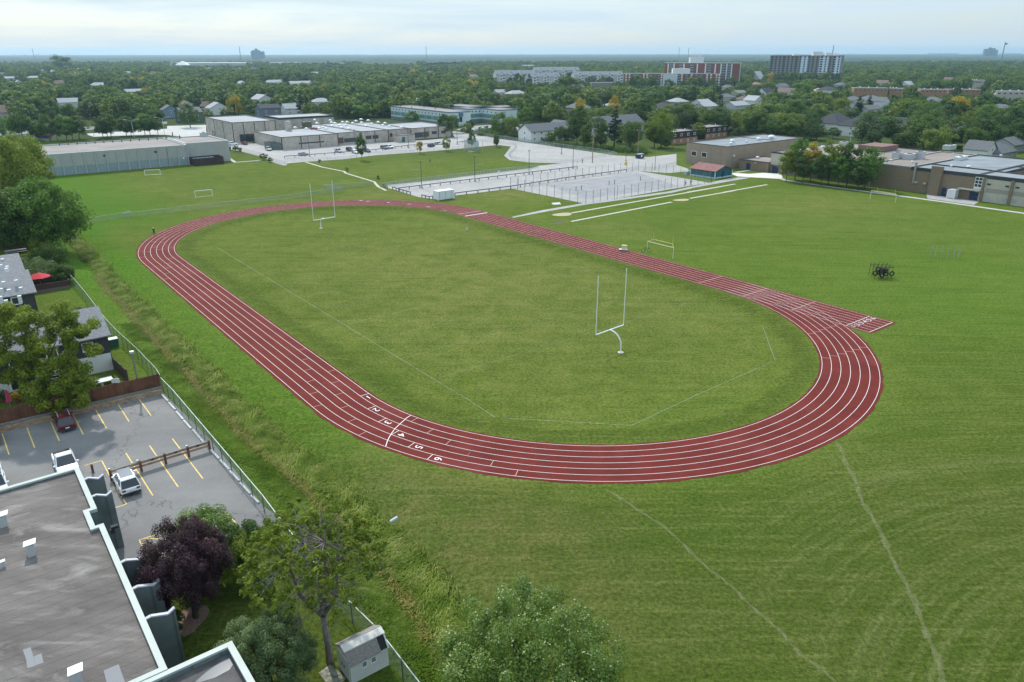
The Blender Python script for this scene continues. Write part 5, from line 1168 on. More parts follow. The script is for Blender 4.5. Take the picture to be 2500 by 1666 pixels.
# small roofs glimpsed between the crowns, copies of three little houses
GLIMPSE = []
for lab_, rm_, wm_ in (('pale', M_SHW, M_STUCCO), ('grey', M_SHING, M_BEIGE), ('brown', M_SHING_B, M_STUCCO)):
    t_ = thing('suburban_house', lab_ + '-roofed small house half hidden in the distant wood', 'house', group='small ' + lab_ + '-roofed houses glimpsed in the distant wood')
    gable(t_, (0, 0), 15, 10, 4.2, 2.8, 0, wm_, rm_, hip=lab_ == 'grey'); GLIMPSE.append((t_, snapshot(t_)))
rh = random.Random(77); n_h = 0
for i in range(400):
    Y = 430 + 1500 * rh.random() ** 1.6; X = rh.uniform(-.72, .72) * Y; c_ = PX((X, Y, 5))
    if any(q[0] - 12 < c_[0] < q[2] + 12 and q[1] - 3 < c_[1] < q[3] + 6 for q in KEEP) or c_[1] > 262 or n_h >= 30: continue
    r_ = rh.choice((GA, GA + PI / 2)); k_ = n_h % 3
    if n_h < 3: GLIMPSE[k_][0].location = (X, Y, 0); GLIMPSE[k_][0].rotation_euler = (0, 0, r_)
    else: dup(GLIMPSE[k_][1], (X, Y, 0), r_, rh.uniform(.9, 1.3))
    n_h += 1; FOOT.append([(X + dx * 9, Y + dy * 9) for dx, dy in ((-1, -1), (1, -1), (1, 1), (-1, 1))]); w_ = 6.5 * FPX / Y; KEEP.append((c_[0] - w_, PX((X, Y, 7))[1], c_[0] + w_, PX((X, Y, 4.6))[1], Y - 6))
FB = [(min(p[0] for p in f), min(p[1] for p in f), max(p[0] for p in f), max(p[1] for p in f), f) for f in FOOT]
def blocked(x, y, rad, h):
    for b_ in FB:
        if b_[0] - rad < x < b_[2] + rad and b_[1] - rad < y < b_[3] + rad:
            if inside(x, y, b_[4]): return True
            for k in range(6):
                if inside(x + rad * .8 * math.cos(k * PI / 3), y + rad * .8 * math.sin(k * PI / 3), b_[4]): return True
    k = FPX / y; c_ = PX((x, y, 0)); tp = PX((x, y, h)); rp = rad * k
    for q in KEEP:
        if y < q[4] and c_[0] + rp > q[0] and c_[0] - rp < q[2] and tp[1] < q[3] - 1.0 and c_[1] > q[1]: return True
    return False
def in_view(x, y, m=300): p = PX((x, y, 6)); return -m < p[0] < 2500 + m
rnd = random.Random(11)
cand = []
y = 235.0
while y < 2600:
    sp = 9.6 if y < 900 else 9.6 + (y - 900) * .0045
    xh = y * .78 + 30; x = -xh
    while x < xh:
        X = x + rnd.uniform(-.46, .46) * sp; Y = y + rnd.uniform(-.46, .46) * sp; x += sp
        p = PX((X, Y, 0))
        if not in_view(X, Y) or p[1] > front_y(p[0]): continue
        u_ = rnd.random(); gap = math.sin(X * .021 + 1.3) * math.sin(Y * .017 + .4) + .5 * math.sin(X * .05 + Y * .031)
        if gap > .95 and y < 1500: continue
        kind = 'spruce' if u_ < .12 else ('tall' if u_ < .30 else 'broad')
        rad = {'spruce': rnd.uniform(2.2, 3.2), 'tall': rnd.uniform(4.2, 6.2), 'broad': rnd.choice((rnd.uniform(4.2, 6.5), rnd.uniform(6.5, 10)))}[kind]
        h = rad * {'spruce': 4.6, 'tall': 3.2, 'broad': 2.1}[kind]
        h = min(h, rnd.uniform(10.5, 16)); ok = not blocked(X, Y, rad, h)
        if not ok and kind != 'spruce':
            rad *= .55; h *= .5; ok = rnd.random() < .6 and not blocked(X, Y, rad, h)
        if not ok: continue
        cand.append((X, Y, rad, h, kind, rnd.random()))
    y += sp
cand.sort(key=lambda c: c[1])
NIND = 250
WHERE = ('behind the sports hall and its road', 'behind the long limestone school', 'behind the curved parking lot', 'behind the beige gymnasium', 'behind the tan school on the right')
def where(x, y):
    p = PX((x, y, 0))[0]; return WHERE[0 if p < 500 else 1 if p < 1110 else 2 if p < 1650 else 3 if p < 2000 else 4]
NAMES = {'broad': ('broad round-crowned tree in the wood ', P_BROAD), 'tall': ('tall narrow-crowned tree in the wood ', P_TALL), 'spruce': ('dark pointed spruce in the wood ', P_SPRUCE)}
for (X, Y, rad, h, kind, u_) in cand[:NIND]:
    lab, pr = NAMES[kind]; s_ = rad / (1 if kind == 'broad' else .72 if kind == 'tall' else .42)
    sz = h / (2.1 if kind == 'broad' else 2.6 if kind == 'tall' else 2.45)
    w_ = where(X, Y)
    dup(pr[int(u_ * 97) % len(pr)], (X, Y, 0), u_ * 6.28, (s_, s_, sz), lab + w_, {'broad': 'broad trees ', 'tall': 'tall trees ', 'spruce': 'spruces '}[kind] + w_)
# the rest of the wood: one thing nobody could count
far = cand[NIND:]
def scatter(name, pts, protos):
    """geometry nodes: crowns instanced on points, with rotation and size from attributes"""
    me_ = bpy.data.meshes.new(name); me_.from_pydata([(p[0], p[1], 0) for p in pts], [], [])
    for nm, dt, vals in (('rz', 'FLOAT', [p[5] * 6.28 for p in pts]), ('pick', 'INT', [p[6] for p in pts])):
        a_ = me_.attributes.new(nm, dt, 'POINT'); a_.data.foreach_set('value', vals)
    a_ = me_.attributes.new('sc', 'FLOAT_VECTOR', 'POINT'); a_.data.foreach_set('vector', [v for p in pts for v in (p[2], p[2], p[3] / 1.95)])
    o = obj(name, me_); ng = bpy.data.node_groups.new(name, 'GeometryNodeTree')
    ng.interface.new_socket('Geometry', in_out='INPUT', socket_type='NodeSocketGeometry'); ng.interface.new_socket('Geometry', in_out='OUTPUT', socket_type='NodeSocketGeometry')
    gi, go = ng.nodes.new('NodeGroupInput'), ng.nodes.new('NodeGroupOutput'); j = ng.nodes.new('GeometryNodeJoinGeometry')
    def att(nm, dt): x = ng.nodes.new('GeometryNodeInputNamedAttribute'); x.data_type = dt; x.inputs[0].default_value = nm; return x.outputs[0]
    rz, sc_, pk = att('rz', 'FLOAT'), att('sc', 'FLOAT_VECTOR'), att('pick', 'INT')
    cx = ng.nodes.new('ShaderNodeCombineXYZ'); ng.links.new(rz, cx.inputs[2])
    for k, po in enumerate(protos):
        oi = ng.nodes.new('GeometryNodeObjectInfo'); oi.inputs[0].default_value = po; oi.inputs[1].default_value = True
        cmpn = ng.nodes.new('FunctionNodeCompare'); cmpn.data_type = 'INT'; cmpn.operation = 'EQUAL'; ng.links.new(pk, cmpn.inputs[2]); cmpn.inputs[3].default_value = k
        ip = ng.nodes.new('GeometryNodeInstanceOnPoints'); ng.links.new(gi.outputs[0], ip.inputs['Points']); ng.links.new(cmpn.outputs[0], ip.inputs['Selection']); ng.links.new(oi.outputs['Geometry'], ip.inputs['Instance'])
        ng.links.new(cx.outputs[0], ip.inputs['Rotation']); ng.links.new(sc_, ip.inputs['Scale']); ng.links.new(ip.outputs[0], j.inputs[0])
    ng.links.new(j.outputs[0], go.inputs[0]); md = o.modifiers.new('scatter', 'NODES'); md.node_group = ng
    return o
lows = []
for k, me_ in enumerate([low_proto(70, M_LEAF), low_proto(71, M_LEAF), low_proto(72, M_LEAF, rx=.9, rz=.95, zc=1.0), low_proto(73, M_LEAFM), low_proto(74, M_LEAFD, 'cone', .5, 1.0, 1.0, 34, 18, .11), low_proto(75, M_LEAFY), low_proto(76, M_LEAF, ncl=36)]):
    o = bpy.data.objects.new('distant_crown', me_); lows.append(o)          # mesh sources only: never linked into the scene
def pickk(c_): return 4 if c_[4] == 'spruce' else (5 if (c_[5] * 53 % 1) < .012 else [0, 1, 2, 6, 3, 0, 1][int(c_[5] * 7)])
wood = tag(scatter('distant_woodland', [(*c_[:4], c_[4], c_[5], pickk(c_)) for c_ in far], lows), 'unbroken leafy wood covering the suburb up to the horizon', 'woodland', kind='stuff')
# canopy too far away to hold single crowns: a rough leafy surface out to the horizon
rr = np.concatenate([np.linspace(2550, 4200, 90), np.geomspace(4220, 11500, 90)]); th = np.linspace(-.72, .72, 620)
RR, TH = np.meshgrid(rr, th, indexing='ij'); g = np.random.default_rng(3)
XX, YY = RR * np.sin(TH), RR * np.cos(TH)
ZZ = 5.5 + 3.5 * np.sin(XX * .013 + np.sin(YY * .011)) * np.sin(YY * .009) + g.random(RR.shape) * 5.5
i0 = (np.arange(RR.shape[0] - 1)[:, None] * RR.shape[1] + np.arange(RR.shape[1] - 1)[None]).ravel(); n2 = RR.shape[1]
me_ = np_mesh('far_canopy', np.stack([XX, YY, ZZ], -1).reshape(-1, 3), np.stack([i0, i0 + 1, i0 + n2 + 1, i0 + n2], -1), mat('far_canopy_green', (.018, .045, .028), .95, col2=(.034, .062, .032), vscale=.02))
tag(obj('far_canopy', me_), 'hazy tree canopy along the horizon', 'woodland', kind='stuff')

# ------------------------------------------------------------------ single trees the photo shows clearly
def put(kind, label, base, h, rad, leafm, proto=None, seed=0, z=0, group=None):
    pr = proto or P_BROAD; P = G(base) if not isinstance(base, Vector) else base
    s_ = pr[seed % len(pr)]; k = 1 if pr is P_BROAD else .72 if pr is P_TALL else .42; hz = 2.1 if pr is P_BROAD else 2.6 if pr is P_TALL else 2.45
    c_ = dup(s_, (P.x, P.y, 0), seed * 1.7, (rad / k, rad / k, h / hz), label, group, mats={'crown': leafm}); c_.name = kind; return c_
for i, (q, h, r_, m_, pr, lab) in enumerate((
    (V1(250, 668), 10.5, 2.9, M_LEAFG, P_TALL, 'yellow-green tree at the left end of the row by the tan school'), (V1(392, 645), 14, 3.6, M_LEAFB, P_TALL, 'tallest tree of the row by the tan school, second from its left end'),
    (V1(520, 700), 9.5, 3.0, M_LEAFM, P_TALL, 'dark green tree in front of the orange one in the school row'), (V1(640, 685), 13, 2.9, M_LEAFY, P_TALL, 'orange-yellow tree in the row by the tan school'),
    (V1(800, 740), 10, 2.9, M_LEAFM, P_TALL, 'dull green tree right of the orange one in the school row'), (V1(925, 720), 14, 3.8, M_LEAFG, P_TALL, 'tall yellow-topped tree in the middle of the school row'),
    (V1(1090, 770), 9.5, 3.1, M_LEAFB, P_TALL, 'short rounded tree in the school row, in front of the tall ones'), (V1(1215, 750), 14, 4.0, M_LEAFM, P_TALL, 'tall dark tree in the right half of the school row'),
    (V1(1400, 815), 8, 2.6, M_LEAFM, P_TALL, 'small dark tree near the right end of the school row'), (V1(1515, 800), 13, 4.3, M_LEAFB, P_TALL, 'large tree at the right end of the row by the tan school'))):
    put('row_tree', lab, q, h, r_, m_, pr, i + 1)
for i, (q, h, r_, m_, pr, lab) in enumerate((
    (V5(232, 808), 10.5, 1.9, M_LEAFM, P_TALL, 'slender young tree beside the cars at the edge of the school lot'), (V5(988, 725), 5, 1.5, M_LEAFY, P_BROAD, 'small orange-tinged tree on the verge of the school lot'),
    (V5(1340, 695), 6, 1.8, M_LEAFG, P_BROAD, 'small round yellow-green tree on the verge of the school lot'), (V5(1668, 668), 7.4, 2.1, M_LEAFM, P_BROAD, 'small dark round tree beside the ball backstop'),
    (V5(1990, 635), 5.4, 1.3, M_LEAFM, P_BROAD, 'small tree at the bend of the verge by the curved fence'), (V5(1330, 500), 11.5, 4.2, M_LEAFM, P_TALL, 'large dark tree against the right end of the long school'),
    (V5(1420, 455), 9, 3.6, M_LEAFM, P_BROAD, 'second tree against the right end of the long school'), (V5(1590, 455), 4.6, 3.2, M_LEAFG, P_BROAD, 'round yellow-green bush between the school and the car park'),
    (V5(890, 345), 7.4, 4.8, M_LEAFB, P_BROAD, 'bright round tree behind the school roof, in front of the mint block'), (V5(250, 275), 9.5, 7.0, M_LEAFB, P_BROAD, 'broad bright green tree behind the school roof beside the white end wall'),
    (V5(450, 255), 9, 5.5, M_LEAFG, P_BROAD, 'yellow-green tree left of the mint apartment block'), (V5(575, 250), 12, 4.6, M_LEAFB, P_TALL, 'tall green tree at the left end of the mint apartment block'),
    (R3(40, 955), 5, 1.3, M_LEAFM, P_BROAD, 'tiny tree on the grass inside the curved fence'),
    (R3(300, 790), 12, 4.4, M_LEAFB, P_TALL, 'pale green tree between the car park and the white terrace'), (R3(770, 930), 18, 5.0, M_LEAFM, P_TALL, 'tall dark tree with yellow top right of the white terrace'),
    (R3(925, 960), 14, 6.2, M_LEAFM, P_BROAD, 'broad grey-green tree behind the wooden pole'), (R3(1240, 980), 12, 5.6, M_LEAFM, P_BROAD, 'dark leafy tree between the two tall poles'),
    (R3(1520, 960), 14.5, 6.4, M_LEAFG, P_BROAD, 'big yellow-green tree left of the brown townhouses'), (R3(1850, 880), 7.5, 4.0, M_LEAFG, P_BROAD, 'yellow-green tree between the two brown townhouses'),
    (R3(530, 920), 5, 2.6, M_LEAFB, P_BROAD, 'bright green bush in front of the white terrace'), (R3(610, 930), 8.5, 3.4, M_LEAFM, P_BROAD, 'dark bushy tree at the right end of the white terrace'), (R3(690, 925), 7, 3.4, M_LEAFM, P_BROAD, 'rounded tree behind the fence right of the white terrace'),
    (V7(1450, 990), 13.5, 11.5, M_LEAFM, P_BROAD, 'very broad dark oak behind the beige gymnasium'), (V7(1960, 1010), 11, 7.5, M_LEAFM, P_BROAD, 'dark oak right of the very broad one behind the gymnasium'),
    (V7(1830, 660), 17, 9.5, M_LEAFB, P_BROAD, 'tall full green tree in front of the grey tower'), (V7(1990, 860), 11, 4.4, M_LEAFG, P_BROAD, 'olive-yellow tree left of the yellow-green suburban tree'),
    (V7(2290, 830), 11, 6, M_LEAFG, P_BROAD, 'bright yellow-green tree above the white charcoal-roofed house'), (V7(150, 960), 11, 6, M_LEAFG, P_BROAD, 'light green tree behind the brown townhouses'),
    (V7(1200, 1030), 5, 4, M_LEAFG, P_BROAD, 'low yellow-green bush at the back wall of the gymnasium'),
    (V8(450, 880), 13.5, 9.5, M_LEAFM, P_BROAD, 'dark oak behind the flat roof, left of the oak row on the right'), (V8(820, 890), 12, 7.5, M_LEAFM, P_BROAD, 'second dark oak in the oak row behind the flat roof'),
    (V8(1090, 890), 15.5, 7.5, M_LEAFM, P_BROAD, 'taller domed oak in the middle of the oak row behind the flat roof'), (V8(1450, 930), 13, 8.5, M_LEAFM, P_BROAD, 'pale-topped oak right of the domed oak'), (V8(1800, 930), 12, 8.5, M_LEAFM, P_BROAD, 'rightmost oak of the row behind the flat roof'),
    (V8(1140, 650), 12.5, 5.6, M_LEAFB, P_BROAD, 'light green tree behind the domed oak'), (V8(1290, 650), 10, 5.0, M_LEAFY, P_BROAD, 'yellow tree left of the spruce on the right'), (V8(1500, 640), 15.5, 5.6, M_LEAFY, P_BROAD, 'taller golden tree right of the spruce on the right'),
    (V8(1850, 730), 13, 7, M_LEAFB, P_BROAD, 'bright green tree above the rightmost oak'), (V8(2100, 760), 13, 8, M_LEAFM, P_BROAD, 'broad dark tree above the white cottage'), (V8(70, 540), 12, 5, M_LEAFG, P_BROAD, 'yellow-green tree at the left edge of the garage rows'),
    (R1(1340, 560), 13, 6, M_LEAFY, P_BROAD, 'golden tree in the left wood'), (R1(1445, 650), 10.5, 4.4, M_LEAFG, P_BROAD, 'yellow-green round tree by the slate blue house'), (R1(1710, 780), 12.5, 5.4, M_LEAFM, P_BROAD, 'dark conical-looking tree on the grass island by the school road'),
    (R1(1955, 590), 12, 5.6, M_LEAFG, P_BROAD, 'yellowish tree behind the brown roofs'), (R1(570, 290), 34, 21, M_LEAFM, P_BROAD, 'huge dark tree standing above the left wood'), (R1(100, 900), 11.5, 5.2, M_LEAFB, P_BROAD, 'leftmost tree of the row beyond the sports hall'),
    (R3(570, 620), 11, 4.6, M_LEAFY, P_BROAD, 'golden-topped tree above the white terrace'), (R3(790, 760), 14.5, 3.8, M_LEAFY, P_BROAD, 'orange-topped tree right of the white terrace'), (R3(1095, 700), 13.5, 3.9, M_LEAFY, P_BROAD, 'orange-topped tree above the grey front gable'),
    (R2(930, 440), 11, 9, M_LEAFY, P_BROAD, 'ochre tree in the middle wood'), (R1(1170, 620), 13, 6.5, M_LEAFG, P_BROAD, 'olive tree below the golden tree in the left wood'), (R3(690, 500), 18, 13, M_LEAFM, P_BROAD, 'massive dark oak crown before the condominiums'))):
    put('specimen_tree', lab, q, h, r_, m_, pr, i)
for i, (x, yb, h, r_, lab) in enumerate(((210, 895, 13, 5, 'second'), (300, 890, 11, 3.8, 'third'), (350, 895, 9, 3.2, 'fourth'), (450, 900, 12, 4.8, 'fifth'), (520, 895, 9.5, 3, 'sixth'), (600, 895, 12.5, 4.6, 'seventh'), (655, 890, 10, 3.2, 'eighth'), (720, 885, 11.5, 4.6, 'ninth'),
     (930, 875, 11, 4.0, 'tenth'), (965, 865, 9.5, 3.6, 'eleventh'), (1000, 870, 11.5, 3.8, 'twelfth'), (1140, 855, 10, 4.0, 'thirteenth'), (1180, 855, 8.5, 3.2, 'fourteenth'), (1300, 850, 11, 4.4, 'fifteenth'), (1350, 845, 10, 3.8, 'sixteenth'), (1420, 845, 8.5, 3.4, 'seventeenth'))):
    put('row_tree', lab + ' tree from the left in the row beyond the sports hall', R1(x, yb), h, r_, [M_LEAFM, M_LEAFB, M_LEAFM, M_LEAFM][i % 4], P_TALL if i % 3 else P_BROAD, i, group=None)
for i, (q, h, r_, lab) in enumerate(((R1(1790, 700), 19, 4.4, 'tall dark spruce between the dark green house and the brown roof'), (R3(1100, 960), 19, 4.6, 'tall dark spruce in front of the white gabled house'), (R3(1985, 560), 11.5, 3.8, 'left spruce of the dark pair below the red brick tower'), (R3(2045, 565), 12.5, 3.8, 'right spruce of the dark pair below the red brick tower'),
    (R4(180, 560), 13.5, 4.4, 'dark spruce left of the tall full tree by the grey tower'), (V8(1400, 650), 14.5, 4.6, 'brownish spruce between the two yellow trees'), (V8(280, 500), 12, 4.0, 'spruce in front of the left garage row'), (V8(410, 460), 12, 3.4, 'spruce between the two garage rows'), (R3(335, 430), 18, 6, 'pointed spruce before the condominium'),
    (R2(500, 680), 16, 3.8, 'left spruce of the pair behind the long school'), (R2(560, 670), 13, 3.4, 'right spruce of the pair behind the long school'), (R3(610, 530), 15, 5, 'dark spruce in the wood above the white terrace'), (R2(1640, 480), 19, 4.6, 'thin tall spruce above the mint apartment wing'))):
    put('spruce_tree', lab, q, h, r_, M_LEAFD, P_SPRUCE, i)
# shrubs at the lot corner and the weedy hedge
for i, (q, h, r_, lab) in enumerate(((V4(630, 725), 2.6, 1.5, 'round shrub beside the footpath gate of the school lot'), (V4(695, 745), 2.2, 1.0, 'smaller shrub right of the round one at the lot gate'), (V4(1075, 855), 2.4, 1.7, 'green shrub at the fence corner of the school lot'), (V4(1175, 895), 1.8, 1.1, 'small shrub right of the fence corner shrub'))):
    put('shrub', lab, q, h, r_, M_LEAFM, P_BROAD, i)
hedge = []
g = random.Random(5)
for i in range(160):
    u_ = g.random(); q = (R2(2080 + u_ * 273, 830 + g.uniform(-25, 25)) if g.random() < .35 else R3(u_ * 560, 815 + u_ * 90 + g.uniform(-25, 25))); P = G(q); hedge.append((P.x, P.y, .8, g.uniform(1.2, 2.2)))
for i in range(110):
    u_ = g.random(); P = G(R3(560 + u_ * 840, 950 + u_ * 80 - g.uniform(2, 22))); hedge.append((P.x, P.y, 1.0, g.uniform(1.2, 2.4)))
V_, F_ = leaves(hedge, 130, .22, 8, .7); tag(obj('overgrown_hedge', np_mesh('overgrown_hedge', V_, F_, M_LEAFM)), 'overgrown weedy hedge along the back fence of the curved lot', 'hedge', kind='stuff')
# ------------------------------------------------------------------ trees close to the camera
def near_tree(name, label, base, clumps, nper, size, m_, stems, bark=M_BARK, seed=1, squash=.9, extra=None, z0=0):
    t_ = thing(name, label, 'tree' if name != 'shrub' else 'shrub', (base.x, base.y, z0)); mb = MB()
    for pts, r_ in stems: mb.tube([(base.x + p[0], base.y + p[1], z0 + p[2]) for p in pts], r_, 8)
    mb.build('trunk', bark, t_, smooth=True)
    if extra:
        mb = MB()
        for pts, r_ in extra: mb.tube([(base.x + p[0], base.y + p[1], z0 + p[2]) for p in pts], r_, 5, cap=False)
        mb.build('bare_branches', bark, t_, smooth=True)
    V_, F_ = leaves(clumps, nper, size, seed, squash); obj('crown', np_mesh('crown', V_, F_, m_), t_); return t_
def limbs(tip_list, root, r0, g, bend=.25):
    out_ = []
    for tp in tip_list:
        a = Vector(root); b_ = Vector(tp[:3]); m_ = a.lerp(b_, .5) + Vector((g.uniform(-bend, bend), g.uniform(-bend, bend), bend * .8)); out_.append(([a, m_, b_], [r0, r0 * .6, r0 * .18]))
    return out_
def bushy(name, label, base, h, rad, m_, n_cl, nper, size, seed, bark=M_BARK, shape='round', rz=None, zc=None, core=.5, cr_=(.16, .30), trunk_r=.16, z0=0, squash=.9):
    rz = rz or h * .42; zc = zc or h - rz * 1.05; g = random.Random(seed)
    cl = crown_clumps(n_cl, rad, rz, zc, seed, shape, core, cr_)
    tips = sorted(cl, key=lambda c: -c[2])[::max(1, len(cl) // 14)]
    stems = [([(0, 0, -.3), (.05, 0, h * .18), (0, .05, h * .34)], [trunk_r * 1.3, trunk_r, trunk_r * .8])] + limbs(tips, (0, .05, h * .32), trunk_r * .55, g)
    return near_tree(name, label, base, cl, nper, size, m_, stems, bark, seed, squash, z0=z0)
b1_ = G((1292, 1640), 7.6); b1_.z = 0
bushy('poplar_tree', 'large fresh green tree whose leafy top fills the bottom centre of the photo', b1_, 12.4, 5.4, M_LEAFN, 300, 330, .075, 101, rz=5.2, zc=6.9, core=.60, cr_=(.08, .17), squash=1.5, trunk_r=.24)
b5_ = G((665, 1700), 0); bushy('willow_tree', 'dense round grey-green tree between the grey roof and the garden shed', b5_, 6.8, 3.2, M_LEAFS, 230, 330, .06, 102, rz=3.2, zc=3.5, core=.6, cr_=(.09, .18), squash=1.2)
b3_ = G((478, 1506)); bushy('purple_leaf_tree', 'dark purple-leaved tree on a mulch bed beside the grey building', b3_, 8.4, 3.2, M_LEAFP, 230, 330, .065, 103, rz=3.4, zc=5.0, core=.55, cr_=(.09, .19), squash=1.5, trunk_r=.2)
b4_ = G((515, 1420)); bushy('small_tree', 'bright green young tree directly behind the purple-leaved tree', b4_, 7.2, 2.4, M_LEAFN, 80, 420, .075, 104, rz=3.0, zc=4.0, core=.5, cr_=(.18, .32))
for i, (q, h, r_, m_, lab) in enumerate((((575, 1420), 4.6, 2.2, M_LEAFG, 'yellow-green shrub right of the purple-leaved tree'), ((600, 1375), 4.2, 1.7, M_LEAFM, 'darker shrub at the corner of the near parking lot'), ((388, 1480), 2.6, 1.3, M_LEAFM, 'leafy shrub at the foot of the grey balcony dividers'), ((410, 1560), 2.4, 1.2, M_LEAFM, 'low dark shrub between two grey balcony dividers'), ((632, 1440), 2.6, 1.3, M_LEAFS, 'grey-green shrub behind the sparse tall tree'))):
    bushy('shrub', lab, G(q), h, r_, m_, 34, 200, .09, 110 + i, rz=h * .5, zc=h * .5, cr_=(.2, .36), trunk_r=.06)
# the sparse tall tree with bare lower branches
b2_ = G((806, 1617)); g = random.Random(42)
fork = Vector((-.2, .3, 3.9)); stems = [([(0, 0, -.3), (0, 0, 1.5), tuple(fork)], [.30, .25, .22])]
tops = [(-1.6, 1.2, 12.2), (.7, .6, 12.6), (1.9, -.4, 10.8), (-2.9, .2, 10.0), (-.3, 2.6, 11.2)]
for k, tp in enumerate(tops):
    m1 = fork.lerp(Vector(tp), .35) + Vector((-.5 if k % 2 else .45, 0, -.3)); stems.append(([tuple(fork), tuple(m1), tuple(fork.lerp(Vector(tp), .7)), tp], [.17, .13, .08, .03]))
cl, bare = [], []
for k in range(290):
    a = g.uniform(0, 2 * PI); rr_ = 4.9 * math.sqrt(g.random()); zz = 7.6 + g.random() * 6.0 * (1 - (rr_ / 5.4) ** 2) + g.uniform(-.8, .6)
    x, y_ = rr_ * math.cos(a) - .5, rr_ * math.sin(a) + .6; cl.append((x, y_, zz, g.uniform(.18, .46)))
    if k % 4 == 0:
        st_ = Vector(stems[1 + k % 5][0][2 if k % 3 else 1]); tip = Vector((x, y_, zz)); bare.append(([tuple(st_), tuple(st_.lerp(tip, .5) + Vector((g.uniform(-.3, .3), g.uniform(-.3, .3), .35))), tuple(tip)], [.05, .03, .01]))
for k in range(46):
    st_ = Vector(stems[1 + k % 5][0][1]) + Vector((0, 0, g.uniform(-1.4, 1.4))); a = g.uniform(PI * .55, PI * 1.6) if k % 3 else g.uniform(-.8, .8); l = g.uniform(1.8, 4.6)
    tip = st_ + Vector((math.cos(a) * l, math.sin(a) * l, g.uniform(-.9, 1.3))); md_ = st_.lerp(tip, .55) + Vector((0, 0, .35)); bare.append(([tuple(st_), tuple(md_), tuple(tip)], [.04, .024, .008]))
    for j in range(2): t2 = tip + Vector((g.uniform(-.9, .5), g.uniform(-.7, .7), g.uniform(-.7, .3))); bare.append(([tuple(md_), tuple(t2)], [.018, .006]))
near_tree('ash_tree', 'tall sparse tree with bare grey lower branches beside the garden shed', b2_, cl, 52, .12, M_LEAFA, stems, M_BARKL, 43, .8, bare)
# trees in the yards on the left
cl = []
g = np.random.default_rng(9)
b7_ = G((132, 1002)); 
for cx, cz, cy, r_ in ((0, 11.0, 0, 2.6), (-2.2, 12.0, .5, 2.2), (3.2, 10.2, 0, 2.0), (-5.4, 9.8, 0, 2.6), (-7.6, 7.8, .3, 2.2), (-8.8, 9.4, .3, 2.2), (1.8, 8.0, -.4, 2.6), (4.6, 9.4, .4, 1.6), (-2.6, 8.2, -.5, 2.4), (-4.8, 6.0, -.4, 2.6), (2.6, 4.9, -1.2, 2.7), (4.6, 4.5, -1.3, 2.0), (.4, 3.6, -1.4, 2.3), (4.0, 2.6, -1.6, 1.8), (1.6, 2.2, -1.8, 1.9), (-1.2, 5.4, -.8, 2.0), (-7.4, 5.0, 0, 1.8), (5.2, 11.0, .3, 2.2), (2.6, 12.2, .2, 2.3), (-4.0, 11.4, .3, 2.4), (.2, 6.6, -.5, 2.5), (5.4, 7.2, -.6, 2.2), (-6.2, 7.4, 0, 2.2)):
    for k in range(12):
        d = g.normal(size=3); d /= np.linalg.norm(d); cl.append((cx + d[0] * r_ * .8, cy + d[1] * r_ * .9, cz + d[2] * r_ * .6, r_ * .36))
gr = random.Random(3)
stems = [([(0, 0, -.2), (-.2, 0, 2.5), (-.5, .2, 4.4)], [.36, .30, .26])] + limbs([(-2, .4, 11), (2.6, 0, 9.6), (-5, 0, 9), (-8, .2, 8.2), (1.6, -.4, 7.5), (3.6, -1.2, 5), (0, -1, 4.6)], (-.5, .2, 4.2), .18, gr)
near_tree('maple_tree', 'wide yellow-green tree over the townhouse roofs at the left edge', b7_, cl, 230, .14, M_LEAFG, stems, M_BARK, 77, .8)
for i, (q, h, rad, m_, lab, nc) in enumerate((((125, 618), 15.5, 8.2, M_LEAFB, 'big dark tree at the left edge reaching over the grass ditch', 130), ((20, 575), 23, 9.5, M_LEAFG, 'tallest yellow-green tree at the left edge of the photo', 130), ((70, 520), 20, 8.5, M_LEAFG, 'yellow-green tree standing before the sports hall at the left', 110), ((-30, 640), 16, 8.5, M_LEAFM, 'dark tree cut by the left edge above the townhouses', 90))):
    bushy('large_tree', lab, G(q), h, rad, m_, nc, 230, .25, 130 + i, rz=h * .43, zc=h * .57, core=.5, cr_=(.16, .30), trunk_r=.4)
for i, (q, h, rad, m_, lab) in enumerate((((128, 655), 5.0, 3.2, M_LEAFM, 'dark bushy shrub by the chain-link fence below the big trees'), ((95, 690), 5.0, 3.6, M_LEAFS, 'grey-green shrub left of the red parasol deck'), ((110, 640), 4.4, 2.6, M_LEAFG, 'yellow-green shrub under the big dark tree'), ((160, 690), 3.4, 2.0, M_LEAFM, 'dark shrub beside the parasol deck at the fence'), ((205, 800), 3.2, 1.7, M_LEAFM, 'vine-like shrub on the fence above the townhouse corner'), ((225, 845), 2.4, 1.3, M_LEAFM, 'small shrub on the fence by the green bins'))):
    bushy('shrub', lab, G(q), h, rad, m_, 40, 150, .14, 150 + i, rz=h * .5, zc=h * .5, cr_=(.2, .36), trunk_r=.08)

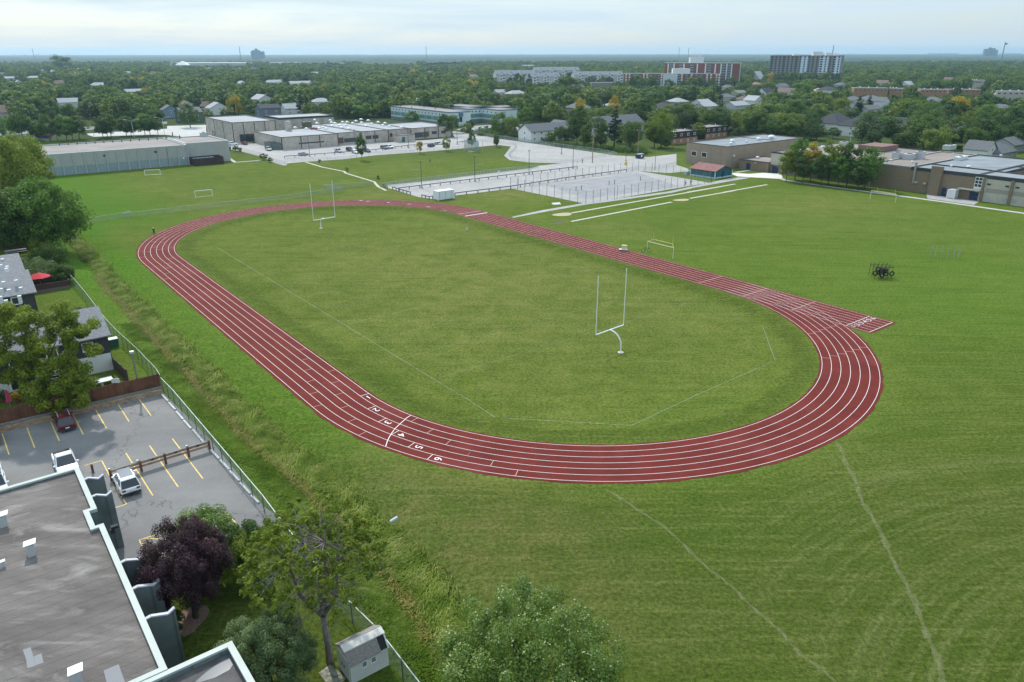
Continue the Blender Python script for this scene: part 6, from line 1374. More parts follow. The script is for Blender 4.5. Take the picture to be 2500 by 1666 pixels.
# ------------------------------------------------------------------ long grass in the ditch
g = np.random.default_rng(21)
M_LONG = leaf_mat('long_ditch_grass', [(.050, .095, .012), (.105, .165, .018), (.185, .235, .040), (.32, .33, .11)], transl=.15, per_obj=0, spec=.05)
def grass_blades(name, pts, n_, half, bl, seed, m_, wid=.05, side=0.0, lab=None):
    g = np.random.default_rng(seed); P = np.array([(p[0], p[1]) for p in pts]); sl = np.hypot(*(P[1:] - P[:-1]).T); cum = np.concatenate([[0], np.cumsum(sl)])
    s_ = g.random(n_) * cum[-1]; k = np.clip(np.searchsorted(cum, s_) - 1, 0, len(sl) - 1); f = (s_ - cum[k]) / sl[k]; c_ = P[k] + (P[k + 1] - P[k]) * f[:, None]
    d = (P[k + 1] - P[k]) / sl[k][:, None]; nn = np.stack([-d[:, 1], d[:, 0]], 1); o_ = g.normal(size=n_) * half * .5 + side
    wig = .6 * np.sin(s_ * .35) + .4 * np.sin(s_ * .9); c_ = c_ + nn * (o_ + wig * half * .3)[:, None]
    # tufts lean together in waves
    lean_a = .7 * np.sin(s_ * .45 + o_ * .8) + .5 * np.sin(s_ * 1.9 + 2 * o_) + g.normal(size=n_) * .55 + GA + PI; L_ = bl * (.5 + g.random(n_)); up = .45 + .6 * g.random(n_)
    z0 = -.75 * (1 - np.clip((np.abs(o_) - .8) / 4.2, 0, 1)) - .04
    D = np.stack([np.cos(lean_a), np.sin(lean_a)], 1); W = np.stack([-D[:, 1], D[:, 0]], 1) * (wid * (.6 + g.random(n_)))[:, None]
    A = np.concatenate([c_ - W, z0[:, None]], 1); B = np.concatenate([c_ + W, z0[:, None]], 1)
    m1 = c_ + D * (L_ * .45)[:, None]; z1 = z0 + L_ * up; C1 = np.concatenate([m1 + W * .8, z1[:, None]], 1); D1 = np.concatenate([m1 - W * .8, z1[:, None]], 1)
    tp = c_ + D * (L_ * 1.05)[:, None]; z2 = z0 + L_ * up * .85; E1 = np.concatenate([tp + W * .2, z2[:, None]], 1); F1 = np.concatenate([tp - W * .2, z2[:, None]], 1)
    V_ = np.stack([A, B, C1, D1, E1, F1], 1).reshape(-1, 3); b_ = np.arange(n_)[:, None] * 6
    F_ = np.concatenate([b_ + np.array([0, 1, 2, 3]), b_ + np.array([3, 2, 4, 5])]); return tag(obj(name, np_mesh(name, V_, F_, m_)), lab, 'grass', kind='stuff')
grass_blades('long_grass', DITCH[:5], 70000, 1.35, .50, 1, M_LONG, .035, lab='long uncut grass in the ditch beside the track')
grass_blades('long_grass', DITCH[4:], 95000, 1.35, .48, 2, M_LONG, .025, lab='long uncut grass in the near part of the ditch')
M_WEED = leaf_mat('green_verge_grass', [(.042, .085, .006), (.080, .140, .010), (.13, .19, .02)], transl=.2, per_obj=0, spec=.05)
grass_blades('verge_grass', DITCH[2:], 80000, 2.0, .14, 3, M_WEED, .03, side=-3.2, lab='bright green verge grass between the ditch and the fence')
FENCE = [G(q, 1.9) for q in (Q1(455, 460), Q1(560, 560), Q1(660, 678), Q1(800, 865), Q1(890, 960), Q1(1040, 1095), Q1(1190, 1250), Q1(1225, 1305))]
FENCE2 = [G(q, 1.9) for q in (S1(1318, 75), S1(1412, 170), S1(2150, 1035), X1(525, 310), X1(925, 825), X1(1250, 1140), X1(1330, 1230), X1(1600, 1580))]
M_STRAW = leaf_mat('yellowing_weeds', [(.13, .15, .02), (.22, .20, .035), (.30, .24, .06)], transl=.2, per_obj=0)
grass_blades('dry_weeds', DITCH[1:], 15000, .9, .34, 6, M_STRAW, .022, side=-1.9, lab='thin line of yellow-brown weeds along the ditch')
grass_blades('fence_weeds', [G(S1(1350, 200)), G(S1(1740, 640)), G(S1(2140, 1110))], 9000, .5, .3, 4, M_WEED, .03, lab='weeds along the foot of the near chain-link fence')

# ------------------------------------------------------------------ fences
def fence(label, pts, h, gap=3.0, m_=M_CHAIN, name='chain_link_fence', post=M_STEEL, rail=True, pr=.035, bottom=.05, cat='fence', fm=M_STEEL):
    pts = [Vector((p[0], p[1], 0)) for p in pts]; t_ = thing(name, label, cat, tuple(pts[0])); mb = MB(); rl = MB(); n_ = 0; posts = MB()
    for a, b_ in zip(pts[:-1], pts[1:]):
        za, zb = 0, 0
        mb.add([(a.x, a.y, bottom), (b_.x, b_.y, bottom), (b_.x, b_.y, h), (a.x, a.y, h)], [(0, 1, 2, 3)]); rl.tube([(a.x, a.y, h), (b_.x, b_.y, h)], pr * .8, 6)
        k = max(1, int((b_ - a).length / gap + .5))
        for i in range(k):
            P = a.lerp(b_, i / k)
            if n_ < 99: MB().tube([(P.x, P.y, -.2), (P.x, P.y, h + .04)], pr, 6).build('post', post, t_)
            n_ += 1
    P = pts[-1]; MB().tube([(P.x, P.y, -.2), (P.x, P.y, h + .04)], pr * 1.2, 6).build('post', post, t_)
    mb.build('mesh', m_, t_)
    if rail: rl.build('top_rail', fm, t_)
    return t_
M_FP = mat('dull_fence_post', (.11, .12, .12), .7, .3); M_FR = mat('fence_top_rail', (.46, .50, .48), .5, .3)
fence('grey chain-link fence between the townhouse yards and the grass ditch', FENCE, 1.9, 2.6, M_CHAIN2, post=M_FP, fm=M_FR)
fence('green-tinged chain-link fence with white top rail beside the near parking lot', FENCE2, 1.9, 3.0, M_CHAIN2, post=M_FP, fm=mat('white_top_rail', (.62, .66, .62), .5), pr=.05)
fence('chain-link fence separating the left playing field from the track', [G(q, 1.5) for q in (Q1(600, 112), Q1(1000, 48), K1(0, 275), K1(600, 205), K1(1500, 108), K1(2100, 28), R2(700, 1290), R2(1150, 1262))], 1.4, 3.2, chain_mat('thin_chain_link_wire', (.33, .38, .36), .2), post=M_STEEL)
fence('low fence in front of the long school along the edge of the lot', [G(q) for q in (V4(1410, 925), V4(1410, 885), V4(2353, 845), V5(400, 745), V5(1000, 700), V5(1500, 660), V5(1700, 640))], 1.2, 3.4)
fence('chain-link fence round the grass corner beside the school service yard', [G(q) for q in (V4(330, 712), V4(570, 695), V4(720, 722), V4(1050, 812), V4(1240, 905), V4(1400, 950))], 1.8, 2.6)
fence('curved guard fence round the bend of the parking lot', [G(q) for q in (V5(1500, 520), V5(1750, 565), V5(2040, 595), V5(2240, 620), V5(2250, 650), V5(2150, 745), V5(2180, 790), V5(2353, 828), R3(540, 1090), R3(720, 1095), R3(900, 1060), R3(1080, 1035))], 1.2, 2.2)
fence('chain-link fence along the hedge behind the curved lot', [G(q) for q in (V5(1660, 470), V5(2100, 540), R3(300, 912), R3(560, 950), R3(820, 985), R3(950, 1000), R3(1120, 1035))], 1.6, 3.2, M_CHAIN2)
fence('chain-link fence with grey rail between the ball field and the rail-divided lot', [G(q, 1.4) for q in (W1(165, 400), W1(700, 325), W1(1200, 268), W1(1800, 195), W1(2352, 140), R3(420, 1105))], 1.4, 3.0, M_CHAIN2)
fence('low fence along the gravel path between hut and lot', [G(q) for q in (W2(1310, 185), W2(1420, 160), W2(1580, 165), W2(1860, 115))], 1.3, 3.0)
COURT = [G(q) for q in (W2(30, 365), W2(430, 445), W2(860, 535))]; cA, cB_, cC = COURT[0], COURT[2], G(W2(1175, 482)); cD = G(W2(2245, 303)); cE = G(W2(1440, 172)); cF = G(W2(780, 250))
for lab, pts in (('tall court fence on the near left side of the sports court', (COURT[0], COURT[1], COURT[2])), ('tall court fence on the near side left of the gate gap', (COURT[2], cC)), ('tall court fence on the near side right of the gate gap', (G(W2(1205, 473)), G(W2(1870, 355)), cD)), ('tall court fence along the far side of the sports court', (cA, G(W2(1310, 185)), cE)), ('tall court fence at the hut end of the sports court', (cE, cD))):
    fence(lab, pts, 3.6, 3.3, chain_mat('court_mesh', (.36, .40, .40), .06) if 'court_mesh' not in bpy.data.materials else bpy.data.materials['court_mesh'], post=mat('court_post', (.16, .18, .20), .6, .3), name='court_fence', rail=False, pr=.06)
# low timber guard rails in the lots
def guard(label, pts, h=.85, gap=4.0):
    pts = [Vector((p[0], p[1], 0)) for p in pts]; t_ = thing('guard_rail', label, 'guard rail', tuple(pts[0])); n_ = 0
    for a, b_ in zip(pts[:-1], pts[1:]):
        MB().beam((a.x, a.y, h), (b_.x, b_.y, h), .16, .26).build('rail', mat('grey_rail', (.125, .14, .155), .8), t_)
        k = max(1, int((b_ - a).length / gap + .5))
        for i in range(k + 1): P = a.lerp(b_, i / k); MB().box((P.x, P.y, 0), (.2, .2, h), GA).build('post', MATS['grey_rail'], t_)
    return t_
guard('long dark guard rail dividing the middle of the pale lot', [G(q) for q in (W1(430, 505), W1(2352, 268), W2(765, 148))])
guard('dark guard rail along the near edge of the pale lot and past the sports court', [G(q) for q in (W1(1240, 580), W1(2040, 478), W2(640, 272), W2(1310, 182))])
guard('short dark rail at the left entrance of the pale lot', [G(q) for q in (W1(345, 490), W1(600, 565))], gap=2.2); guard('tiny dark rail at the far left corner of the pale lot', [G(q) for q in (W1(210, 445), W1(268, 475))], gap=1.8)
guard('short dark rail left of the white container', [G(q) for q in (W1(765, 605), W1(870, 632), W1(920, 622))], gap=2.2)
guard('long guard rail between the parked cars in front of the school', [G(q) for q in (V4(1405, 830), V4(2353, 760), V5(330, 705), V5(830, 640), V5(1280, 605))]); guard('short guard rail at the right end of the school lot', [G(q) for q in (V5(1480, 600), V5(1620, 575))])
# the wooden plug-in rail and timber edging of the near lot
M_TIMB = mat('aged_timber', (.34, .24, .165), .9, var=.3, vscale=3, stretch=(-GA, (.3, 1, 1))); M_TIMR = mat('reddish_timber', (.17, .065, .045), .85, var=.3, vscale=3)
p0, p1 = G(Y1(245, 1262)), G(Y1(1350, 922)); t_ = thing('plug_in_rail', 'brown timber rail with electric outlets across the near parking lot', 'parking rail', tuple(p0)); dv = (p1 - p0)
for z_ in (.62, 1.0): MB().beam(tuple(p0 + Vector((0, 0, z_))), tuple(p1 + Vector((0, 0, z_))), .09, .26).build('plank', M_TIMB, t_)
MB().beam(tuple(p0 + Vector((0, 0, 1.17))), tuple(p1 + Vector((0, 0, 1.17))), .26, .05).build('cap_board', M_GREYWOOD, t_)
for f_ in (0, .29, .535, .775, 1.0): P = p0 + dv * f_; o_ = MB().box((P.x, P.y, 0), (.22, .22, 1.25), GA).build('post', M_TIMR, t_)
for f_ in (.14, .41, .65, .88): P = p0 + dv * f_ - UU * .07; MB().box((P.x, P.y, .93), (.3, .08, .16), GA).build('outlet', M_COPE, t_)
for f_ in (.0, .27, .77): P = p0 + dv * f_; MB().box((P.x, P.y, 1.2), (.14, .14, .22), GA).build('junction_box', M_STEEL, t_)
e0, e1 = G(S1(-200, 575)), G(S1(1338, 205)); t_ = thing('retaining_timbers', 'stacked timber edging at the foot of the brown board fence', 'retaining wall', tuple(e0))
for z_, o_, m_ in ((.16, 0, M_TIMB), (.46, .06, M_TIMB), (.78, .30, M_GREYWOOD)): a, b_ = e0 + UU * o_, e1 + UU * o_; MB().beam((a.x, a.y, z_), (b_.x, b_.y, z_), .22, .28).build('timber', m_, t_)
a, b_ = e0 + UU * .75, e1 + UU * .75; t_ = thing('board_fence', 'reddish brown vertical board fence behind the near parking lot', 'fence', tuple(a)); M_FENB = siding_mat('fence_boards', (.155, .070, .040), 5.5, True, .22)
MB().beam((a.x, a.y, 1.62), (b_.x, b_.y, 1.62), .06, 1.75).build('boards', M_FENB, t_)
for i in range(9): P = a.lerp(b_, i / 8); MB().box((P.x, P.y, 0), (.16, .18, 2.6), GA).build('post', M_FENB, t_)
for i, ((xa, ya), (xb, yb)) in enumerate((((1330, 220), (1380, 275)), ((1385, 285), (1440, 345)), ((1448, 360), (1505, 425)), ((1508, 432), (1570, 500)), ((1585, 508), (1645, 580)), ((1648, 585), (1690, 632)), ((1730, 675), (1800, 748)), ((1808, 758), (1883, 838)), ((1887, 848), (1965, 930)), ((1972, 945), (2055, 1035)), ((2063, 1050), (2125, 1110)))):
    o = MB().beam(tuple(G(S1(xa, ya)) + Vector((0, 0, .10))), tuple(G(S1(xb, yb)) + Vector((0, 0, .10))), .24, .18).build('wheel_stop', M_CURB, bevel=.03)
    tag(o, 'pale concrete wheel stop, ' + 'first second third fourth fifth sixth seventh eighth ninth tenth eleventh'.split()[i] + ' from the board fence along the chain-link fence', 'wheel stop', 'wheel stops along the near chain-link fence')

# ------------------------------------------------------------------ the grey flat-roofed apartment block at the lower left
Zr = 6.3
a = G(S1(640, 805), Zr); aa, abu = ab(a); rE = aa
def gpt(q, z=Zr): return ab(G(q, z))
nI = gpt(S1(718, 1155))[0]; n1 = gpt(S1(815, 1140))[1]; n2 = gpt(S1(775, 1295))[1]; rE2 = gpt(S1(865, 1258))[0]; rE2 = rE + .0
dN = gpt(T1(1590, 1365)); eN = gpt(T1(2070, 1148))
M_NROOF = mat('worn_bitumen_roof', (.188, .165, .150), .95, col2=(.106, .093, .085), vscale=.35, stretch=(-GA + .1, (.35, 1, 1)), bump=.25, bscale=14)
t, n, Lk, b = nodes(M_NROOF); geo = n('NewGeometry')
bz = n('TexNoise'); bz.inputs['Scale'].default_value = .30; bz.inputs['Detail'].default_value = 9; bz.inputs['Roughness'].default_value = .6; bz.inputs['Distortion'].default_value = 1.2
mp_ = n('Mapping'); mp_.inputs['Rotation'].default_value = (0, 0, -GA + .12); mp_.inputs['Scale'].default_value = (.5, 1.4, 1); Lk(geo.outputs[0], mp_.inputs[0]); Lk(mp_.outputs[0], bz.inputs[0])
mp2 = n('Mapping'); mp2.inputs['Rotation'].default_value = (0, 0, -GA + .03); Lk(geo.outputs[0], mp2.inputs[0]); sx = n('SeparateXYZ'); Lk(mp2.outputs[0], sx.inputs[0]); mu = n('Math', operation='MULTIPLY'); Lk(sx.outputs[1], mu.inputs[0]); mu.inputs[1].default_value = 1.02
fr = n('Math', operation='FRACT'); Lk(mu.outputs[0], fr.inputs[0])
old = b.inputs['Base Color'].links[0].from_socket; c_ = mixc(t, old, (.30, .275, .258), ramp(t, bz.outputs[0], .52, .70, 0, .8)); c_ = mixc(t, c_, (.045, .042, .042), ramp(t, fr.outputs[0], .93, .97, 0, .55))
f5 = n('TexNoise'); f5.inputs['Scale'].default_value = 22; f5.inputs['Detail'].default_value = 3; Lk(geo.outputs[0], f5.inputs[0]); c_ = mixc(t, c_, (.05, .05, .05), ramp(t, f5.outputs[0], .48, .7, 0, .35)); Lk(c_, b.inputs['Base Color'])
M_NCOPE = mat('pale_green_coping', (.37, .42, .39), .5, var=.06); M_NWALL = siding_mat('slate_green_cladding', (.150, .180, .180), 3.2, True, .15)
main = [abp(rE, abu), abp(rE, n1), abp(nI, n1), abp(nI, n2), abp(rE, n2), abp(rE, dN[1]), abp(rE - 30, dN[1]), abp(rE - 30, abu)]
nb = thing('apartment_building', 'grey flat-roofed apartment building with pale green edging at the lower left', 'apartment building', tuple(centroid(main)))
block(nb, main, Zr, M_NWALL, M_NROOF, M_NCOPE, para=.32)
wing = [abp(rE - 12, dN[1] - .1), abp(eN[0], dN[1] - .1), abp(eN[0], dN[1] - 14), abp(rE - 12, dN[1] - 14)]
block(nb, wing, Zr - .05, M_NWALL, mat('wet_bitumen_roof', (.125, .118, .116), .85, col2=(.065, .062, .063), vscale=.5), M_NCOPE, para=.5)
mb = MB(); P = abp(nI + .1, n1 - .1); MB().poly([abp(nI + .02, n1 - .02), abp(rE - .02, n1 - .02), abp(rE - .02, n2 + .02), abp(nI + .02, n2 + .02)], 4.6, 4.75).build('balcony_floor', mat('mint_metal_roof', (.24, .36, .34), .5), nb)
on_wall(MB(), abp(nI, n2), abp(nI, n1), abs(n1 - n2) / 2, 4.8, abs(n1 - n2) - .1, 1.2, d1=.03).build('mint_wall', MATS['mint_metal_roof'], nb)
# stepped divider walls between the ground-floor patios
for q in (S1(848, 868), S1(915, 1005), T1(1305, 378), T1(1430, 603), T1(1565, 858)):
    P = G(q, 5.75); A, U_ = ab(P); A = max(A, rE + 1.6); prof = [(rE + .03, 0), (A, 0), (A, 5.72), (A - .45, 5.45), (rE + .45, 5.80), (rE + .03, 5.72)]
    w2 = MB(); vs = [abp(x, U_ - .09, z) for x, z in prof] + [abp(x, U_ + .09, z) for x, z in prof]; k = len(prof)
    w2.add(vs, [tuple(range(k)), tuple(range(2 * k - 1, k - 1, -1))] + [(i, i + k, (i + 1) % k + k, (i + 1) % k) for i in range(k)])
    o = w2.build('patio_divider', M_NWALL, nb)
    cp = MB()
    for (xa, za), (xb, zb) in zip(prof[2:5], prof[3:6]): cp.beam(tuple(abp(xa, U_, za + .03)), tuple(abp(xb, U_, zb + .03)), .26, .10)
    cp.build('cap', mat('mauve_white_cap', (.55, .55, .60), .6), o)
for u0 in (n2 - 6.0, n2 - 9.4): 
    a_, b_ = abp(rE + 1.9, u0 + 1.6, 2.4), abp(rE + 1.9, u0 - 1.3, 2.4); MB().beam(tuple(a_), tuple(b_), .08, .9).build('balcony_rail', M_STUCCO, nb)
for q, s_ in ((S1(35, 1290), 1.0), (S1(262, 1530), 1.0), (T1(30, 490), .45), (T1(700, 1545), 1.0)):
    P = G(q, Zr - .3); o = MB().box((P.x, P.y, Zr - .32), (.55 * s_, .5 * s_, .95 * s_), GA).build('roof_vent', M_HVAC, nb)
    MB().beam((P.x - .35 * s_, P.y - .1, Zr - .32 + 1.0 * s_), (P.x + .35 * s_, P.y + .3 * s_, Zr - .32 + 1.08 * s_), .75 * s_, .07).build('cowl', M_VENT, o)
for pts in ((T1(205, 1240), T1(275, 1215), T1(300, 1300), T1(235, 1325)), (T1(235, 1325), T1(300, 1300), T1(318, 1385), T1(245, 1405)), (T1(302, 1298), T1(372, 1270), T1(392, 1355), T1(318, 1380)), (T1(930, 1425), T1(1065, 1368), T1(1125, 1540), T1(975, 1600))):
    MB().poly([G(q, Zr - .32) for q in pts], Zr - .312).build('roof_patch', mat('new_roof_patch', (.235, .235, .245), .9), nb)
MB().poly(ellipse(T1(1760, 1500), T1(2110, 1330), 1.2, 16), 0).v
pud = [G(T1(*q), Zr - .55) for q in ((1970, 1270), (2060, 1240), (2120, 1330), (2060, 1420), (1930, 1490), (1800, 1530), (1750, 1529), (1850, 1440), (1980, 1350))]
MB().poly(pud, Zr - .535).build('puddle', mat('puddle_water', (.10, .11, .12), .06, spec=.9), nb)
P = G(S1(925, 1350), Zr); MB().box((P.x, P.y, Zr), (.3, .22, .35), GA).tube([(P.x, P.y, Zr + .3), (P.x + .3, P.y - .1, Zr + .65)], .09, 8).box((P.x + .3, P.y - .1, Zr + .55), (.5, .35, .2), GA).build('flood_lamp', M_DARK, nb)
# bicycle parked behind the roof edge, dustbin bollards
def bicycle(label, P, rot, s=1.0):
    t_ = thing('bicycle', label, 'bicycle', (0, 0, 0)); 
    for x in (-.52, .52): w_ = MB().ring((x, 0, .34), (0, 1, 0), .32, .028, 18, 6).build('wheel', M_DARK, t_); MB().tube([(x, -.05, .34), (x, .05, .34)], .03, 6).build('hub', M_STEEL, w_)
    MB().beam((-.52, 0, .34), (-.1, 0, .34), .03, .03).beam((-.1, 0, .34), (-.22, 0, .82), .035, .035).beam((-.1, 0, .34), (.38, 0, .78), .04, .04).beam((-.18, 0, .74), (.38, 0, .80), .04, .04).beam((.38, 0, .84), (.52, 0, .34), .03, .03).build('frame', M_DARK, t_)
    MB().box((-.24, 0, .84), (.26, .14, .05)).build('saddle', M_DARK, t_); MB().beam((.36, -.26, .96), (.36, .26, .96), .03, .03).beam((.38, 0, .8), (.36, 0, .97), .03, .03).build('handlebar', M_DARK, t_)
    t_.location = P; t_.rotation_euler = (0, 0, rot); t_.scale = (s,) * 3; return t_
bicycle('black bicycle standing behind the edge of the grey roof', abp(ab(G(W5(600, 600), Zr))[0], abu + 1.1), GA + .3, 1.15)
P = G(W5(1575, 515)); tag(MB().box((P.x, P.y, 0), (.22, .22, 1.0), GA).build('bollard', M_TIMR), 'dark red bollard behind the grey building corner', 'bollard')

# ------------------------------------------------------------------ townhouse rows and yards at the left
M_DSH = mat('dark_shingle_wall', (.055, .055, .058), .9, var=.25, vscale=5); M_TROOF = mat('weathered_roof_shingles', (.215, .215, .222), .95, var=.16, vscale=2.5, bump=.3, bscale=12)
def row(label, pr, ez, Ln, dep, h, rise, nwin, wm):
    R_ = G(pr, ez); R_.z = 0; c_ = R_ - NN * Ln / 2 + UU * dep / 2; t_ = thing('townhouse_row', label, 'townhouses', tuple(c_)); wl_, rf, cs = gable(t_, c_, Ln, dep, h, rise, GA, wm, M_TROOF)
    for i in range(nwin): window(t_, cs[0], cs[1], Ln - 2.6 - i * 4.2, 3.3, 1.4, 1.3, M_WHITE)
    return t_, cs
t_, cs = row('stepped townhouse row with dark shingle upper wall behind the board fence', (262, 818), 5.1, 30, 11, 5.3, 2.4, 6, M_DSH)
on_wall(MB(), cs[0], cs[1], 15, .02, 29.8, 2.5, d1=.06).build('stucco_lower_wall', M_STUCCO, t_)
for s_ in (7, 17.5): o = on_wall(MB(), cs[0], cs[1], s_ + 2, .15, 3.4, 2.1, d1=.10).build('patio_door', M_WHITE, t_); on_wall(MB(), cs[0], cs[1], s_ + 2, .3, 3.0, 1.8, d0=.10, d1=.12).build('pane', M_GLASS, o)
for s_ in (12.5, 22): door(t_, cs[0], cs[1], s_, 0, 1.1, 2.1, M_STUCCO)
for a_, b2 in ((G(W4(150, 760), 6.2), G(W4(330, 800), 6.2)),): MB().beam(tuple(a_), tuple(b2), 2.6, .4).build('blue_flashing', mat('pale_blue_metal_roof', (.34, .44, .50), .6), t_)
t2, cs = row('second grey-roofed townhouse row behind the wide left tree', (82, 712), 5.0, 26, 12, 5.1, 2.2, 3, M_DSH)
t3, cs3 = row('third grey-roofed townhouse row with pale blue edge below the big left trees', (56, 664), 5.0, 26, 12, 5.1, 2.0, 3, M_DSH)
for t__, q in ((t3, ((0, 665), (52, 668))), (t2, ((0, 682), (60, 690)))): a_, b2 = G(q[0], 5.8), G(q[1], 5.8); MB().beam(tuple(a_ - NN * 8), tuple(b2), 1.6, .3).build('blue_flashing', MATS['pale_blue_metal_roof'], t__)
for t__, qs in ((t3, (W4(25, 215), W4(10, 270), W4(68, 282), W4(62, 302))), (t2, (W4(150, 410), W4(35, 425), W4(192, 477), W4(85, 497), W4(15, 488), W4(180, 555), W4(8, 562), W4(58, 594)))):
    for q in qs: P = G(q, 6.4); MB().box((P.x, P.y, 5.7), (.5, .4, 1.1), GA).build('roof_vent', M_VENT, t__)
P = G((112, 705)); t_ = thing('garden_deck', 'dark brown garden deck with low railings under the red parasol', 'deck', tuple(P)); M_DECK = mat('dark_deck_wood', (.075, .038, .032), .8)
MB().box((P.x, P.y, .0), (7.5, 4.6, .5), GA).build('deck_floor', mat('deck_floor', (.16, .13, .12), .9), t_)
for dx, dy, w_, d_ in ((0, -2.25, 7.5, .1), (0, 2.25, 7.5, .1), (-3.7, 0, .1, 4.6), (3.7, 0, .1, 4.6)): q = P + NN * dx + UU * dy; MB().box((q.x, q.y, .5), (w_, d_, 1.0), GA).build('railing', M_DECK, t_)
Q = P - NN * .6 + UU * .3; t_ = thing('parasol', 'open red parasol on the brown garden deck', 'parasol', (Q.x, Q.y, .5)); MB().tube([(Q.x, Q.y, .5), (Q.x, Q.y, 3.1)], .035, 8).build('pole', M_GREYWOOD, t_)
mb = MB(); k = 8; mb.add([(Q.x + 1.9 * math.cos(2 * PI * i / k), Q.y + 1.9 * math.sin(2 * PI * i / k), 2.35) for i in range(k)] + [(Q.x, Q.y, 3.15)], [(i, (i + 1) % k, k) for i in range(k)]); mb.build('canopy', mat('red_canvas', (.50, .03, .05), .8), t_)
Q = P - NN * 3.0 + UU * -.4; t_ = thing('patio_table', 'small pale patio table beside the red parasol', 'table', (Q.x, Q.y, .5)); MB().box((Q.x, Q.y, 1.2), (1.3, .9, .05), GA).build('tabletop', M_CONC, t_)
for dx in (-.5, .5):
    for dy in (-.35, .35): q = Q + NN * dx + UU * dy; MB().box((q.x, q.y, .5), (.05, .05, .7), GA).build('leg', M_STEEL, t_)
P = G(Q1(125, 372)); t_ = thing('picnic_table', 'weathered pale picnic table on the shaded grass below the big trees', 'picnic table', tuple(P)); MB().box((P.x, P.y, .72), (4.0, .9, .08), GA).build('tabletop', M_CURB, t_)
for s_ in (-1, 1): q = P + UU * .8 * s_; MB().box((q.x, q.y, .42), (4.0, .3, .06), GA).build('bench', M_CURB, t_)
for s_ in (-1.6, 1.6): q = P + NN * s_; MB().box((q.x, q.y, 0), (.12, 1.5, .72), GA, taper=.6).build('leg', M_GREYWOOD, t_)
a, b_ = G(Q1(-80, 355)), G(Q1(225, 350)); t_ = thing('board_fence', 'dark red board fence in the shade behind the picnic table', 'fence', tuple(a)); MB().beam((a.x, a.y, .95), (b_.x, b_.y, .95), .06, 1.8).build('boards', M_FENB, t_)
for i in range(6): P = a.lerp(b_, i / 5); MB().box((P.x, P.y, 0), (.14, .14, 1.95), GA).build('post', M_FENB, t_)
a, b_ = G(Q1(878, 1260), 0), G(Q1(985, 1360), 0); t_ = thing('board_fence', 'dark side fence of the corner yard next to the townhouse end', 'fence', tuple(a)); MB().beam((a.x, a.y, .9), (b_.x, b_.y, .9), .08, 1.7).build('boards', mat('dark_fence_boards', (.085, .060, .05), .9), t_)
for i in range(4): P = a.lerp(b_, i / 3); MB().box((P.x, P.y, 0), (.14, .14, 1.85), GA).build('post', MATS['dark_fence_boards'], t_)
P = G(W4(935, 1350)); t_ = thing('garden_table', 'white garden table behind the board fence', 'table', tuple(P)); MB().box((P.x, P.y, .7), (2.6, 1.4, .08), GA).build('tabletop', M_WHITE, t_); MB().box((P.x, P.y, 0), (.3, .3, .7), GA).build('leg', M_WHITE, t_)
P = G(Q1(875, 1085)); t_ = thing('wheelie_bin', 'dark green bin with white lid beside the townhouse end wall', 'bin', tuple(P)); MB().box((P.x, P.y, 0), (1.1, .9, 1.2), GA, taper=1.08).build('body', mat('bin_green', (.02, .10, .07), .6), t_); MB().box((P.x, P.y, 1.21), (1.25, 1.0, .1), GA).build('lid', M_WHITE, t_)
P = G(W4(95, 1540)); t_ = thing('parasol', 'closed pink parasol in the patio behind the board fence', 'parasol', tuple(P)); MB().tube([(P.x, P.y, 0), (P.x, P.y, 2.2)], .03, 6).build('pole', M_STEEL, t_); MB().tube([(P.x, P.y, .7), (P.x, P.y, 1.2), (P.x, P.y, 2.0), (P.x, P.y, 2.3)], [.34, .26, .16, .03], 9).build('canopy', mat('pink_canvas', (.55, .06, .16), .8), t_)
for i, (q, m_, lab) in enumerate(((W4(170, 1500), M_LEAFY, 'pot plant with yellow flowers on the patio by the board fence'), (W4(35, 1500), M_LEAFM, 'dark green pot plant left of the closed pink parasol'))):
    P = G(q); t_ = thing('pot_plant', lab, 'plant', tuple(P)); MB().tube([(P.x, P.y, 0), (P.x, P.y, .4)], [.28, .36], 10).build('pot', M_TIMR, t_)
    V_, F_ = leaves([(math.cos(k) * .4, math.sin(k) * .4, .8 + .2 * (k % 3), .4) for k in range(7)], 90, .10, 5 + i); obj('foliage', np_mesh('foliage', V_, F_, m_), t_)
# ------------------------------------------------------------------ garden shed, teal hut, containers
e0, e1 = G(X1(1075, 1440), 1.75), G(X1(1356, 1298), 1.75); d = Vector((e1.x - e0.x, e1.y - e0.y, 0)); Ls = d.length; d.normalize(); bk = Vector((-d.y, d.x, 0)); Wd = 2.1
A0, A1 = Vector((e0.x, e0.y, 0)), Vector((e1.x, e1.y, 0)); B0, B1 = A0 + bk * Wd, A1 + bk * Wd
M_SHED = siding_mat('cream_vinyl_siding', (.66, .66, .61), 4.5, False, .05)
t_ = thing('garden_shed', 'small cream garden shed with shingled gambrel roof and two windows by the sparse tree', 'shed', tuple((A0 + B1) / 2))
prof = [(0, 0), (0, 1.75), (.55, 2.45), (1.15, 2.62), (Wd, 1.95), (Wd, 0)]
k = len(prof); vs = [A0 + bk * y + Vector((0, 0, z)) for y, z in prof] + [A1 + bk * y + Vector((0, 0, z)) for y, z in prof]
mb = MB(); mb.add(vs, [tuple(range(k)), tuple(range(2 * k - 1, k - 1, -1)), (0, k, k + 1, 1), (4, k + 4, k + 5, 5)]); mb.build('wall', M_SHED, t_)
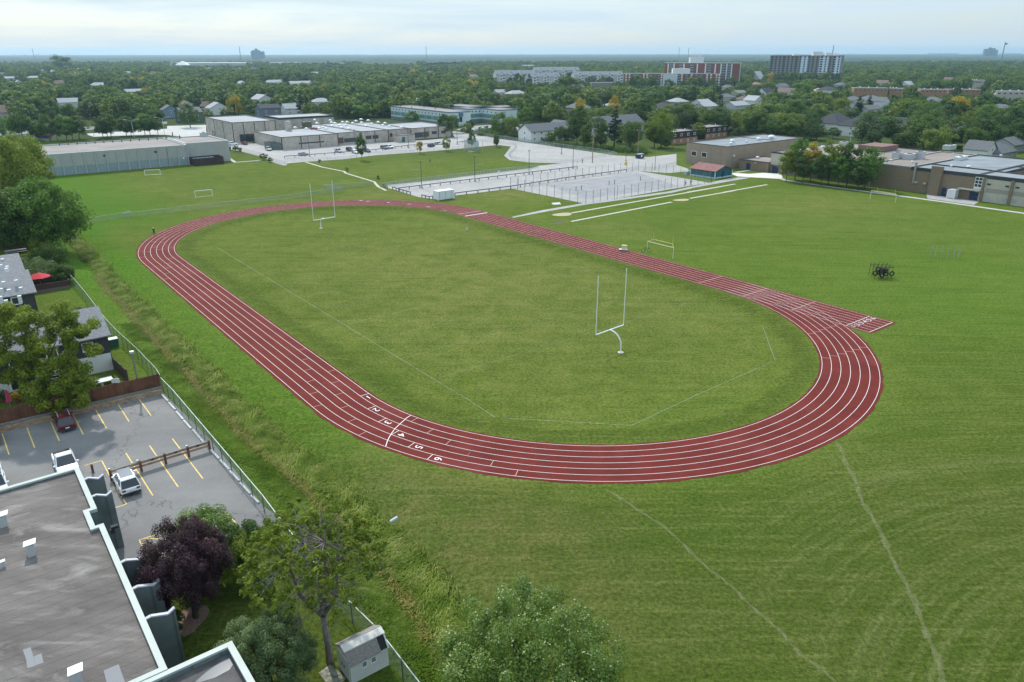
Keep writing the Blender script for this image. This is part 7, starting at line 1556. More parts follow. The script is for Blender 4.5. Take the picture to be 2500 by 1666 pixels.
def slope(y0, z0, y1, z1, a, b_, name, m_, th=.05):
    P = [A0 + d * a + bk * y0, A0 + d * b_ + bk * y0, A0 + d * b_ + bk * y1, A0 + d * a + bk * y1]; Z_ = [z0, z0, z1, z1]
    vs = [(p.x, p.y, z) for p, z in zip(P, Z_)] + [(p.x, p.y, z + th) for p, z in zip(P, Z_)]; return MB().add(vs, [(3, 2, 1, 0), (4, 5, 6, 7), (0, 1, 5, 4), (1, 2, 6, 5), (2, 3, 7, 6), (3, 0, 4, 7)]).build(name, m_, t_)
M_SSH = mat('pale_brown_shingles', (.30, .27, .25), .95, col2=(.20, .18, .17), vscale=6)
t, n, Lk, b = nodes(M_SSH); geo = n('NewGeometry'); sx = n('SeparateXYZ'); Lk(geo.outputs[0], sx.inputs[0]); mu = n('Math', operation='MULTIPLY'); Lk(sx.outputs[2], mu.inputs[0]); mu.inputs[1].default_value = 8; fr = n('Math', operation='FRACT'); Lk(mu.outputs[0], fr.inputs[0])
Lk(mixc(t, b.inputs['Base Color'].links[0].from_socket, (.10, .09, .085), ramp(t, fr.outputs[0], .75, .95, 0, .8)), b.inputs['Base Color'])
slope(-.12, 1.62, .58, 2.50, -.08, Ls * .80, 'lower_roof', M_SSH); slope(.50, 2.48, 1.18, 2.66, -.12, Ls + .10, 'upper_roof', mat('pale_plastic_panel', (.62, .60, .55), .5)); slope(1.12, 2.68, Wd + .12, 1.92, -.12, Ls + .10, 'rear_roof', M_SSH)
slope(-.04, 1.66, .50, 2.40, Ls * .80, Ls - .06, 'dark_skylight', M_DARK, .03)
for y0, z0, y1, z1 in ((-.1, 1.66, .56, 2.5),): MB().beam(tuple(A1 + bk * y0 + Vector((0, 0, z0))), tuple(A1 + bk * y1 + Vector((0, 0, z1))), .10, .12).build('verge_board', M_SHED, t_)
for s_ in (Ls * .36, Ls * .60): window(t_, A0, A1, s_, .95, .42, .55, M_WHITE, mat('frosted_glass', (.20, .24, .24), .4), .05)
for s_ in (.55, 1.5): o = on_wall(MB(), B0, A0, Wd - s_ if 0 else s_, .05, .86, 1.75, d1=.05).build('door', M_SHED, t_); on_wall(MB(), B0, A0, s_ + (.3 if s_ < 1 else -.3), .85, .06, .22, d0=.05, d1=.09).build('handle', M_DARK, o)

T0, Tc, Tr = G(V3(320, 945)), G(V3(770, 1010)), G(V3(1020, 955)); d1 = snap(Tc, T0) - Tc; d2 = snap(Tc, Tr) - Tc
c_ = Tc + d1 / 2 + d2 / 2; t_ = thing('field_hut', 'teal painted hut with red metal gable roof beside the sports court', 'hut', (c_.x, c_.y, 0)); M_TL = siding_mat('teal_siding', (.030, .125, .150), 2.5, False, .1)
M_RR = siding_mat('red_brown_metal_roof', (.24, .105, .095), 1.1, True, .12)
wl_, rf, cs = gable(t_, c_, max(4, d1.length), max(3, d2.length), 2.7, 1.5, GB, M_TL, M_RR, over=.45)
for P in (Tc, Tc + d1, Tc + d2): MB().box((P.x, P.y, 0), (.26, .26, 2.7), GA).build('corner_board', mat('pale_blue_trim', (.50, .60, .64), .7), t_)
on_wall(MB(), Tc + d1, Tc, d1.length / 2, .02, d1.length - .3, .45, d1=.06).build('plinth', MATS['pale_blue_trim'], t_); on_wall(MB(), Tc, Tc + d2, d2.length / 2, .02, d2.length - .3, .45, d1=.06).build('plinth', MATS['pale_blue_trim'], t_)
on_wall(MB(), Tc, Tc + d2, d2.length * .45, .3, 1.0, 2.1, d1=.07).build('door', mat('dark_teal_door', (.01, .035, .05), .5), t_)
P = G(V3(285, 925)); tag(MB().box((P.x, P.y, 0), (2.6, 1.0, 1.0), GA).box((P.x, P.y, 1.0), (2.2, .8, .12), GA).build('equipment_chest', mat('pale_grey_box', (.42, .46, .48), .6)), 'pale grey equipment chest at the left end of the teal hut', 'chest')
def container(label, pts, h, m_=None):
    c_ = centroid(pts); t_ = thing('shipping_container', label, 'container', (c_.x, c_.y, 0)); m_ = m_ or siding_mat('white_corrugated_steel', (.66, .70, .69), 2.6, True, .04)
    a, b_, c2, d_ = pts; MB().poly(pts, .15, h).build('body', m_, t_); MB().poly([c_ + (Vector((p[0], p[1], 0)) - c_) * 1.01 for p in pts], h, h + .1).build('roof', M_WHITE, t_)
    for p in pts: MB().box((p[0], p[1], 0), (.2, .2, h + .12), GA).build('corner_post', M_WHITE, t_)
    return t_
p0, p1 = G(W1(930, 630)), G(W1(1000, 650)); q1 = snap(p1, G(W1(1222, 618))); u_ = 2.5
t_ = container('white shipping container between the track bend and the guard rail', [p1, q1, q1 + UU * 2.5, p1 + UU * 2.5], 2.6); w_ = (q1 - p1).length
on_wall(MB(), p1 + UU * 2.5, p1, 1.25, .2, 2.2, 2.3, d1=.05).build('door', M_WHITE, t_)
p0 = G(V2(960, 765)); p1 = snap(p0, G(V2(1100, 780))); 
t_ = container('pale container standing in front of the navy door of the tan school', [p0, p1, p1 + NN * 5.5, p0 + NN * 5.5], 2.5, siding_mat('cream_corrugated_steel', (.60, .585, .53), 3, True, .05))
for k in (.28, .72): on_wall(MB(), p0, p1, (p1 - p0).length * k, .2, (p1 - p0).length * .4, 2.2, d1=.05).build('door', M_STUCCO, t_)
P = G(V4(480, 705)); t_ = thing('dumpster', 'blue waste bin behind the fence left of the lot shrubs', 'dumpster', tuple(P)); MB().box((P.x, P.y, .1), (3.2, 1.9, 1.5), GA, taper=1.1).build('body', mat('blue_bin_paint', (.03, .10, .16), .5), t_); MB().box((P.x, P.y, 1.61), (3.6, 2.2, .1), GA).build('lid', M_COPE, t_)
P = G(R3(1330, 1055)); t_ = thing('dumpster', 'dark blue waste bin with a pale square mark beside the tall pole', 'dumpster', tuple(P)); MB().box((P.x, P.y, .1), (3.0, 1.9, 1.6), GA, taper=1.08).build('body', mat('navy_bin_paint', (.02, .04, .08), .5), t_); MB().box((P.x, P.y, 1.71), (3.4, 2.1, .1), GA).build('lid', M_STEEL, t_)
on_wall(MB(), P - NN * 1.5 - UU * 1.02, P + NN * 1.5 - UU * 1.02, 1.5, .6, .8, .8, d1=.03).build('pale_mark', M_WHITE, t_)
P = G(V3(1640, 880)); t_ = thing('waste_bin', 'dark blue round bin at the school link wall', 'bin', tuple(P)); MB().tube([(P.x, P.y, 0), (P.x, P.y, 1.0)], [.45, .5], 12).build('body', MATS['navy_bin_paint'], t_); MB().dome((P.x, P.y, 1.0), .5, .3, 12, 3).build('lid', MATS['navy_bin_paint'], t_)

# ------------------------------------------------------------------ goals
def posts_bar(mb, a, b_, h, r_=.06): mb.tube([(a.x, a.y, 0), (a.x, a.y, h)], r_, 8).tube([(b_.x, b_.y, 0), (b_.x, b_.y, h)], r_, 8).tube([(a.x, a.y, h), (b_.x, b_.y, h)], r_, 8)
fzz = -.42
for lab, L_, R_, Bs, top, bow in (('far white football goalpost at the left end of the infield', (765.3, 538.6), (818, 530), (784, 557.8), 12.0, 1), ('near white gooseneck football goalpost at the right end of the infield', (1454.7, 818), (1522, 793.7), (1515, 861), 11.9, -1)):
    P, Q = G(L_, 3.05 + fzz), G(R_, 3.05 + fzz); B = G(Bs, fzz); t_ = thing('goalpost', lab, 'goalpost', (B.x, B.y, fzz)); M_ = (P + Q) / 2
    MB().tube([P, Q], .085, 10).build('crossbar', M_WHITE, t_)
    for X in (P, Q): MB().tube([X, (X.x, X.y, top + fzz)], .055, 8).build('upright', M_WHITE, t_)
    k = 12; pts = [(B.x, B.y, fzz - .3), (B.x, B.y, fzz + 1.1)] + [(B.x + (M_.x - B.x) * (1 - math.cos(PI / 2 * i / k)), B.y + (M_.y - B.y) * (1 - math.cos(PI / 2 * i / k)), fzz + 1.1 + 1.95 * math.sin(PI / 2 * i / k)) for i in range(1, k + 1)]
    MB().tube(pts, .10, 10).build('gooseneck', M_WHITE, t_); MB().tube([(B.x, B.y, fzz - .05), (B.x, B.y, fzz + .05)], .45, 14).build('base', M_CONC, t_)
def soccer(label, pa, pb, h=2.1, net=True, m_=M_WHITE):
    a, b_ = G(pa), G(pb); t_ = thing('soccer_goal', label, 'soccer goal', tuple((a + b_) / 2)); mb = MB(); posts_bar(mb, a, b_, h); mb.build('frame', m_, t_)
    d_ = (b_ - a).normalized(); n_ = Vector((-d_.y, d_.x, 0)) * 1.5; sb = MB()
    for X in (a, b_): sb.tube([(X.x, X.y, h), (X.x + n_.x * .45, X.y + n_.y * .45, h), (X.x - n_.x * 0 + n_.x, X.y + n_.y, .05), (X.x, X.y, .05)], .03, 5)
    sb.tube([(a.x + n_.x, a.y + n_.y, .05), (b_.x + n_.x, b_.y + n_.y, .05)], .03, 5); sb.build('stays', m_, t_)
    return t_
soccer('far white soccer goal in front of the sports hall wall', R1(1303, 1212), R1(1442, 1205), 1.9); soccer('nearer white soccer goal on the left playing field', R1(1757, 1412), R1(1912, 1398), 2.1)
def combo(label, a, b_, h, ua, ub, ut, hb):
    a, b_ = G(a), G(b_); t_ = thing('combination_goal', label, 'goal', tuple((a + b_) / 2)); mb = MB(); posts_bar(mb, a, b_, h, .07); mb.build('soccer_frame', mat('cream_paint', (.66, .62, .48), .6), t_)
    d_ = (b_ - a); A_, B_ = a + d_ * ua + Vector((-d_.y, d_.x, 0)).normalized() * .8, a + d_ * ub + Vector((-d_.y, d_.x, 0)).normalized() * .8; m_ = mat('faded_yellow_paint', (.60, .50, .14), .6)
    MB().tube([(A_.x, A_.y, hb), (B_.x, B_.y, hb)], .06, 8).tube([(a.x, a.y, h), (A_.x, A_.y, hb)], .04, 6).tube([(b_.x, b_.y, h), (B_.x, B_.y, hb)], .04, 6).build('crossbar', m_, t_)
    for X in (A_, B_): MB().tube([(X.x, X.y, hb - .4), (X.x, X.y, ut)], .045, 6).build('upright', m_, t_)
combo('cream and yellow combination goal beside the back straight', Q4(1060, 810), Q4(1738, 985), 2.4, .13, .87, 4.6, 2.9)
combo('cream and yellow combination goal in front of the tan school', V1(1595, 948), V1(1995, 1015), 2.3, .17, .88, 3.6, 2.4)
for lab, a, b_ in (('small dark goal frame on the ball field near the two lamp posts', W1(610, 290), W1(738, 280)), ('small dark goal frame by the long guard rail', W1(1545, 205), W1(1648, 195)), ('faint goal frame by the school lot fence on the left', V5(68, 835), V5(172, 805)), ('faint goal frame by the school lot fence near the little orange tree', V5(872, 745), V5(962, 735))):
    a, b_ = G(a), G(b_); t_ = thing('soccer_goal', lab, 'soccer goal', tuple((a + b_) / 2)); mb = MB(); posts_bar(mb, a, b_, 2.0, .05); mb.build('frame', M_STEEL, t_)
# ball backstop, tennis posts, signs, lamp posts, poles
P = G(V5(1690, 700)); t_ = thing('backstop', 'tall mesh ball backstop with pale panel in the corner of the ball field', 'backstop', tuple(P))
for dx, dy in ((-4, 2), (-2.4, 0), (2.4, -1), (4, 1.5)): MB().tube([(P.x + dx, P.y + dy, 0), (P.x + dx, P.y + dy, 5)], .07, 6).build('post', M_STEEL, t_)
MB().beam((P.x - 2.4, P.y, 2.5), (P.x + 2.4, P.y - 1, 2.5), .03, 4.9).beam((P.x - 4, P.y + 2, 2.5), (P.x - 2.4, P.y, 2.5), .03, 4.9).build('mesh', M_CHAIN2, t_); MB().beam((P.x + .4, P.y - .8, 3.2), (P.x + 2.4, P.y - 1.2, 3.2), .08, 2.2).build('panel', mat('pale_sign_panel', (.50, .54, .54), .7), t_)
sheet('home_plate_dirt', ellipse(V5(1615, 703), V5(1700, 700), 2.2), .02, M_SAND)
for i, q in enumerate((W2(752, 395), W2(812, 385), W2(1117, 328), W2(1178, 320), W2(1463, 280))): P = G(q); tag(MB().tube([(P.x, P.y, 0), (P.x, P.y, 1.5)], .09, 8).build('net_post', M_DARK), 'dark net post standing on the sports court, ' + 'first second third fourth fifth'.split()[i] + ' from the near corner', 'net post')
def lamp_post(label, q, h, arms=1, m_=M_STEEL, base=True, name='lamp_post', rot=GA, r_=.09):
    P = G(q); t_ = thing(name, label, 'lamp post', tuple(P)); MB().tube([(P.x, P.y, 0), (P.x, P.y, h)], [r_ * 1.3, r_ * .8], 8).build('pole', m_, t_)
    if base: MB().tube([(P.x, P.y, 0), (P.x, P.y, 1.0)], .34, 10).build('base', M_CONC, t_)
    if arms == 1: MB().box((P.x, P.y, h), (.8, .35, .18), rot).build('lamp_head', m_, t_)
    else:
        for s_ in (-1, 1):
            Q = P + Vector((math.cos(rot), math.sin(rot), 0)) * s_ * 3.2; MB().tube([(P.x, P.y, h), (P.x * .6 + Q.x * .4, P.y * .6 + Q.y * .4, h + .5), (Q.x, Q.y, h + .9)], .06, 6).build('arm', m_, t_); MB().box((Q.x, Q.y, h + .82), (1.1, .35, .16), rot).build('lamp_head', m_, t_)
M_DPOLE = mat('dark_lamp_pole', (.075, .080, .085), .6, .3); M_WPOLE = mat('tan_wood_pole', (.25, .19, .12), .9)
for q, lab in ((W1(763, 470), 'dark lamp post at the left end of the middle guard rail'), (W1(1527, 375), 'dark lamp post in the middle of the middle guard rail'), (W1(2303, 275), 'dark lamp post further right along the middle guard rail'), (R3(730, 1148), 'dark lamp post at the right end of the middle guard rail'),
    (V4(1805, 800), 'dark lamp post left of the car row at the school'), (V5(843, 655), 'dark lamp post by the guard rail in front of the porch'), (V5(1478, 605), 'dark lamp post at the right end of the school lot'), (V5(147, 665), 'dark lamp post at the front of the long school'), (R3(628, 1020), 'thin dark lamp post inside the curved lot'), (R3(1205, 1090), 'dark lamp post with yellow bin at its foot')):
    lamp_post(lab, q, 8.3, 1, M_DPOLE)
P = G(R3(1203, 1115)); tag(MB().tube([(P.x, P.y, 0), (P.x, P.y, .9), (P.x, P.y, 1.3)], [.45, .55, .3], 10).build('yellow_bin', mat('yellow_plastic', (.65, .45, .03), .5)), 'yellow bin at the foot of a lamp post in the lot', 'bin')
lamp_post('tan pole with small head near the teal hut', R3(1465, 1160), 8.0, 1, M_WPOLE, False)
for q, lab in ((R1(1478, 840), 'right double-armed street lamp behind the sports hall'), (R1(1205, 865), 'left double-armed street lamp behind the sports hall')): lamp_post(lab, q, 8.0, 2, mat('pale_lamp_metal', (.55, .60, .60), .5, .3), False, 'street_lamp', .35, .11)
lamp_post('single street lamp among the trees behind the sports hall', R1(845, 850), 10.5, 1, M_WPOLE, False, 'street_lamp'); lamp_post('leaning pale street lamp near the left edge', R1(60, 835), 8, 1, M_STEEL, False, 'street_lamp')
def utility(label, q, h, xs, m_=M_WPOLE, ang=GB):
    P = G(q); t_ = thing('utility_pole', label, 'utility pole', tuple(P)); MB().tube([(P.x, P.y, 0), (P.x, P.y, h)], [.19, .13], 8).build('pole', m_, t_)
    for z_ in xs:
        o = MB().beam((P.x - 1.2 * math.cos(ang), P.y - 1.2 * math.sin(ang), z_), (P.x + 1.2 * math.cos(ang), P.y + 1.2 * math.sin(ang), z_), .12, .14).build('crossarm', m_, t_)
        for k in (-1, 1): MB().tube([(P.x + k * math.cos(ang), P.y + k * math.sin(ang), z_), (P.x + k * math.cos(ang), P.y + k * math.sin(ang), z_ + .35)], .07, 6).build('insulator', M_WHITE, o)
utility('tall wooden pole with two crossarms at the edge of the curved lot', R3(905, 1095), 11.6, (11.2, 10.2)); utility('tall wooden pole beside the dark blue waste bin', R3(1310, 1055), 11.4, (11.0,)); utility('wooden pole between the two brown townhouses', R3(1795, 890), 7.5, (7.2,)); utility('grey pole with transformer behind the beige gymnasium', R3(2240, 835), 11.5, (10.9,), M_STEEL, GA)
utility('pale wooden pole above the tan school at the right', V8(1915, 770), 12, (11.4,)); utility('tall thin pole in the wood left of the mint wing', R2(2185, 590), 16, (15,)); utility('thin pole in front of the red brick tower', V7(520, 590), 14, (13.4,)); utility('thin pole right of the pair of dark spruces', V7(940, 610), 13, (12.5,))
for q, h_, lab in ((W1(1872, 330), 2.6, 'small white sign on a post by the middle guard rail'), (V4(2210, 765), 2.4, 'grey notice board standing by the car row'), (R3(768, 1150), 3.0, 'small sign post at the right end of the middle guard rail')):
    P = G(q); t_ = thing('sign', lab, 'sign', tuple(P)); MB().tube([(P.x, P.y, 0), (P.x, P.y, h_)], .05, 6).build('post', M_STEEL, t_); MB().box((P.x, P.y - .06, h_ - .7), (.7, .05, .8), 0).build('panel', M_STUCCO, t_)
P0, P1 = e0, e1
for q, h_, w_, lab in ((Y1(322, 295), 4.0, .9, 'white sign board on a post in the board fence'), (Y1(555, 240), 5.9, .0, 'wooden lamp pole rising from the timber edging')):
    P = G(q, .9); P.z = 0; t_ = thing('sign' if w_ else 'lamp_post', lab, 'sign' if w_ else 'lamp post', tuple(P)); MB().tube([(P.x, P.y, 0), (P.x, P.y, h_ if not w_ else 3.1)], .06 if w_ else .11, 8).build('post', M_STEEL if w_ else M_GREYWOOD, t_)
    if w_: MB().box((P.x, P.y - .08, 2.55), (.9, .05, .6), .2).build('panel', M_STUCCO, t_)
    else: MB().box((P.x, P.y, h_), (.45, .45, .3), GA).build('lamp_head', M_STEEL, t_)
# fitness rig with hanging tyres, slalom posts, chair-like starting rig, hurdle cart, drain pipe
P = G(Q3(570, 640)); t_ = thing('tyre_rig', 'black steel rig hung with tyres standing on the right field', 'training rig', tuple(P))
g = random.Random(4); M_RIG = mat('black_rig_steel', (.03, .032, .036), .5, .4)
for dx in (-1.6, -.8, 0, .8, 1.6):
    for dy in (-1.2, 0, 1.2): MB().tube([(P.x + dx, P.y + dy, 0), (P.x + dx, P.y + dy, 2.6)], .04, 6).build('post', M_RIG, t_)
MB().beam((P.x - 1.7, P.y - 1.2, 2.2), (P.x + 1.7, P.y - 1.2, 2.2), .06, .06).beam((P.x - 1.7, P.y + 1.2, 2.2), (P.x + 1.7, P.y + 1.2, 2.2), .06, .06).beam((P.x - 1.6, P.y - 1.2, 2.2), (P.x - 1.6, P.y + 1.2, 2.2), .06, .06).beam((P.x + 1.6, P.y - 1.2, 2.2), (P.x + 1.6, P.y + 1.2, 2.2), .06, .06).build('top_frame', M_RIG, t_)
for dx, dy, z_, a_ in ((-1.65, -1.3, 1.1, 0), (1.55, -1.3, 1.0, .1), (-1.0, -1.0, 1.2, .6), (-.5, -.8, 1.0, 1.2), (-.3, -1.4, .75, .3), (.2, -.2, 1.3, 2.0), (1.0, .2, 1.2, .3), (-.1, -.9, 1.5, 1.0), (.3, -1.3, 1.05, 2.6), (-.6, 0, 1.5, .2), (.6, -.8, 1.4, .9)):
    MB().ring((P.x + dx, P.y + dy, z_), (math.sin(a_), -math.cos(a_), 0), .42, .13, 18, 8).build('tyre', M_DARK, t_)
P = G(Q3(1895, 200)); t_ = thing('post_frame', 'ring of thin grey posts standing on the right field', 'training frame', tuple(P))
for i in range(14): a_ = 2 * PI * i / 14; MB().tube([(P.x + 2.9 * math.cos(a_), P.y + 2.4 * math.sin(a_), 0), (P.x + 2.9 * math.cos(a_), P.y + 2.4 * math.sin(a_), 1.7)], .04, 5).build('post', M_STEEL, t_)
bicycle('black bicycle leaning at the foot of the combination goal by the back straight', G(Q4(1040, 815)), .1, 1.25)
P = G(Q4(445, 775)); t_ = thing('hurdle_trolley', 'small pale trolley with yellow top at the edge of the back straight', 'trolley', tuple(P)); MB().box((P.x, P.y, .25), (1.8, .8, .1), -.3).build('deck', M_WHITE, t_); MB().box((P.x + .2, P.y, .35), (1.1, .6, .9), -.3).build('load', mat('pale_yellow_board', (.62, .56, .34), .7), t_)
for dx in (-.6, .6): MB().ring((P.x + dx, P.y - .2, .16), (0, 1, 0), .12, .05, 10, 6).build('wheel', M_DARK, t_)
P = G(K3(158, 432)); t_ = thing('folding_chair', 'folding chair left on the infield grass near the far bend', 'chair', (P.x, P.y, fzz)); MB().box((P.x, P.y, fzz + .42), (.5, .5, .05)).build('seat', M_HVAC, t_); MB().box((P.x, P.y + .25, fzz + .5), (.5, .05, .5)).build('backrest', M_HVAC, t_)
for dx in (-.22, .22):
    for dy in (-.22, .22): MB().beam((P.x + dx, P.y + dy, fzz + .42), (P.x + dx * 1.5, P.y + dy * 1.5, fzz), .04, .04).build('leg', M_STEEL, t_)
P = G(X1(1398, 378)); tag(MB().tube([(P.x - .25, P.y - .2, .15), (P.x + .35, P.y + .3, .28)], [.13, .16], 12, cap=False).tube([(P.x - .26, P.y - .21, .15), (P.x - .2, P.y - .16, .15)], .11, 10).build('drain_pipe', mat('pale_blue_plastic', (.42, .50, .55), .4)), 'short pale blue drain pipe sticking out of the ditch grass', 'pipe')
P = G(K1(1710, 1)); 
for i, (q, lab) in enumerate(((V4(1965, 905), 'small dark bush on the grass by the school footpath'), (R2(907, 1170), 'knee-high dark sapling in the grass beside the footpath'), (R2(1187, 1250), 'dark sapling at the left corner of the ball field fence'))): bushy('shrub', lab, G(q), 1.6, .6, M_LEAFM, 14, 60, .12, 170 + i, rz=.8, zc=.8, trunk_r=.05)

# ------------------------------------------------------------------ cars (built pointing along +x)
M_TYRE = MATS['black_rubber']; M_CARG = mat('car_glass', (.012, .016, .022), .06, spec=.8); M_TAIL = mat('tail_lamp', (.25, .015, .015), .3); M_HEAD = mat('head_lamp', (.60, .62, .62), .2)
def paint(name, c_): return mat(name, c_, .28, .15, spec=.6)
def make_car(kind, label, pm, L_=4.6, W_=1.88, H_=1.68, pick=False, group=None):
    t_ = thing(kind, label, 'pickup truck' if pick else 'car', group=group); hl, hw = L_ / 2, W_ / 2; zb = .98 if H_ > 1.55 else .90
    secs = [(-hl, .42, zb - .16, .80), (-hl + .10, .30, zb - .02, .93), (-hl + .6, .26, zb, 1.0), (0, .26, zb, 1.0), (hl * .42, .26, zb - .01, 1.0), (hl * .80, .28, zb - .14, .97), (hl - .10, .34, zb - .28, .88), (hl, .42, zb - .38, .74)]
    mb = MB(); prof_n = 8
    for x, z0, z1, k in secs:
        w_ = hw * k
        for y_, z_ in ((-w_ * .90, z0), (-w_, z0 + .12), (-w_, z1 - .22), (-w_ * .93, z1), (w_ * .93, z1), (w_, z1 - .22), (w_, z0 + .12), (w_ * .90, z0)): mb.v.append((x, y_, z_))
    for i in range(len(secs) - 1):
        for j in range(8): a, b_ = i * 8 + j, i * 8 + (j + 1) % 8; mb.f.append([a, a + 8, b_ + 8, b_]); mb.m.append(0)
    mb.f.append(list(range(8))); mb.m.append(0); mb.f.append([(len(secs) - 1) * 8 + j for j in range(8)][::-1]); mb.m.append(0)
    body = mb.build('body', pm, t_, smooth=False, bevel=0)
    r0, r1, f0, f1 = (-hl + .08, -hl + .62, hl * .42, hl * .05) if not pick else (-.55, -.45, hl * .40, hl * .12)
    if kind == 'sedan': r0, r1 = -hl + .55, -hl + 1.3
    def frus(x0, x1, x2, x3, z0, z1, k0, k1, name, m_, par=t_):
        v_ = [(x0, -hw * k0, z0), (x3, -hw * k0, z0), (x3, hw * k0, z0), (x0, hw * k0, z0), (x1, -hw * k1, z1), (x2, -hw * k1, z1), (x2, hw * k1, z1), (x1, hw * k1, z1)]
        return MB().add(v_, [(0, 1, 5, 4), (1, 2, 6, 5), (2, 3, 7, 6), (3, 0, 4, 7), (4, 5, 6, 7)]).build(name, m_, par)
    frus(r0, r1, f1, f0, zb - .03, H_ - .09, .90, .72, 'window_glass', M_CARG)
    rf = MB(); rf.add([(r1 - .05, -hw * .73, H_ - .09), (f1 + .03, -hw * .73, H_ - .09), (f1 + .03, hw * .73, H_ - .09), (r1 - .05, hw * .73, H_ - .09), (r1 + .08, -hw * .62, H_), (f1 - .1, -hw * .62, H_), (f1 - .1, hw * .62, H_), (r1 + .08, hw * .62, H_)], [(0, 1, 5, 4), (1, 2, 6, 5), (2, 3, 7, 6), (3, 0, 4, 7), (4, 5, 6, 7)]).build('roof', pm, t_)
    pl = MB()
    for s_ in (-1, 1):
        for xb, xt in ((r0, r1), (f0, f1), ((r0 + f0) * .5 - .25, (r1 + f1) * .5 - .2)): pl.beam((xb, s_ * hw * .905, zb - .02), (xt, s_ * hw * .735, H_ - .08), .07, .09)
    pl.build('pillar', pm, t_)
    for x in (-hl * .60, hl * .62):
        for s_ in (-1, 1):
            w_ = MB().tube([(x, s_ * (hw - .20), .34), (x, s_ * (hw + .012), .34)], .345, 18).build('wheel', M_TYRE, t_); MB().tube([(x, s_ * (hw - .02), .34), (x, s_ * (hw + .03), .34)], .20, 12).build('rim', M_STEEL, w_)
    for s_ in (-1, 1):
        MB().box((-hl + .02, s_ * hw * .68, zb - .30), (.10, .32, .18)).build('tail_light', M_TAIL, t_); MB().box((hl - .06, s_ * hw * .60, zb - .48), (.12, .34, .13)).build('headlight', M_HEAD, t_)
        MB().box((f0 - .25, s_ * (hw + .07), zb), (.14, .20, .14)).build('mirror', pm, t_)
    MB().box((-hl - .01, 0, .26), (.10, W_ * .86, .22)).build('rear_bumper', M_COPE, t_); MB().box((hl - .02, 0, .26), (.10, W_ * .72, .22)).build('front_bumper', M_COPE, t_)
    MB().box((-hl - .045, 0, zb - .44), (.03, .42, .13)).build('number_plate', M_STUCCO, t_)
    if pick: MB().box((-hl * .60, 0, zb + .004), (hl * .74, W_ * .80, .02)).build('load_bed', M_DARK, t_)
    return t_
c_w = make_car('parked_suv', 'white car with dark sunroof parked at the timber rail in the near lot', paint('white_car_paint', (.86, .87, .88)), 4.55, 1.92, 1.70)
MB().box((-.25, 0, 1.70), (1.9, 1.15, .012)).build('sunroof', mat('sunroof_glass', (.22, .23, .25), .12, spec=.8), c_w)
a, b_ = G(S1(1000, 1068)), G(S1(1155, 1025)); ctr = (a + b_) / 2; nose = (G(S1(935, 905)) + G(S1(1090, 875))) / 2
P = ctr + UU * 2.15 + NN * .10; c_w.location = (P.x, P.y, 0.02); c_w.rotation_euler = (0, 0, YAW)
c_m = make_car('parked_suv', 'dark red car with silver roof bars backed to the brown board fence', paint('maroon_paint', (.085, .008, .016)), 4.6, 1.88, 1.66)
for s_ in (-1, 1): MB().tube([(-1.4, s_ * .58, 1.72), (.5, s_ * .58, 1.72)], .025, 6).build('roof_bar', M_VENT, c_m)
a, b_ = G(S1(492, 540)), G(S1(632, 505)); P = (a + b_) / 2 + UU * 2.2; c_m.location = (P.x, P.y, .02); c_m.rotation_euler = (0, 0, YAW)
tree_w, tree_m = snapshot(c_w), snapshot(c_m)
P = G(S1(-75, 660)) + UU * 2.4; c2 = dup(tree_m, (P.x, P.y, .02), YAW, label='dark red car cut off by the left edge of the photo')
c_p = make_car('pickup_truck', 'white pickup truck with open dark bed behind the grey roof corner', MATS['white_car_paint'], 5.6, 2.0, 1.85, True)
P = G(S1(545, 800)); c_p.location = (P.x + .4, P.y - .6, .02); c_p.rotation_euler = (0, 0, YAW + PI)
c_v = make_car('work_van', 'white van with a ladder rack behind the grey roof at the left edge', MATS['white_car_paint'], 5.4, 2.0, 2.2)
for x in (-1.6, 0, 1.4): MB().beam((x, -.85, 2.34), (x, .85, 2.34), .05, .05).build('rack_bar', M_STEEL, c_v)
for y_ in (-.85, .85): MB().beam((-2.3, y_, 2.38), (2.0, y_, 2.38), .05, .05).build('rack_rail', M_STEEL, c_v)
P = G(S1(20, 985)); c_v.location = (P.x - .3, P.y - .4, .02); c_v.rotation_euler = (0, 0, YAW + PI)
base_sedan = make_car('parked_car', 'silver car at the guard rail left of the lamp post by the school', paint('silver_paint', (.36, .38, .40)), 4.5, 1.8, 1.45, group=None)
ts = snapshot(base_sedan); P = G(V4(1705, 785)); base_sedan.location = (P.x, P.y, .02); base_sedan.rotation_euler = (0, 0, GA + .2)
PT = {'white': MATS['white_car_paint'], 'silver': MATS['silver_paint'], 'navy': paint('navy_paint', (.015, .025, .055)), 'black': paint('black_paint', (.012, .013, .016)), 'red': paint('red_paint', (.30, .02, .02)), 'grey': paint('grey_paint', (.14, .15, .16)), 'blue': paint('blue_paint', (.05, .12, .28))}
def car(label, q, col, rot, src=ts, s_=1.0, group=None):
    P = G(q); pm = PT[col]; return dup(src, (P.x, P.y, .02), rot, s_, label, group, mats={'body': pm, 'roof': pm, 'pillar': pm, 'mirror': pm})
tsu = snapshot(c_w); 
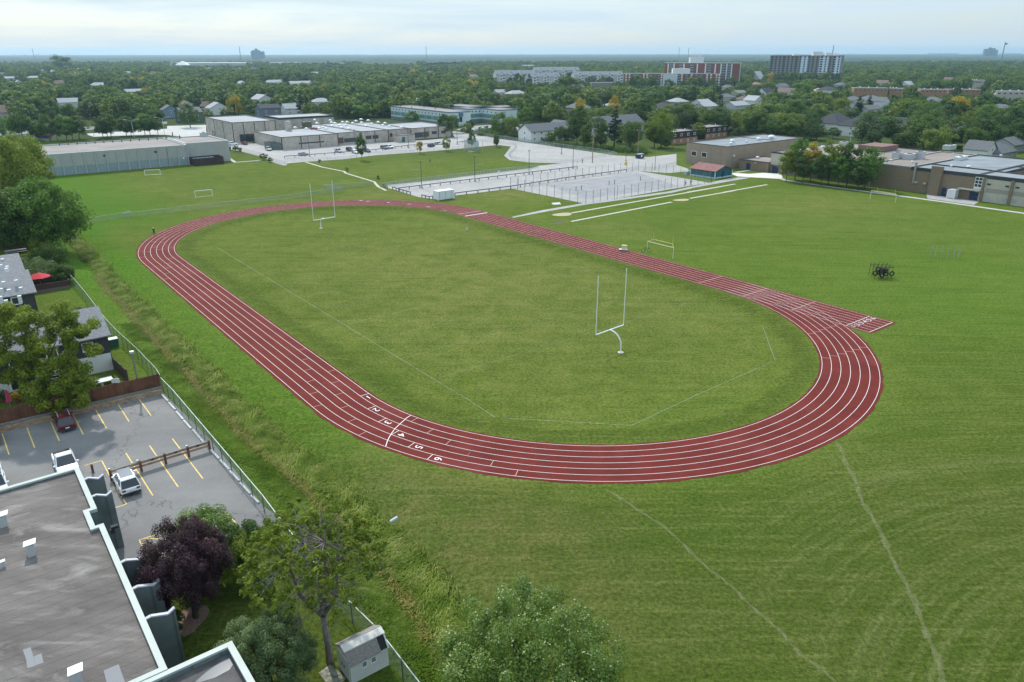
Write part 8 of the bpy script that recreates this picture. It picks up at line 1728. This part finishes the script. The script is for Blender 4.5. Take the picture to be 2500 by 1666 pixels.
for lab, q, col, rot, src in (
    ('white car parked side-on by the tall limestone gymnasium', V4(580, 620), 'white', GA - .15, tree_m), ('dark car half hidden behind the white one by the gymnasium', V4(480, 605), 'black', GA - .15, tree_m), ('small red car at the foot of the gymnasium wall', V4(765, 612), 'red', GB, ts),
    ('silver pickup-like car by the grey board screen at the school corner', V4(1150, 705), 'silver', -1.0, tree_m), ('white-roofed car beside the grey notice board', V4(2265, 735), 'silver', -.9, tree_m),
    ('dark car left of the white one beside the slender young tree', V5(75, 690), 'navy', -.9, tree_m), ('white car beside the slender young tree', V5(150, 720), 'white', -.9, ts), ('dark blue car partly behind the slender young tree', V5(300, 705), 'navy', -.9, ts),
    ('grey car of the pair in the middle of the school lot', V5(525, 665), 'grey', -.9, tree_m), ('white car of the pair in the middle of the school lot', V5(595, 655), 'white', -.9, tree_m), ('navy car beside the guard rail near the porch', V5(1140, 635), 'navy', GA + .5, tree_m), ('white car right of the navy one near the porch', V5(1245, 605), 'white', GA - .2, ts)):
    car(lab, q, col, rot, src)
for i, (x, y_, col) in enumerate(((1650, 445, 'black'), (1715, 440, 'white'), (1790, 412, 'navy'), (1830, 415, 'white'), (1865, 400, 'black'), (1905, 412, 'white'), (1980, 375, 'blue'), (2010, 385, 'navy'), (2045, 395, 'white'), (2165, 375, 'white'), (2235, 375, 'black'), (2305, 382, 'silver'), (2350, 385, 'white'))):
    car(col + ' car in the car park below the mint apartments, ' + 'first second third fourth fifth sixth seventh eighth ninth tenth eleventh twelfth thirteenth'.split()[i] + ' from the left', V5(x, y_), col, GA + .3 * (i % 3), ts if i % 2 else tree_m, group='cars in the mint apartment car park')
for i, (q, col, lab) in enumerate(((R2(845, 655), 'white', 'left white car parked behind the school roof'), (R2(880, 655), 'silver', 'right silver car parked behind the school roof'), (R1(325, 835), 'white', 'white car glimpsed through the tree row at the left'), (R1(1060, 800), 'black', 'black car on the road between the two double street lamps'), (R1(60, 845), 'silver', 'silver car by the left edge on the road'), (R3(1605, 925), 'white', 'white car at the end of the brown townhouse'))): car(lab, q, col, GA - .3, ts)
# playground glimpsed through the left tree row
P = G(R1(400, 870)); t_ = thing('playground_tower', 'orange and blue playground tower among the left trees', 'play structure', tuple(P)); MB().box((P.x, P.y, 1.4), (6, 4, 2.6), 0).build('deck', mat('orange_plastic', (.65, .20, .03), .5), t_); MB().box((P.x, P.y, 0), (5.6, 3.6, 1.4), 0).build('base', mat('blue_plastic', (.05, .06, .30), .5), t_)
for dx in (-3, 3): MB().tube([(P.x + dx, P.y, 0), (P.x + dx, P.y, 4.5)], .12, 6).build('post', MATS['orange_plastic'], t_)

# ------------------------------------------------------------------ people: one skinned body with clothes over it
def skin_mesh(name, pts, edges, radii, m_, root=0, sub=1):
    me_ = bpy.data.meshes.new(name); me_.from_pydata(pts, edges, []); o = bpy.data.objects.new(name, me_); C.objects.link(o)
    md = o.modifiers.new('s', 'SKIN'); 
    for i, r_ in enumerate(radii): me_.skin_vertices[0].data[i].radius = (r_, r_)
    me_.skin_vertices[0].data[root].use_root = True
    o.modifiers.new('u', 'SUBSURF').levels = sub
    dg = bpy.context.evaluated_depsgraph_get(); dg.update(); m2 = bpy.data.meshes.new_from_object(o.evaluated_get(dg)); bpy.data.objects.remove(o); m2.name = name; m2.materials.clear(); m2.materials.append(m_); return m2
M_SKIN = mat('skin', (.42, .26, .19), .6)
def person(label, P, rot, shirt, trousers, hat=None, hair=(.05, .03, .02), walk_=.25, arm=.1, z=0):
    t_ = thing('person', label, 'person')
    J = {'pel': (0, 0, .95), 'wai': (0, 0, 1.10), 'che': (0, 0, 1.35), 'nek': (0, 0, 1.48), 'hed': (0, .02, 1.60), 'top': (0, .01, 1.72)}
    for s_, k in ((-1, 'l'), (1, 'r')):
        J[k + 'sh'] = (s_ * .19, 0, 1.42); J[k + 'el'] = (s_ * .25, s_ * arm, 1.14); J[k + 'wr'] = (s_ * .24, s_ * arm * 1.6 + .06, .90); J[k + 'ha'] = (s_ * .24, s_ * arm * 1.7 + .09, .82)
        for q in range(4): J['%sf%d' % (k, q)] = (s_ * (.22 + .014 * q), s_ * arm * 1.7 + .10 + .005 * q, .745 - .008 * (q in (1, 2)))
        J[k + 'th'] = (s_ * .19, s_ * arm * 1.7 + .13, .80)
        J[k + 'hp'] = (s_ * .10, 0, .90); J[k + 'kn'] = (s_ * .11, s_ * walk_ * .5 + .03, .50); J[k + 'an'] = (s_ * .11, s_ * walk_, .09); J[k + 'to'] = (s_ * .12, s_ * walk_ + .17, .04)
    N_ = list(J); ix = {k: i for i, k in enumerate(N_)}; E = [('pel', 'wai'), ('wai', 'che'), ('che', 'nek'), ('nek', 'hed'), ('hed', 'top')]
    for k in 'lr': E += [('che', k + 'sh'), (k + 'sh', k + 'el'), (k + 'el', k + 'wr'), (k + 'wr', k + 'ha'), (k + 'ha', k + 'th'), ('pel', k + 'hp'), (k + 'hp', k + 'kn'), (k + 'kn', k + 'an'), (k + 'an', k + 'to')] + [(k + 'ha', '%sf%d' % (k, q)) for q in range(4)]
    rad = {'pel': .13, 'wai': .12, 'che': .14, 'nek': .055, 'hed': .095, 'top': .07, 'sh': .065, 'el': .045, 'wr': .03, 'ha': .035, 'th': .010, 'hp': .085, 'kn': .058, 'an': .04, 'to': .035}
    rr_ = [rad.get(k, rad.get(k[1:], .009)) for k in N_]
    obj('body', skin_mesh('body', [J[k] for k in N_], [(ix[a], ix[b_]) for a, b_ in E], rr_, M_SKIN), t_)
    S_ = ['pel', 'wai', 'che', 'lsh', 'rsh', 'lel', 'rel']; sx_ = {k: i for i, k in enumerate(S_)}
    obj('shirt', skin_mesh('shirt', [J[k] for k in S_], [(sx_[a], sx_[b_]) for a, b_ in (('pel', 'wai'), ('wai', 'che'), ('che', 'lsh'), ('che', 'rsh'), ('lsh', 'lel'), ('rsh', 'rel'))], [.15, .14, .16, .085, .085, .062, .062], mat(shirt[0], shirt[1], .9)), t_)
    S_ = ['pel', 'lhp', 'rhp', 'lkn', 'rkn', 'lan', 'ran']; sx_ = {k: i for i, k in enumerate(S_)}
    obj('trousers', skin_mesh('trousers', [J[k] for k in S_], [(sx_[a], sx_[b_]) for a, b_ in (('pel', 'lhp'), ('pel', 'rhp'), ('lhp', 'lkn'), ('rhp', 'rkn'), ('lkn', 'lan'), ('rkn', 'ran'))], [.145, .10, .10, .072, .072, .055, .055], mat(trousers[0], trousers[1], .9)), t_)
    MB().dome((0, -.01, 1.62), .115, .15, 10, 4).build('hat' if hat else 'hair', mat(*(hat or ('dark_hair', hair)), .9) if True else None, t_, smooth=True)
    t_.location = (P.x, P.y, z); t_.rotation_euler = (0, 0, rot); t_.scale = (1.04,) * 3; return t_
s_, o_ = tinv(G(K1(303, 490))); person('person in dark clothes and pale cap walking on the far left bend', G(K1(303, 488)), 2.6, ('navy_top', (.012, .018, .045)), ('black_trousers', (.012, .012, .014)), ('white_cap', (.70, .70, .68)), z=.03)
person('person in grey standing alone on the ball field', G(W1(882, 106)), .3, ('grey_top', (.22, .25, .27)), ('dark_trousers', (.04, .045, .05)), z=0)
person('person in a pale shirt on the court near the teal hut', G(W2(1961, 335)), 1.2, ('pale_top', (.36, .33, .30)), ('navy_shorts', (.015, .02, .04)), arm=.3); person('person in dark shirt on the court beside the hut corner', G(W2(2018, 330)), -1.0, ('black_top', (.03, .03, .035)), ('dark_trousers', (.04, .045, .05)), arm=.3)
person('person walking at the lot entrance left of the wooden pole', G(R3(815, 1100)), .8, ('olive_top', (.14, .15, .08)), ('dark_trousers', (.04, .045, .05)))
# ------------------------------------------------------------------ the summer haze over the suburb
hz = MB().box((0, 6300, -1.9), (26000, 14200, 92)).build('haze', bpy.data.materials.new('haze')); hm = hz.data.materials[0]; hm.use_nodes = True; t = hm.node_tree; t.nodes.clear()
v = t.nodes.new('ShaderNodeVolumePrincipled'); o = t.nodes.new('ShaderNodeOutputMaterial'); v.inputs['Color'].default_value = (.54, .81, 1, 1); v.inputs['Density'].default_value = .00008; v.inputs['Anisotropy'].default_value = .45
t.links.new(v.outputs[0], o.inputs['Volume']); tag(hz, 'thin blue summer haze over the suburb', 'haze', kind='stuff')
# the tree prototypes were only mesh sources
for tr_ in PROTO:
    def _rm(n_):
        for c_ in n_[1]: _rm(c_)
        bpy.data.objects.remove(n_[0], do_unlink=True)
    _rm(tr_)
